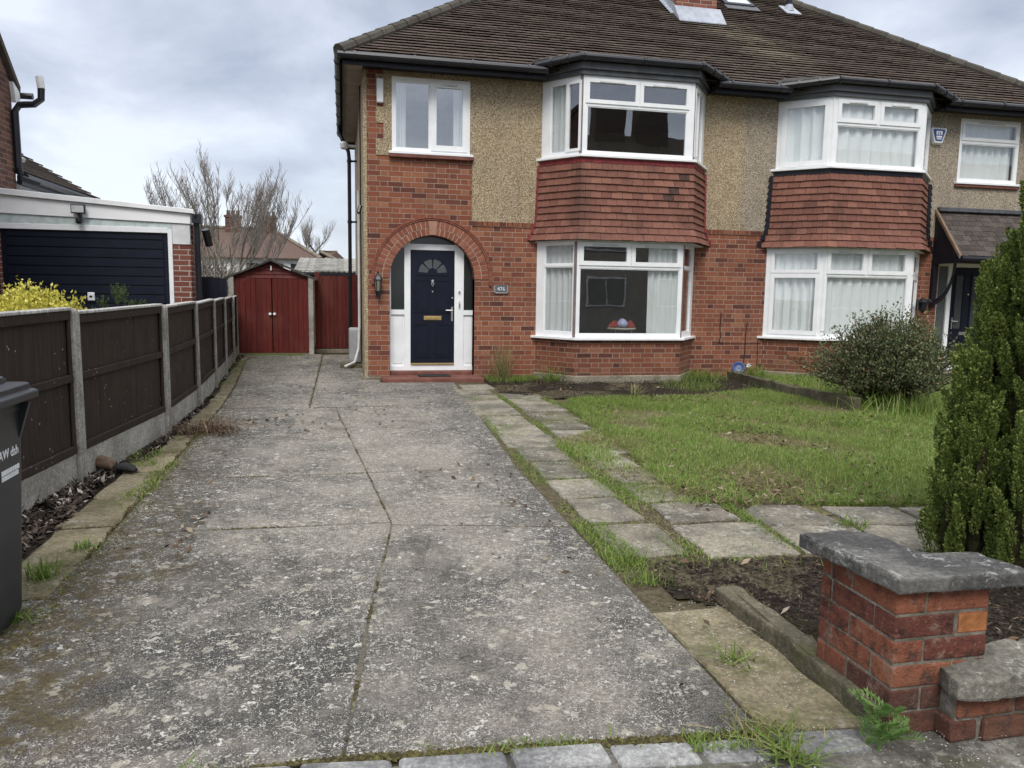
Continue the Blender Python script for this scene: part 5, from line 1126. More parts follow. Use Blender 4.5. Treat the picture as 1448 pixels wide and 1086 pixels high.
for k in range(4):
    z0, z1 = 1.84+k*.08, 1.84+(k+1)*.08; hw = lambda z: max(.0, .80*(2.155-z)/(.315))
    mb.hexa([(-1.46-hw(z0), 17.03, z0), (-1.46+hw(z0), 17.03, z0), (-1.46+hw(z0), 17.08, z0), (-1.46-hw(z0), 17.08, z0)], [(-1.46-hw(z1), 17.05, z1), (-1.46+hw(z1), 17.05, z1), (-1.46+hw(z1), 17.08, z1), (-1.46-hw(z1), 17.08, z1)])
mb.build('gable', M['red_pale'], pg)
for s_ in (-1, 1):
    mb = MB(); e = (-1.46+s_*.93, 1.80); t = (-1.46, 2.185)
    if s_ == 1: mb.hexa([(t[0], 16.92, t[1]), (e[0], 16.92, e[1]), (e[0], 19.6, e[1]), (t[0], 19.6, t[1])], [(t[0], 16.92, t[1]+.04), (e[0], 16.92, e[1]+.04), (e[0], 19.6, e[1]+.04), (t[0], 19.6, t[1]+.04)])
    else: mb.hexa([(e[0], 16.92, e[1]), (t[0], 16.92, t[1]), (t[0], 19.6, t[1]), (e[0], 19.6, e[1])], [(e[0], 16.92, e[1]+.04), (t[0], 16.92, t[1]+.04), (t[0], 19.6, t[1]+.04), (e[0], 19.6, e[1]+.04)])
    mb.build('roof', M['felt'], pg)
mb = MB(); mb.box(-2.24, -2.18, 17.05, 19.5, .1, 1.80); mb.box(-.74, -.68, 17.05, 19.5, .1, 1.80); mb.box(-2.18, -.74, 19.4, 19.5, .1, 1.9); mb.build('side_wall', M['post'], pg)
mb = MB(); mb.box(-1.475, -1.45, 16.99, 17.04, 2.00, 2.09); mb.build('gable_hook', M['marks'], pg)
sg = thing('side_gate', 'tall red boarded side gate between the garage post and the house', 'gate', (-.2, 17.6, .25))
mb = MB(); boards(mb, -.60, .20, .32, 1.92, 17.6, .085); mb.build('gate_boards', M['red'], sg)
mb = MB(); mb.box(-.60, -.50, 17.57, 17.66, .2, 2.0); mb.box(.20, .33, 17.57, 17.66, .2, 1.95); mb.build('gate_post', M['red'], sg)
mb = MB(); mb.box(-.61, .32, 17.55, 17.70, .18, .30); mb.build('gate_sill', M['plinth'], sg, bevel=.01)
nf = thing('navy_fence', 'short navy boarded fence between the white garage and red doors', 'fence', (-2.45, 15.9, .2))
mb = MB(); boards(mb, -2.95, -2.19, .3, 1.80, 15.9, .12, .03); mb.build('board', M['navyfence'], nf)
mb = MB(); mb.box(-2.18, -2.10, 15.88, 15.98, .1, 1.5); mb.build('post', M['post'], nf)

# ================================================================== BEYOND THE GATES
def far_house(name, label, x0, x1, y0, y1, ze, zr, wallm, chim):
    t = thing(name, label, 'house', ((x0+x1)/2, y0, .25))
    mb = MB(); mb.box(x0+.3, x1-.3, y0+.3, y1-.3, 0, ze); w = mb.build('wall', wallm, t)
    mb = MB(); h = (y1-y0)/2; xr0, xr1 = x0+h*.75, x1-h*.75; ym = (y0+y1)/2
    mb.hexa([(x0, y0, ze-.05), (x1, y0, ze-.05), (x1, y1, ze-.05), (x0, y1, ze-.05)], [(x0, y0, ze), (x1, y0, ze), (x1, y1, ze), (x0, y1, ze)])
    mb.poly([(x0, y0, ze), (x1, y0, ze), (xr1, ym, zr), (xr0, ym, zr)]); mb.poly([(x1, y1, ze), (x0, y1, ze), (xr0, ym, zr), (xr1, ym, zr)]); mb.poly([(x0, y1, ze), (x0, y0, ze), (xr0, ym, zr)]); mb.poly([(x1, y0, ze), (x1, y1, ze), (xr1, ym, zr)])
    rf = mb.build('roof', M['far_tile'], t)
    mb = MB(); mb.tube([(x1, y0, ze+.03), (xr1, ym, zr+.03), (xr0, ym, zr+.03)], .12, 6); mb.build('ridge_tiles', M['plinth'], rf)
    for cx in chim:
        mb = MB(); mb.box(cx-.42, cx+.42, ym-.6, ym+.1, zr-1.2, zr+.62); mb.box(cx-.48, cx+.48, ym-.66, ym+.16, zr+.62, zr+.74); c = mb.build('chimney', M['old_brick'], rf)
        for k in range(3): mb = MB(); mb.lathe((cx-.28+.28*k, ym-.25, zr+.74), [(.11, 0), (.09, .25), (.11, .30)], 8); mb.build('chimney_pot', M['old_brick'], c)
    return t
fh = far_house('hip_roofed_house', 'distant white house with brown hipped roof and two chimneys', -12.5, -1.2, 46, 54, 3.3, 5.15, M['white_dull'], (-6.4, -4.35))
for x in (-5.0, -3.6, -2.6): mb = MB(); mb.box(x-.3, x+.3, 46.26, 46.34, 1.9, 3.0); mb.build('window', M['obscure'], fh)
far_house('distant_house', 'low dark roofed house half hidden behind the hipped roof', -3.4, 1.2, 62, 70, 3.0, 4.6, M['old_brick'], ())
ob = thing('outbuilding', 'low outbuilding with pale corrugated roof behind the red side gate', 'outbuilding', (-.5, 24, .25))
mb = MB(); mb.box(-1.35, 1.6, 24.1, 27.5, 0, 2.1); mb.build('wall', M['old_brick'], ob)
mb = MB(); N = 40
for i in range(N):
    a, b = -1.42+3.1*i/N, -1.42+3.1*(i+1)/N; h0 = .022 if i % 2 else 0
    mb.hexa([(a, 24.0, 2.12+h0), (b, 24.0, 2.12+.022-h0), (b, 27.6, 2.62+.022-h0), (a, 27.6, 2.62+h0)], [(a, 24.0, 2.16+h0), (b, 24.0, 2.16+.022-h0), (b, 27.6, 2.66+.022-h0), (a, 27.6, 2.66+h0)])
mb.build('roof', M['asbestos'], ob)
mb = MB(); mb.box(-1.4, 1.6, 24.0, 24.08, 2.03, 2.118); mb.build('fascia_board', M['fascia'], ob)

def bare_tree(name, label, base, trunk_h, r0, limbs, depth, spread, tip, seed, cat='tree', matb='bark', limb_len=1.6, shoots=3, tw=.006):
    """trunk and main limbs as one tapered mesh, the fine upright shoots as the crown"""
    rng = random.Random(seed); t = thing(name, label, cat, base); B = Vector(base); mb = MB(); tw_ = MB()
    def branch(p, d, L, r, lev):
        n = 5; pts = [p]; rr = [r]; q = p.copy(); dd = d.copy()
        for i in range(n):
            dd = (dd+Vector((rng.gauss(0, .14), rng.gauss(0, .14), rng.gauss(0.06, .10)))).normalized(); q = q+dd*(L/n); pts.append(q.copy()); rr.append(max(tw, r*(1-.55*(i+1)/n)))
        (mb if lev <= 1 else tw_).tube(pts, rr, 7 if lev < 2 else 4, cap=False)
        if lev >= depth: return
        k = limbs if lev == 0 else (shoots if lev < depth-1 else shoots+2)
        for i in range(k):
            f = rng.uniform(.45, 1.0) if lev else rng.uniform(.75, 1.0); j = min(n, max(1, round(f*n))); a = rng.uniform(0, 6.28)
            nd = (dd*(.75 if lev else .45)+Vector((math.cos(a), math.sin(a), 0))*spread*(.9 if lev else 1.2)+Vector((0, 0, .45+.35*lev))).normalized()
            branch(pts[j], nd, L*(rng.uniform(.62, .85) if lev else limb_len/trunk_h*rng.uniform(.8, 1.15)), rr[j]*rng.uniform(.45, .68), lev+1)
    branch(B+Vector((0, 0, -.1)), Vector((rng.gauss(0, .05), 0, 1)).normalized(), trunk_h, r0, 0)
    mb.build('trunk', M[matb], t, fix=False, smooth=True); tw_.build('crown', M['twig'], t, fix=False)
    return t
def shoot_tree(name, label, base, limbs, seed):
    rng = random.Random(seed); t = thing(name, label, 'tree', base); B = Vector(base); mb, tw = MB(), MB()
    mb.tube([B-Vector((0, 0, .2)), B+Vector((.03, 0, .45)), B+Vector((.0, 0, .95))], [.17, .13, .10], 9, cap=False)
    def shoot(p, L, out):
        d = Vector((out[0]*.30+rng.gauss(0, .10), out[1]*.30+rng.gauss(0, .10), 1)).normalized(); pts = [p]
        for k in range(6): d = (d+Vector((rng.gauss(0, .07), rng.gauss(0, .07), .05))).normalized(); pts.append(pts[-1]+d*(L/6))
        r0 = .005+.0035*L; tw.tube(pts, [r0*(1-.72*k/6) for k in range(7)], 4, cap=False)
        for k in range(int(8+L*6)):
            f = rng.uniform(.15, .95); q = pts[0].lerp(pts[-1], f); i_ = min(5, int(f*6)); q = pts[i_].lerp(pts[i_+1], f*6-i_); a = rng.uniform(0, 6.28); l2 = rng.uniform(.18, .55)*(1.15-f*.7); dd = Vector((math.cos(a)*.55, math.sin(a)*.55, 1)).normalized()
            m = q+dd*l2*.5; e = m+(dd+Vector((rng.gauss(0, .12), rng.gauss(0, .12), .25))).normalized()*l2*.5; tw.tube([q, m, e], [.005, .004, .0028], 3, cap=False)
    for ang, tilt, L, r in limbs:
        o = Vector((math.cos(ang), math.sin(ang), 0)); d = (o*math.sin(tilt)+Vector((0, 0, math.cos(tilt)))).normalized(); p = B+Vector((0, 0, rng.uniform(.55, .95))); pts = [p]; n = 9
        for k in range(n): d = (d+Vector((rng.gauss(0, .16), rng.gauss(0, .16), rng.gauss(.05, .12)))).normalized(); pts.append(pts[-1]+d*(L/n))
        rr_ = [r*(1-.78*k/n) for k in range(n+1)]; mb.tube(pts, rr_, 7, cap=False)
        for k in range(2, n+1):
            for q in range((rng.choice((3, 3, 4)) if k > 4 else rng.choice((0, 1))) + (3 if k == n else 0)): shoot(pts[k], rng.uniform(.45, 1.25)*(1.1 if k > 5 else .8), (o.x*1.3+rng.gauss(0, .3), o.y*.9+rng.gauss(0, .3)))
        if L > 1.6:
            k = rng.randint(4, 6); d2 = (o*rng.uniform(-.2, .8)+Vector((rng.gauss(0, .5), rng.gauss(0, .5), .9))).normalized(); q = [pts[k]]
            for i_ in range(5): d2 = (d2+Vector((rng.gauss(0, .14), rng.gauss(0, .14), .08))).normalized(); q.append(q[-1]+d2*L*.1)
            mb.tube(q, [rr_[k]*.7*(1-.5*i_/5) for i_ in range(6)], 6, cap=False)
            for i_ in range(1, 6):
                for _ in range(2): shoot(q[i_], rng.uniform(.5, 1.2), (o.x+rng.gauss(0, .4), o.y+rng.gauss(0, .4)))
    mb.build('trunk', M['bark'], t, fix=False, smooth=True); tw.build('crown', M['twig'], t, fix=False)
shoot_tree('bare_tree', 'large leafless spreading tree with many upright shoots behind the garages', (-3.45, 24.5, .25), [((0.0 if tx > 0 else 3.14)+dy, abs(tx), 3.7-.9*abs(tx), .046-.012*abs(tx)) for tx, dy in ((-.98, .2), (-.80, -.3), (-.62, .5), (-.45, -.4), (-.28, .8), (-.12, -.9), (.06, .6), (.22, -.7), (.40, .5), (.58, -.3), (.76, .25), (.92, -.2))], 6)
bare_tree('pollarded_tree', 'small distant pollarded tree with thick stub and fan of twigs', (-2.05, 60, .25), 4.2, .24, 7, 3, .62, .02, 11, limb_len=1.25, shoots=7, tw=.005)
def thicket(name, label, c, size, n, seed, mat, cat='shrub', group=None):
    rng = random.Random(seed); mb = MB()
    for i in range(n):
        p = Vector((c[0]+rng.uniform(-1, 1)*size[0]*.7, c[1]+rng.uniform(-1, 1)*size[1]*.7, c[2])); d = Vector((rng.gauss(0, .5), rng.gauss(0, .4), 1)); pts = [p]
        for k in range(5): d = (d+Vector((rng.gauss(0, .35), rng.gauss(0, .3), rng.gauss(-.10, .2)))).normalized(); pts.append(pts[-1]+d*size[2]/4.2*rng.uniform(.6, 1.1))
        mb.tube(pts, [.022, .02, .017, .014, .011, .007], 4, cap=False)
    return tag(mb.build(name, mat, loc=c, fix=False), label, cat, group)
thicket('bramble_thicket', 'tangled leafless bramble thicket beneath the large bare tree', (-3.35, 20.0, .2), (1.3, .6, 2.1), 620, 3, M['twig'])
thicket('bare_hedge', 'dense grey brown bare hedge behind the navy fence', (-4.1, 22.0, .2), (1.5, .6, 2.7), 620, 4, M['bark'])

# ================================================================== ACROSS THE STREET (seen in the window reflections)
oh = thing('opposite_house', 'brick houses across the street mirrored in the bay window glass', 'house', (13, -11, 0))
mb = MB(); mb.box(6, 48, -17, -9, -.2, 5.2); w = mb.build('wall', plain('grey_render', (.27, .25, .22), .9, .1), oh)
mb = MB(); mb.hexa([(5.6, -17.4, 5.1), (48.4, -17.4, 5.1), (48.4, -8.6, 5.1), (5.6, -8.6, 5.1)], [(9.0, -13.1, 9.3), (45, -13.1, 9.3), (45, -12.9, 9.3), (9.0, -12.9, 9.3)]); rf2 = mb.build('roof', M['neigh_tile'], oh)
for x in (12.0, 14.2):
    mb = MB(); mb.box(x, x+1.5, -13.4, -12.4, 8.3, 10.7); mb.build('chimney', M['neigh_tile'], rf2)
for x in (7.2, 10.6, 14.0, 18.5, 23, 28, 33, 38):
    for z in (1.0, 3.5):
        mb = MB(); mb.box(x, x+1.9, -9.02, -8.94, z, z+1.3); f_ = mb.build('window', M['white_dull'], oh)
        mb = MB(); mb.box(x+.08, x+.92, -8.93, -8.92, z+.08, z+1.22); mb.box(x+.98, x+1.82, -8.93, -8.92, z+.08, z+1.22); mb.build('pane', plain('grey_pane', (.14, .14, .135), .2, .4), f_)
mb = MB(); mb.box(16.0, 17.0, -9.05, -8.93, 0, 2.1); mb.build('door', M['white_dull'], oh)

# ================================================================== BIN, PILLAR, LOW WALL, LOOSE THINGS
bn = thing('wheelie_bin', 'black wheelie bin with white lettering standing beside the brown fence', 'bin', (-1.80, 3.75, .05))
bx0, bx1, by0, by1, bz = -2.085, -1.50, 3.42, 4.10, gz(0, 3.8)+.01
def rrect(x0, x1, y0, y1, r, n=4):
    o = []
    for cx, cy, a0 in ((x1-r, y1-r, 0), (x0+r, y1-r, 90), (x0+r, y0+r, 180), (x1-r, y0+r, 270)):
        for k in range(n+1): a = R(a0+90*k/n); o.append((cx+r*math.cos(a), cy+r*math.sin(a)))
    return o
mb = MB(); prev = None
for z, ins in ((0.0, .085), (.04, .068), (.5, .036), (.98, .006), (1.0, -.014), (1.035, -.014)):
    rg = [mb.vert((x, y, bz+z)) for x, y in rrect(bx0+ins, bx1-ins*.45, by0+ins, by1-ins*.8, .07)]
    if prev:
        for k in range(len(rg)): q = (k+1) % len(rg); mb.f.append([prev[k], prev[q], rg[q], rg[k]]); mb.mi.append(0)
    else: mb.f.append(rg[::-1]); mb.mi.append(0)
    prev = rg
mb.f.append(prev); mb.mi.append(0); bb = mb.build('body', M['bin'], bn, smooth=False, bevel=.004)
mb = MB(); prev = None
for z, ins in ((1.036, -.03), (1.045, -.055), (1.075, -.055), (1.082, -.045), (1.085, -.03), (1.115, -.026), (1.118, .045), (1.150, .052), (1.16, .075), (1.145, .12)):
    rg = [mb.vert((x, y, bz+z+.045*(by1-y)/.7*0)) for x, y in rrect(bx0+ins, bx1-ins, by0+ins, by1-ins, .06)]
    if prev:
        for k in range(len(rg)): q = (k+1) % len(rg); mb.f.append([prev[k], prev[q], rg[q], rg[k]]); mb.mi.append(0)
    else: mb.f.append(rg[::-1]); mb.mi.append(0)
    prev = rg
mb.f.append(prev); mb.mi.append(0); mb.build('lid', M['bin'], bn, bevel=.004)
for y in (4.02, 3.5): mb = MB(); mb.hexa([(bx1-.012, y-.012, bz+.86), (bx1-.005, y-.012, bz+.86), (bx1-.005, y+.012, bz+.86), (bx1-.012, y+.012, bz+.86)], [(bx1-.02, y-.012, bz+1.03), (bx1+.045, y-.012, bz+1.03), (bx1+.045, y+.012, bz+1.03), (bx1-.02, y+.012, bz+1.03)]); mb.build('rib', M['bin'], bn)
mb = MB(); mb.tube([(bx0+.1, by0-.07, bz+.97), (bx1-.1, by0-.07, bz+.97)], .017, 8)
for x in (bx0+.12, bx1-.12): mb.tube([(x, by0+.02, bz+.97), (x, by0-.07, bz+.97)], .015, 6)
mb.build('handle', M['bin'], bn)
for x in (bx0+.05, bx1-.11): mb = MB(); mb.lathe((x, by0+.03, bz+.10), [(.10, 0), (.10, .05)], 16, 'x'); mb.build('wheel', M['rubber'], bn)
tl = Vector((.022, 0, 1)).normalized()
text_mesh('lettering', 'AW dsh', .064, .0015, M['marks'], bb, (bx1-.0062, 3.885, bz+.81), (0, 1, 0), (1, 0, -.03), (.03, 0, 1))
mb = MB(); rr = random.Random(4)
for r in range(2):
    y = 3.80
    while y < 3.98: w = rr.uniform(.012, .026); mb.obox((bx1-.0245, 0, bz), (0, 1, 0), (1, 0, 0), tl, (y, 0, .72-.026*r), (y+w*.75, .0025, .742-.026*r)); y += w
mb.build('printed_lines', M['marks'], bb)

# the brick gate pillar, every brick laid
pl = thing('gate_pillar', 'low red brick gate pillar with dark stone cap at lower right', 'pillar', (2.15, 2.55, .03))
pb = Mat('pillar_brick', .85, .25)
c = pb.ramp(pb.rnd, [(0, (.105, .038, .030)), (.3, (.165, .054, .036)), (.65, (.215, .073, .043)), (1, (.27, .10, .055))])
n_ = pb.noise(16, 5, .7); c = pb.mix(pb.step(n_, .44, .66), c, pb.hsv(c, .5, .8, .34)); c = pb.mix(pb.math('MULTIPLY', pb.step(pb.noise(9, 6, .75, off=(1, 7, 3)), .54, .66), .45), c, (.30, .235, .19)); c = pb.mix(pb.math('MULTIPLY', pb.step(pb.noise(60, 4, .7), .55, .72), .5), c, (.36, .2, .15)); c = pb.mix(pb.step(pb.noise(7, 4, .6, off=(4, 4, 4)), .66, .76, 0, .5), c, (.42, .36, .32))
zz_ = pb.sep(pb.pos)[2]; c = pb.mix(pb.step(pb.math('ADD', zz_, pb.math('MULTIPLY', pb.noise(5, 3), .35)), .22, .42, .55, 0), c, (.065, .05, .038))
pb.color(c); pb.bump(pb.math('ADD', pb.math('MULTIPLY', pb.noise(28, 5, .75), 1.4), pb.math('MULTIPLY', pb.noise(110, 4, .7), .7)), .9, .010); M['pillar_brick'] = pb.m
M['mortar'] = stone('old_mortar', (.15, .135, .11), (.29, .265, .22), amt=.35, moss=.35)
PX0, PX1, PY0, PY1, PZ = 1.968, 2.380, 2.335, 2.80, .012
mb = MB(); ch_ = .0945; g = .0045
def brick(x0, x1, y0, y1, z):
    j = lambda: random.uniform(-.0028, .0028); a = (random.uniform(-.010, .010)); cx, cy = (x0+x1)/2, (y0+y1)/2; ox, oy = j(), j()
    rot = lambda x, y, s_: (cx+ox+(x-cx)-(y-cy)*a, cy+oy+(y-cy)+(x-cx)*a)
    z0, z1 = z+g+j()*.5, z+ch_-g+j()*.5
    mb.hexa([(*rot(x, y, 0), z0) for x, y in ((x0+g, y0+g), (x1-g, y0+g), (x1-g, y1-g), (x0+g, y1-g))], [(*rot(x, y, 0), z1) for x, y in ((x0+g, y0+g), (x1-g, y0+g), (x1-g, y1-g), (x0+g, y1-g))])
for k in range(6):
    z = PZ+k*ch_
    if k % 2 == 1:
        brick(PX0, PX0+.135, PY0, PY0+.265, z); brick(PX0+.135, PX1, PY0, PY0+.125, z); brick(PX1-.125, PX1, PY0+.125, PY0+.235, z)
        brick(PX0, PX0+.125, PY0+.265, PY0+.40, z); brick(PX0, PX0+.125, PY0+.40, PY1, z)
    else:
        brick(PX0, PX0+.265, PY0, PY0+.125, z); mb.cur = 1 if k == 4 else 0; brick(PX0+.265, PX1, PY0, PY0+.125, z); mb.cur = 0
        brick(PX0, PX0+.125, PY0+.125, PY0+.39, z); brick(PX0, PX0+.125, PY0+.39, PY1, z); brick(PX1-.125, PX1, PY0+.125, PY0+.235, z)
mb.build('brickwork', [M['pillar_brick'], plain('orange_brick', (.30, .12, .045), .85, .25, .25, 30, bump=.4)], pl, bevel=.0075, seg=2)
mb = MB(); mb.prism([(PX0+.0085, PY0+.0085), (PX1-.0085, PY0+.0085), (PX1-.0085, PY0+.225), (PX0+.105, PY0+.225), (PX0+.105, PY1-.0085), (PX0+.0085, PY1-.0085)], PZ-.1, PZ+6*ch_+.006); mb.build('mortar_joints', M['mortar'], pl)
cz = PZ+6*ch_+.004
def rough_slab(mb, pts, z0, z1, jit=.008, seg=.045, und=.004):
    out = []
    for (x0, y0), (x1, y1) in zip(pts, pts[1:]+pts[:1]):
        L = math.hypot(x1-x0, y1-y0); k = max(1, int(L/seg))
        for i in range(k): t = i/k; j = jit if i else jit*.3; out.append((x0+(x1-x0)*t+random.uniform(-j, j), y0+(y1-y0)*t+random.uniform(-j, j)))
    mb.hexa([(x+random.uniform(-.003, .003), y, z0+random.uniform(-und, und)*.3) for x, y in out], [(x, y, z1+random.uniform(-und, und)) for x, y in out])
mb = MB(); rough_slab(mb, [(1.945, 2.305), (2.50, 2.285), (2.48, 2.52), (2.24, 2.56), (2.24, 2.72), (2.14, 2.87), (1.895, 2.855)], cz, cz+.058, .006); mb.build('cap_stone', M['cap'], pl, bevel=.009, seg=2)
lw = thing('low_wall', 'low broken brick wall topped with rough grey stone beside the pillar', 'wall', (2.8, 2.3, .03))
mb = MB()
for k in range(2):
    x = 2.165+.02*k
    while x < 4.4:
        w = random.choice((.13, .26, .26)); z = PZ+.0+k*.093; y0 = 2.245+random.uniform(-.012, .012); L = x+w
        a = random.uniform(-.03, .03); mb.hexa([(x+.006, y0+a*0, z+.006), (L-.006, y0+a*w, z+.006), (L-.006, y0+.12, z+.006), (x+.006, y0+.12, z+.006)], [(x+.006+random.uniform(-.01, .01), y0+.004, z+.088), (L-.006, y0+a*w+.004, z+.087), (L-.006, y0+.12, z+.088), (x+.006, y0+.12, z+.088)]); x = L
mb.build('brickwork', M['pillar_brick'], lw, bevel=.011, seg=2)
mb = MB(); mb.box(2.19, 4.4, 2.262, 2.40, -.1, .19); mb.build('mortar_joints', M['mortar'], lw)
mb = MB(); rough_slab(mb, [(2.15, 2.225), (2.30, 2.19), (2.62, 2.20), (2.63, 2.47), (2.2, 2.46)], .203, .285, .014, .04, .012); rough_slab(mb, [(2.65, 2.20), (3.3, 2.19), (3.3, 2.47), (2.65, 2.47)], .203, .28, .012, .05, .010); rough_slab(mb, [(3.32, 2.20), (4.4, 2.19), (4.4, 2.47), (3.32, 2.47)], .203, .28, .012, .05, .010); mb.build('cap_stone', M['cap_light'], lw, bevel=.012, seg=2)
mb = MB(); rough_slab(mb, [(1.905, 3.60), (1.93, 3.15), (1.93, 2.45), (2.03, 2.44), (2.06, 3.1), (2.035, 3.59)], .0, .115, .007, .05, .005); tag(mb.build('kerb_stone', M['mossy'], loc=(1.98, 3.0, 0), bevel=.014, seg=2), 'long mossy kerb stone running from the soil bed to the pillar', 'kerb stone')
mb = MB(); rough_slab(mb, [(6.72, 12.62), (6.55, 10.75), (6.68, 9.0), (6.78, 9.0), (6.66, 10.75), (6.83, 12.6)], .05, .295, .006, .12, .008); tag(mb.build('edging_kerb', M['mossy'], loc=(6.65, 10.8, .15), bevel=.014, seg=2), 'long concrete edging between the lawn and the neighbouring garden', 'edging')
bc = thing('broken_boot', 'discarded brown and black boot lying by the fence', 'boot', (-1.9, 6.9, .1))
mb = MB(); bo = Vector((-1.93, 6.86, gz(0, 6.86)+.01)); bxv = Vector((.9, -.35, 0)).normalized(); byv = Vector((.35, .9, 0)).normalized()
def soft(mb, secs, o, ux, uy):
    rings = []
    for x, w, h, z in secs: rings.append([mb.vert(Vector(o)+ux*x+uy*(w*math.cos(a))+Vector((0, 0, z+h*(.5+.5*math.sin(a))))) for a in (2*math.pi*k/10 for k in range(10))])
    for a, b in zip(rings, rings[1:]):
        for k in range(10): mb.f.append([a[k], a[(k+1) % 10], b[(k+1) % 10], b[k]]); mb.mi.append(0)
    mb.f += [rings[0][::-1], rings[-1]]; mb.mi += [0, 0]
soft(mb, [(-.13, .055, .09, .015), (-.06, .06, .125, .012), (.02, .055, .10, .012), (.06, .04, .06, .012)], bo, bxv, byv); mb.build('upper', plain('scuffed_brown_leather', (.095, .062, .040), .75, .3, .4, 24, bump=.4), bc, smooth=True)
mb = MB(); soft(mb, [(-.15, .05, .10, 0), (-.12, .058, .11, 0), (-.09, .05, .05, 0), (.06, .05, .025, 0)], bo, bxv, byv); soft(mb, [(.05, .045, .06, .0), (.12, .055, .075, .0), (.20, .05, .06, 0), (.235, .03, .03, 0)], bo+byv*.03, bxv, byv); mb.build('sole', M['rubber'], bc, smooth=True)
bt = thing('blue_tub', 'round blue plastic lid leaning on the edging kerb by the wall', 'tub', (6.86, 12.55, .3))
mb = MB(); 
q_ = Vector((6.88, 12.50, .355)); nrm = Vector((-.35, -.9, .35)).normalized(); e1 = nrm.cross(Vector((0, 0, 1))).normalized(); e2 = e1.cross(nrm)
rg = lambda r, h: [mb.vert(q_+(e1*math.cos(a)+e2*math.sin(a))*r+nrm*h) for a in (2*math.pi*k/18 for k in range(18))]
rs = [rg(.07, -.05), rg(.105, -.03), rg(.115, 0), rg(.11, .02), rg(.095, .025), rg(.085, .012), rg(.03, .016)]
for a, b in zip(rs, rs[1:]):
    for k in range(18): mb.f.append([a[k], a[(k+1) % 18], b[(k+1) % 18], b[k]]); mb.mi.append(0)
mb.f += [rs[0][::-1], rs[-1]]; mb.mi += [0, 0]; mb.build('tub_body', M['blue'], bt, smooth=True)

# ================================================================== PLANTS
def blades(pts, hmin, hmax, w, lean=.5, rng=RNG, seg=3, curl=.5, zoff=0.0, hs=None):
    """arched tapering blades, one quad strip and a tip each; returns verts and face arrays"""
    n = len(pts); P = np.zeros((n, 3)); P[:, :2] = pts[:, :2]; P[:, 2] = pts[:, 2] if pts.shape[1] > 2 else 0.014*np.minimum(pts[:, 1], 17.8)+zoff
    h = rng.uniform(hmin, hmax, n) if hs is None else hs; az = rng.uniform(0, 2*np.pi, n); ln = np.abs(rng.normal(0, lean, n))
    d = np.stack([np.cos(az), np.sin(az), np.zeros(n)], 1); sd_ = np.stack([-np.sin(az+rng.normal(0, .5, n)), np.cos(az), np.zeros(n)], 1); ww = w*rng.uniform(.6, 1.3, n)
    L = []
    for k in range(seg+1):
        t = k/seg; c = P+d*(h*(ln*t+curl*ln*t*t))[:, None]; c[:, 2] += h*(t-.35*np.minimum(1, ln)*t*t)
        if k < seg: wd = (ww*(1-t*.65))[:, None]*sd_*.5; L += [c-wd, c+wd]
        else: L += [c]
    V = np.stack(L, 1).reshape(-1, 3); m = 2*seg+1; b = np.arange(n)*m
    Q = np.concatenate([np.stack([b+2*k, b+2*k+1, b+2*k+3, b+2*k+2], 1) for k in range(seg-1)]) if seg > 1 else np.zeros((0, 4), int)
    T = np.stack([b+2*(seg-1), b+2*(seg-1)+1, b+2*seg], 1); return V, [Q, T]
def in_poly(X, Y, poly):
    P = np.array(poly); ins = np.zeros(len(X), bool); n = len(P)
    for i in range(n):
        ax, ay = P[i]; bx, by = P[(i+1) % n]; ins ^= ((ay > Y) != (by > Y)) & (X < (bx-ax)*(Y-ay)/((by-ay) or 1e-9)+ax)
    return ins
def vnoise(X, Y, f, seed):
    r = np.random.default_rng(seed); s = np.zeros_like(X)
    for k in range(7):
        a = r.uniform(0, 6.28); s += np.sin((X*np.cos(a)+Y*np.sin(a))*f*r.uniform(.6, 1.9)+r.uniform(0, 6.28))
    return s/7*1.6
def grow(name, poly, n, hmin, hmax, w, mat, seed, thr=-9, freq=1.5, **kw):
    P = np.array(poly); X = RNG.uniform(P[:, 0].min(), P[:, 0].max(), n); Y = RNG.uniform(P[:, 1].min(), P[:, 1].max(), n)
    k = in_poly(X, Y, poly); ns = vnoise(X, Y, freq, seed); k &= ns+RNG.normal(0, .25, n) > thr; X, Y, ns = X[k], Y[k], ns[k]
    hs = RNG.uniform(hmin, hmax, len(X))*(1+.35*np.clip(ns, -1, 1)); V, F = blades(np.stack([X, Y], 1), hmin, hmax, w, hs=hs, **kw)
    return npmesh(name, V, F, M[mat])
LAWN2 = [(2.56, 5.8), (2.72, 5.22), (3.05, 5.22), (3.5, 5.05), (4.05, 4.95), (4.7, 4.9), (7.2, 4.8), (7.4, 9.0), (6.62, 9.2), (6.52, 10.75), (6.3, 11.0), (4.9, 10.45), (3.9, 10.4), (3.05, 10.2), (2.84, 9.6), (2.78, 7.6), (2.66, 6.6)]
tag(grow('lawn_grass', LAWN2, 210000, .028, .075, .0065, 'grass', 2, thr=-.18, freq=3.6, zoff=-.002, lean=.75), kind='stuff')
tag(grow('fresh_lawn_grass', LAWN2, 90000, .035, .095, .006, 'tuft', 17, thr=.12, freq=1.3, zoff=-.002, lean=.7), kind='stuff')
tag(grow('dry_lawn_grass', LAWN2, 95000, .02, .05, .006, 'grass_dry', 5, thr=.0, freq=1.7, zoff=-.002, lean=1.2), kind='stuff')
tag(grow('neighbour_grass', [(6.8, 12.6), (6.75, 10.7), (6.8, 9.2), (7.4, 9.0), (7.2, 5), (11, 5), (11, 12.0), (10, 12.0), (8.3, 12.0), (7.4, 12.6)], 60000, .05, .13, .008, 'grass', 8, thr=-.5, zoff=.015, lean=.8), kind='stuff')
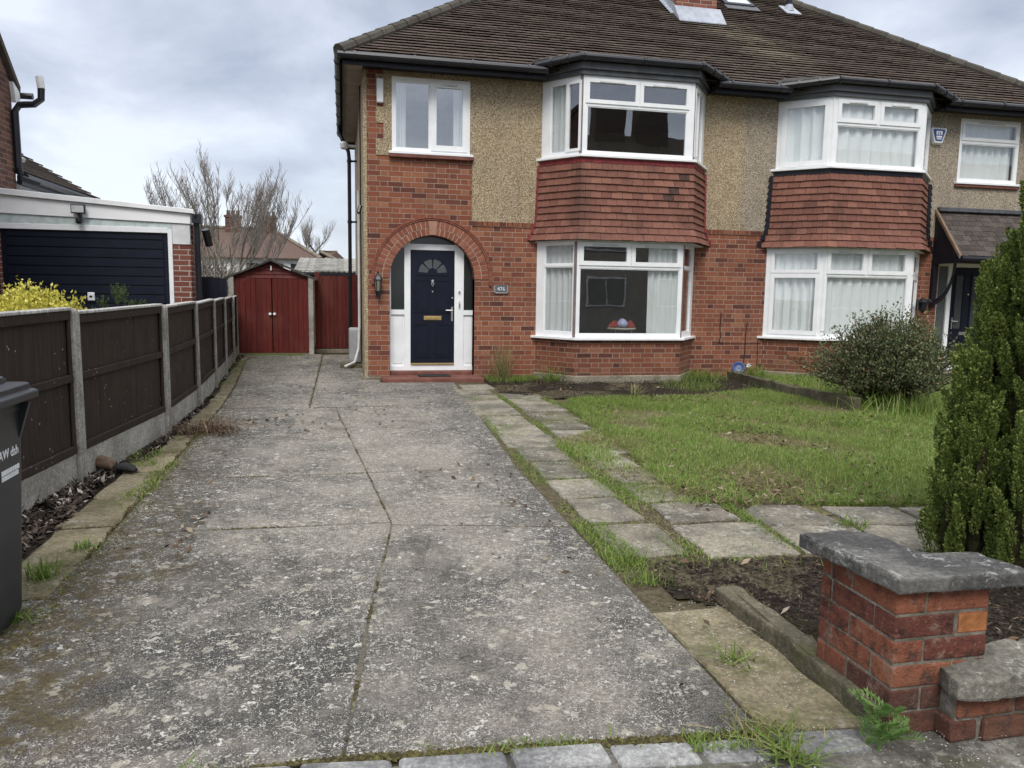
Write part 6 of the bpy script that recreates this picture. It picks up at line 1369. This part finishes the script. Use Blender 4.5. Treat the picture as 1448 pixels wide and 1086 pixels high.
# grass in the gaps of the path, along the drive and round the beds
strips = [([(1.50, 4.9), (1.52, 6.6), (1.60, 8.6), (1.72, 11.4), (1.78, 11.4), (1.66, 8.6), (1.68, 6.0), (1.70, 4.9)], 5200, .012, .05, .25), ([(1.50, 3.75), (1.52, 4.9), (1.72, 4.9), (1.75, 4.2), (1.66, 3.75)], 1800, .015, .055, .1),
    ([(2.12, 6.4), (2.14, 10.9), (2.24, 10.9), (2.26, 6.4)], 4200, .008, .028, .1), ([(1.98, 4.2), (2.0, 6.4), (2.26, 6.4), (2.18, 4.2)], 4200, .01, .035, .1), ([(2.70, 5.2), (2.74, 10.6), (2.92, 10.4), (2.85, 6.5), (2.75, 5.4)], 5000, .015, .04, .0),
    ([(2.2, 5.2), (2.25, 5.9), (2.75, 5.9), (2.7, 5.2)], 2000, .015, .04, .1), ([(2.7, 4.12), (2.75, 5.2), (2.86, 5.2), (2.82, 4.1)], 1500, .02, .05, 0.0), ([(4.5, 10.5), (6.6, 11.3), (6.7, 12.7), (5.8, 12.72), (5.3, 12.3)], 5000, .05, .14, .1), ([(2.3, 11.9), (3.2, 12.3), (3.2, 12.72), (2.3, 12.72)], 3500, .05, .12, -.1),
    ([(-.6, 2.56), (1.5, 2.38), (1.55, 2.46), (-.6, 2.64)], 3000, .01, .03, .25), ([(1.2, 2.35), (1.9, 2.3), (1.9, 2.46), (1.2, 2.46)], 1500, .015, .05, .0), ([(-1.66, 4.2), (-1.5, 9.5), (-1.42, 9.5), (-1.42, 4.2)], 3000, .015, .05, .35), ([(-1.95, 12), (-2.1, 16.6), (-1.9, 16.6), (-1.6, 12)], 2200, .02, .06, .0), ([(-2.1, 16.6), (-.4, 16.6), (-.4, 16.95), (-2.1, 16.95)], 2500, .02, .06, -.2), ([(-1.8, 7.0), (-1.7, 8.2), (-1.62, 8.2), (-1.6, 7.0)], 900, .03, .07, 0), ([(2.3, 3.9), (2.75, 4.06), (3.5, 4.0), (3.5, 3.9)], 600, .02, .06, .1)]
Vs, Q, T, k0 = [], [], [], 0
for poly, n, a, b, th in strips:
    P = np.array(poly); X = RNG.uniform(P[:, 0].min(), P[:, 0].max(), n); Y = RNG.uniform(P[:, 1].min(), P[:, 1].max(), n); m = in_poly(X, Y, poly) & (vnoise(X, Y, 5, 3)+RNG.normal(0, .2, n) > th); X, Y = X[m], Y[m]
    V, (q, t) = blades(np.stack([X, Y], 1), a, b, .0055, lean=.8, zoff=0.0); Vs.append(V); Q.append(q+k0); T.append(t+k0); k0 += len(V)
tag(npmesh('edge_grass', np.concatenate(Vs), [np.concatenate(Q), np.concatenate(T)], M['tuft']), kind='stuff')
gap = [(1.50, 4.0), (1.52, 6.6), (1.60, 8.6), (1.72, 11.4), (2.28, 11.3), (2.28, 10.9), (2.9, 10.6), (2.9, 5.3), (2.75, 4.1)]
tag(grow('path_grass', gap, 26000, .008, .032, .005, 'grass', 41, thr=-.05, freq=4.0, zoff=-.006, lean=.9), kind='stuff')
tag(grow('dry_path_grass', gap, 18000, .008, .030, .005, 'grass_dry', 43, thr=.0, freq=3.0, zoff=-.006, lean=1.2), kind='stuff')
creep = [(2.05, 5.1), (2.0, 6.4), (2.1, 7.6), (2.9, 8.2), (2.95, 6.6), (2.86, 5.2)]
tag(grow('creeping_grass', creep, 15000, .015, .06, .006, 'grass', 47, thr=.22, freq=4.5, zoff=.004, lean=.9), kind='stuff')
tag(grow('dry_creeping_grass', creep, 12000, .012, .045, .006, 'grass_dry', 49, thr=.2, freq=3.5, zoff=.004, lean=1.2), kind='stuff')
# moss and crumbs in the joints of the drive
def crumbs(name, pts, size, mat, flat=.5, seed=1):
    r = np.random.default_rng(seed); n = len(pts); s = size*r.uniform(.5, 1.5, n)
    base = np.array([(1, 0, 0), (-.5, .86, 0), (-.5, -.86, 0), (0, 0, 1.0)]); a = r.uniform(0, 6.28, n); c, sn = np.cos(a), np.sin(a)
    V = base[None]*s[:, None, None]*np.array([1, 1, flat]); X = V[..., 0]*c[:, None]-V[..., 1]*sn[:, None]; Y = V[..., 0]*sn[:, None]+V[..., 1]*c[:, None]
    V = np.stack([X*r.uniform(.6, 1.5, (n, 1)), Y, V[..., 2]], -1)+pts[:, None, :]+r.normal(0, .15, (n, 4, 3))*s[:, None, None]*.6
    b = np.arange(n)*4; F = np.concatenate([np.stack([b, b+1, b+3], 1), np.stack([b+1, b+2, b+3], 1), np.stack([b+2, b, b+3], 1)]); return npmesh(name, V.reshape(-1, 3), F, M[mat])
pts = []
for y in np.arange(2.6, 10.0, .004):
    if math.sin(y*7)+math.sin(y*17+1)+random.uniform(-1.4, 1.4) > 1.15: pts.append((joint_x(y)+random.gauss(0, .010), y, gz(0, y)-.004))
for yj, xa, xb in ((5.185, -1.2, .3), (4.99, .3, 1.5), (6.55, -1.2, 1.5), (10.0, -1.4, 1.6), (12.15, -1.5, -.45), (13.4, -1.6, -.45)):
    for x in np.arange(xa, xb, .006):
        if math.sin(x*6+yj)+random.uniform(-1.3, 1.3) > .9: pts.append((x, yj+random.gauss(0, .008)+(x-.3)*(-.11 if yj == 4.99 else 0), gz(0, yj)-.004))
for y in np.arange(10, 16.8, .01):
    if random.random() < .5: pts.append((-.43+random.gauss(0, .012), y, gz(0, y)))
for i in range(2600):
    y = random.uniform(3.6, 9.5); pts.append((left_x(y)+random.gauss(.02, .05), y, gz(0, y)-.002))
for i in range(2200):
    x = random.uniform(-.8, 1.6); pts.append((x, drive_front(x)+random.gauss(.0, .014), gz(0, 2.5)-.006))
tag(crumbs('moss', np.array(pts), .010, 'moss', .6), kind='stuff')
pts = [(random.uniform(-1.45, 1.5), random.uniform(2.6, 9) if random.random() < .8 else random.uniform(9, 16), 0) for i in range(1500)]
for i in range(900): x = random.uniform(1.56, 2.05); y = random.uniform(2.4, 3.6); pts.append((x, y, 0))
for i in range(1500): pts.append((random.uniform(1.3, 4), random.uniform(1.9, 2.5), 0))
for i in range(500): y = random.uniform(4.2, 12); pts.append((left_x(y)-random.uniform(-.1, .35), y, .008))
pts = np.array(pts); pts[:, 2] += .014*pts[:, 1]+.001; tag(crumbs('grit', pts, .0030, 'grit', .5, 2), kind='stuff')
# fallen leaves, bark mulch and soil clods
def flakes(name, pts, size, mat, seed=1, tilt=.5, long=1.6):
    r = np.random.default_rng(seed); n = len(pts); s = size*r.uniform(.5, 1.5, n); a = r.uniform(0, 6.28, n); u = np.stack([np.cos(a), np.sin(a), r.normal(0, tilt, n)], 1); v = np.stack([-np.sin(a), np.cos(a), r.normal(0, tilt, n)], 1)
    u *= (s*long)[:, None]; v *= s[:, None]; c = pts; mid = np.array([0, 0, .25])*s[:, None]
    V = np.stack([c-u, c-v*.6+mid, c+u, c+v*.6+mid*.2], 1).reshape(-1, 3); b = np.arange(n)*4; return npmesh(name, V, np.stack([b, b+1, b+2, b+3], 1), M[mat])
def scatter(poly, n, z): P = np.array(poly); X = RNG.uniform(P[:, 0].min(), P[:, 0].max(), n); Y = RNG.uniform(P[:, 1].min(), P[:, 1].max(), n); m = in_poly(X, Y, poly); X, Y = X[m], Y[m]; return np.stack([X, Y, .014*np.minimum(Y, 17.8)+z+RNG.uniform(0, .02, len(X))], 1)
def drift(p, f, sd, th): k = vnoise(p[:, 0], p[:, 1], f, sd)+RNG.normal(0, .12, len(p)) > th; return p[k]
lit = np.concatenate([drift(scatter(LAWN2, 5200, .03), 2.4, 61, .38), scatter([(2.5, 5), (2.7, 6.3), (3.6, 6.0), (4.2, 5.1)], 500, .02), scatter([(5, 8), (6.6, 8), (6.6, 9), (5.5, 9)], 160, .03), scatter([(1.66, 3.0), (3.3, 2.7), (3.3, 4.1), (1.7, 4.1)], 60, .025), drift(scatter([(-1.62, 4.0), (-1.3, 9.2), (-.95, 9.2), (-.9, 4.0)], 1500, .003), 2.5, 63, .15), drift(scatter([(-1.4, 2.7), (1.4, 2.6), (1.4, 12), (-1.4, 12)], 900, .002), 1.4, 65, .35), scatter([(2.3, 11), (6.4, 11), (6.4, 12.5), (2.3, 12.5)], 420, .015)])
tag(flakes('leaf_litter', lit, .016, 'dead', 3, .35), kind='stuff')
mul = np.concatenate([scatter([(-2.45, 4.0), (-1.84, 4.0), (-1.82, 7.2), (-2.05, 6.9)], 5200, .01), scatter([(-1.80, 7.2), (-1.78, 10.5), (-1.70, 10.5), (-1.70, 7.2)], 900, .002), scatter([(-2.0, 11), (-2.15, 16.6), (-2.0, 16.6), (-1.8, 11)], 700, .005)])
tag(flakes('bark_mulch', mul, .017, 'mulch', 4, .6, 1.9), kind='stuff')
M['clod'] = leafmat('soil_clod', [(0, (.013, .010, .008)), (.8, (.045, .035, .027)), (1, (.10, .08, .06))], 0, 1.0)
cl = np.concatenate([scatter([(1.68, 3.64), (2.1, 3.4), (2.2, 2.6), (5, 2.55), (5, 3.85), (3.4, 4.0), (2.7, 4.08), (1.74, 4.14)], 11000, -.003), scatter([(2.25, 10.9), (2.9, 10.4), (4.8, 10.5), (6.4, 10.95), (6.7, 12.6), (2.3, 12.6)], 9000, .006)])
tag(crumbs('soil_clods', cl, .0095, 'clod', .7, 5), kind='stuff')
tag(flakes('twig_litter', scatter([(1.7, 3.3), (3.3, 2.8), (3.3, 4.0), (1.75, 4.1)], 500, .022), .003, 'dead', 6, .15, 7), kind='stuff')

def tuft(name, label, x, y, n, hmin, hmax, spread, mat='tuft', w=.007, lean=.6, cat='grass tuft', group='grass tufts and weeds about the garden', z=0.0):
    r = RNG.normal(0, spread, (n, 2)); pts = np.stack([x+r[:, 0], y+r[:, 1], np.full(n, gz(x, y)+z-.005)], 1)
    V, F = blades(pts, hmin, hmax, w, lean=lean, seg=4); return tag(npmesh(name, V, F, M[mat], loc=(x, y, gz(x, y))), label, cat, group)
tuft('grass_tuft', 'small grass tuft on the tan slab strip just past the bin', -1.60, 4.46, 120, .06, .15, .03)
tuft('grass_tuft', 'tiny grass tuft on the slab strip farther from the bin', -1.53, 4.92, 70, .03, .08, .04)
tuft('grass_tuft', 'ragged weeds and grass at the foot of the bin', -1.55, 3.93, 90, .04, .10, .05, lean=1.0)
tuft('grass_tuft', 'thick grass tuft at the drive edge beside the soil bed', 1.64, 3.86, 90, .04, .10, .05)
tuft('grass_tuft', 'tall fresh grass clump where the drive meets the near path slab', 1.62, 4.20, 110, .04, .10, .06)
tuft('grass_tuft', 'grass tuft at the lawn edge behind the crossing path', 2.93, 5.22, 160, .05, .12, .06)
tuft('grass_tuft', 'grass tuft poking up on path behind the pillar cap', 3.42, 4.55, 90, .04, .11, .05)
tuft('grass_tuft', 'green weeds growing along the fence foot near the boot', -1.74, 7.45, 110, .03, .09, .08, lean=1.1)
tuft('grass_tuft', 'thin straggly grass on the concrete strip left of kerb stone', 1.68, 2.95, 60, .03, .09, .05, lean=1.2)
tuft('grass_tuft', 'sprawling yellowish grass at the front right corner of the drive', 1.50, 2.43, 110, .03, .08, .06, 'grass_dry', lean=1.4)
tuft('grass_tuft', 'grass tuft rooted between the granite setts', 1.53, 2.28, 150, .03, .08, .04, lean=1.0)
tuft('ornamental_grass', 'tall straw coloured grass clump against the wall under the house number', 2.55, 12.42, 150, .35, .78, .07, 'grass_dry', .008, .28, 'grass clump')
tuft('leafy_clump', 'bright green strappy clump at the left foot of the bay', 3.35, 12.15, 70, .18, .36, .06, 'tuft', .016, .6, 'plant')
tuft('leafy_clump', 'pale spiky plant alone in the soil bed before the bay', 4.25, 10.75, 46, .10, .24, .035, 'grass_dry', .012, .7, 'plant')
tuft('leafy_clump', 'long green grass under the right corner of the left bay', 6.05, 12.35, 420, .12, .26, .22, 'tuft', .008, .6, 'plant')
tuft('leafy_clump', 'leafy green clump at the blue lid by the edging', 7.02, 12.2, 140, .15, .34, .10, 'tuft', .013, .5, 'plant')
fl_ = thing('white_flower', 'small white flower standing beside the blue lid', 'flower', (7.0, 12.42, .2))
mb = MB(); mb.tube([(7.0, 12.42, .2), (7.0, 12.40, .40)], .006, 5); mb.build('stem', M['weed'], fl_)
mb = MB()
for k in range(7): a = 2*math.pi*k/7; mb.poly([(7.0, 12.38, .405), (7.0+.03*math.cos(a-.4), 12.37, .405+.03*math.sin(a-.4)), (7.0+.055*math.cos(a), 12.375, .405+.055*math.sin(a)), (7.0+.03*math.cos(a+.4), 12.37, .405+.03*math.sin(a+.4))])
mb.build('petals', plain('white_petal', (.8, .8, .76), .6), fl_)
dc = tuft('dead_plant', 'heap of dead brown plant stems on the left edge of the drive', -1.42, 8.55, 420, .06, .17, .14, 'dead', .012, 1.5, 'dead plant', None)
wd = thing('weed', 'lobed green weed growing at the foot of the brick pillar', 'weed', (1.86, 2.26, .03))
Vl, Fl = [], []; rr = random.Random(9)
for i in range(17):                   # finely cut leaves arching outwards
    a = rr.uniform(0, 6.28); L = rr.uniform(.09, .18); el = rr.uniform(.6, 1.4); h = Vector((math.cos(a), math.sin(a), 0)); d = h*math.cos(el)+Vector((0, 0, math.sin(el))); sd2 = Vector((-math.sin(a), math.cos(a), 0)); o = Vector((1.90+rr.gauss(0, .03), 2.275+rr.gauss(0, .012), gz(0, 2.27)-.005+rr.uniform(0, .10)))
    at = lambda t: o+d*(L*t)+h*(L*.2*t*t)-Vector((0, 0, 1))*(L*.3*t*t)
    for k in range(10):
        t = .2+.8*k/9; c = at(t); k0 = len(Vl); Vl += [at(t-.1)-sd2*.0012, at(t-.1)+sd2*.0012, c+sd2*.0012, c-sd2*.0012]; Fl.append((k0, k0+1, k0+2, k0+3)); w = L*.34*math.sin(math.pi*min(1, t*.85+.08))
        for s_ in (-1, 1):
            tip = c+sd2*s_*w+d*(w*.55)+Vector((0, 0, rr.gauss(0, .004))); k0 = len(Vl); Vl += [c, c.lerp(tip, .55)-d*(L*.045), tip, c.lerp(tip, .6)+d*(L*.045)]; Fl.append((k0, k0+1, k0+2, k0+3))
            q = c.lerp(tip, .5); t2 = q+d*(w*.45)+sd2*s_*w*.12; k0 = len(Vl); Vl += [q, q.lerp(t2, .5)-sd2*(L*.034), t2, q.lerp(t2, .5)+sd2*(L*.034)]; Fl.append((k0, k0+1, k0+2, k0+3))
npmesh('leaves', np.array([tuple(v) for v in Vl]), Fl, M['weed'], wd)
mb = MB(); mb.tube([(1.88, 2.27, .0), (1.885, 2.265, .09)], .007, 5); mb.build('stem', M['weed'], wd)

def leaf_cloud(centres, dirs, size, rng, aspect=.5, spread=.6):
    """small folded leaves: one rhombus each, around given twig points and directions"""
    n = len(centres); d = dirs+rng.normal(0, spread, (n, 3)); d /= np.linalg.norm(d, axis=1)[:, None]; q = rng.normal(0, 1, (n, 3)); s = np.cross(d, q); s /= np.linalg.norm(s, axis=1)[:, None]
    L = size*rng.uniform(.6, 1.4, n); a = centres; V = np.stack([a, a+d*(L*.5)[:, None]+s*(L*aspect*.5)[:, None], a+d*L[:, None], a+d*(L*.5)[:, None]-s*(L*aspect*.5)[:, None]], 1).reshape(-1, 3)
    b = np.arange(n)*4; return V, np.stack([b, b+1, b+2, b+3], 1)
def make_conifer(name, label, c, plumes, seed, cat='conifer'):
    """upright feathery conifer: many plumes, each a tapering spindle of scale-leaf sprays"""
    rng = np.random.default_rng(seed); t = thing(name, label, cat, c); C = np.array(c); Vs, Fs, k0 = [], [], 0
    for (p, d, L, w, m) in plumes(rng):
        p, d = np.array(p), np.array(d)/np.linalg.norm(d); e1 = np.cross(d, [0, 0, 1.0]); e1 = e1/np.linalg.norm(e1) if np.linalg.norm(e1) > .05 else np.array([1., 0, 0]); e2 = np.cross(d, e1)
        tt = rng.power(.85, m) if False else rng.uniform(0, 1, m); a = rng.uniform(0, 6.28, m); rad = w*np.clip(np.sin(np.pi*(.12+.86*tt))**.8*(1-.35*tt), .06, 1)*rng.uniform(.45, 1.05, m)
        o = e1[None]*np.cos(a)[:, None]+e2[None]*np.sin(a)[:, None]; cen = C+p+d[None]*(L*tt)[:, None]+o*rad[:, None]*.45
        dr = d[None]*1.0+o*.8; V, F = leaf_cloud(cen, dr, max(.014, w*.27), rng, .46, .22); Vs.append(V); Fs.append(F+k0); k0 += len(V)
    npmesh('foliage', np.concatenate(Vs), np.concatenate(Fs), M['conifer'], t)
    return t
def big_plumes(rng):
    out = []     # leaders give the crown its lobed, feathery outline: x, y, height, half width
    leaders = [(0, 0, 2.75, .40)]+[(np.cos(a)*r, np.sin(a)*r, h, w) for a, r, h, w in ((2.9, .48, 1.20, .13), (3.35, .54, .95, .12), (2.6, .32, 1.75, .17), (3.9, .38, 1.55, .17), (4.35, .50, 1.25, .16), (4.8, .42, 1.7, .20), (5.3, .36, 1.9, .22), (.4, .3, 2.0, .28), (1.5, .3, 1.9, .28), (3.1, .58, .72, .13), (3.8, .58, .85, .14), (4.5, .60, .95, .15), (3.3, .20, 2.2, .15), (4.4, .20, 2.35, .17), (5.0, .60, 1.0, .15))]
    leaders = [(a, b, h*1.10, w*1.08) for a, b, h, w in leaders]
    global CLEAD; CLEAD = leaders
    for lx, ly, h, w in leaders:
        n = int(215*h*w)+26
        for i in range(n):
            z = h*(.03+.90*(i+rng.uniform(0, 1))/n); prof = w*max(.10, 1-(z/h)**1.8)*(.65+.35*min(1, z/.35)); a = i*2.4+rng.normal(0, .5); r = prof*rng.uniform(.50, 1.12)
            L = rng.uniform(.15, .27)*(1-.25*z/h); out.append(((lx+r*np.cos(a)*.85, ly+r*np.sin(a)*.85, z-.05), (np.cos(a)*.33+rng.normal(0, .08), np.sin(a)*.33+rng.normal(0, .08), 1.0), L, rng.uniform(.048, .072), 420))
    return out
def conifer_core(t, c, leaders):
    mb = MB(); rr = random.Random(3)
    for lx, ly, h, w in leaders:
        for k in range(int(18*h*w)+3):
            z = h*rr.uniform(.03, .80); a = rr.uniform(0, 6.28); r = w*.45*max(.1, 1-(z/h)**1.8); p = Vector((c[0]+lx+r*.2*math.cos(a), c[1]+ly+r*.2*math.sin(a), c[2]+z)); q = p+Vector((math.cos(a)*r, math.sin(a)*r, r*.8)); mb.tube([p, q], [.010, .004], 3, cap=False)
        n = 10; rings = []
        for j in range(8):
            z = h*(.02+.72*j/7); r = w*.45*max(.08, 1-(z/h)**1.8)*(.6+.4*min(1, z/.3)); rings.append([mb.vert((c[0]+lx+r*rr.uniform(.7, 1.1)*math.cos(6.283*k/n), c[1]+ly+r*rr.uniform(.7, 1.1)*math.sin(6.283*k/n), c[2]+z+rr.uniform(-.03, .03))) for k in range(n)])
        for a_, b_ in zip(rings, rings[1:]):
            for k in range(n): mb.f.append([a_[k], a_[(k+1) % n], b_[(k+1) % n], b_[k]]); mb.mi.append(0)
    mb.build('inner_twigs', bark('conifer_interior', (.018, .018, .009), (.05, .045, .022)), t, fix=False)
cf = make_conifer('conifer', 'tall feathery dark green conifer at the right edge behind the pillar', (4.13, 3.80, .06), big_plumes, 21); conifer_core(cf, (4.13, 3.80, .06), CLEAD)
mb = MB(); mb.tube([(4.13, 3.80, 0), (4.14, 3.81, .8), (4.13, 3.80, 2.0)], [.06, .045, .015], 8); mb.build('trunk', M['darkbark'], cf)

def make_shrub(name, label, c, size, ntw, nleaf, leaf, mat, seed, cat='shrub', neck=.35, branchm='darkbark', up=.6, sparse=None, aspect=.5, zmin=.25):
    rng = np.random.default_rng(seed); r2 = random.Random(seed); t = thing(name, label, cat, c); mb = MB(); C = Vector(c); tips = []
    for i in range(ntw):
        a = r2.uniform(0, 6.28); rr_ = math.sqrt(r2.uniform(.02, 1)); zt = r2.uniform(zmin, 1.0); prof = math.sin(math.pi*(.18+.70*zt))**.7
        lob = 1+.16*math.sin(a*3+seed)+.12*math.sin(a*5+1.7*seed+zt*4); lob *= r2.choice((1, 1, 1, 1.22)) if zt > .5 else 1; prof *= lob; zt *= .92+.08*lob
        e = C+Vector((math.cos(a)*rr_*size[0]*prof*r2.uniform(.8, 1.1), math.sin(a)*rr_*size[1]*prof, size[2]*zt*r2.uniform(.88, 1.06)*(1-.22*rr_*rr_)))
        if sparse and not sparse(e-C, r2): continue
        s0 = C+Vector((math.cos(a)*size[0]*neck*rr_*.4, math.sin(a)*size[1]*neck*rr_*.4, 0)); m = s0.lerp(e, .5)+Vector((r2.gauss(0, .06), r2.gauss(0, .06), size[2]*.06))
        mb.tube([s0, m, e], [.012, .007, .003], 4, cap=False); tips += [(m.lerp(e, f), (e-m).normalized()) for f in (.25, .45, .6, .72, .84, .93, 1.0)]
    mb.build('branches', M[branchm], t, fix=False)
    T = np.array([tuple(p) for p, d in tips]); Dd = np.array([tuple(d) for p, d in tips]); k = rng.integers(0, len(T), nleaf)
    cen = T[k]+rng.normal(0, 1, (nleaf, 3))*np.array([.045, .045, .04]); dd = Dd[k]*.5+np.array([0, 0, up])+rng.normal(0, .7, (nleaf, 3)); V, F = leaf_cloud(cen, dd, leaf, rng, aspect, .3)
    npmesh('foliage', V, F, M[mat], t); return t
make_shrub('round_shrub', 'rounded small leaved evergreen shrub before the right bay window', (7.46, 9.35, .12), (1.08, .9, 1.40), 680, 24000, .040, 'bush', 31, sparse=lambda p, r: r.random() > .55*(p.x > .55)+.15*(p.z < .4)+.3*(p.x > .3 and p.z > .9))
tuft('long_grass', 'long rank grass growing round the base of the rounded shrub', 7.35, 8.85, 600, .15, .42, .32, 'grass', .010, .5, 'grass clump', None)
make_shrub('golden_shrub', 'bright yellow green shrub showing above the brown fence', (-3.22, 9.0, .13), (.80, .5, 1.47), 700, 90000, .038, 'yellow', 33, neck=.5, aspect=.6, zmin=.55)
def small_plumes(rng):
    out = []
    for lx, h, w in ((0, 1.52, .16), (-.22, 1.36, .12), (.2, 1.34, .14), (.42, 1.26, .08)):
        for i in range(70): z = h*rng.uniform(.4, .93); a = rng.uniform(0, 6.28); r = w*(1-(z/h)**3)*rng.uniform(.4, 1); out.append(((lx+r*np.cos(a), r*np.sin(a), z), (np.cos(a)*.5, np.sin(a)*.5, 1), .14, .04, 40))
    return out
sc_ = make_conifer('young_conifer', 'small pointed green conifer just showing over the fence by the garage', (-2.72, 10.5, .14), small_plumes, 35); sc_.children[0].data.materials[0] = M['smallcon']
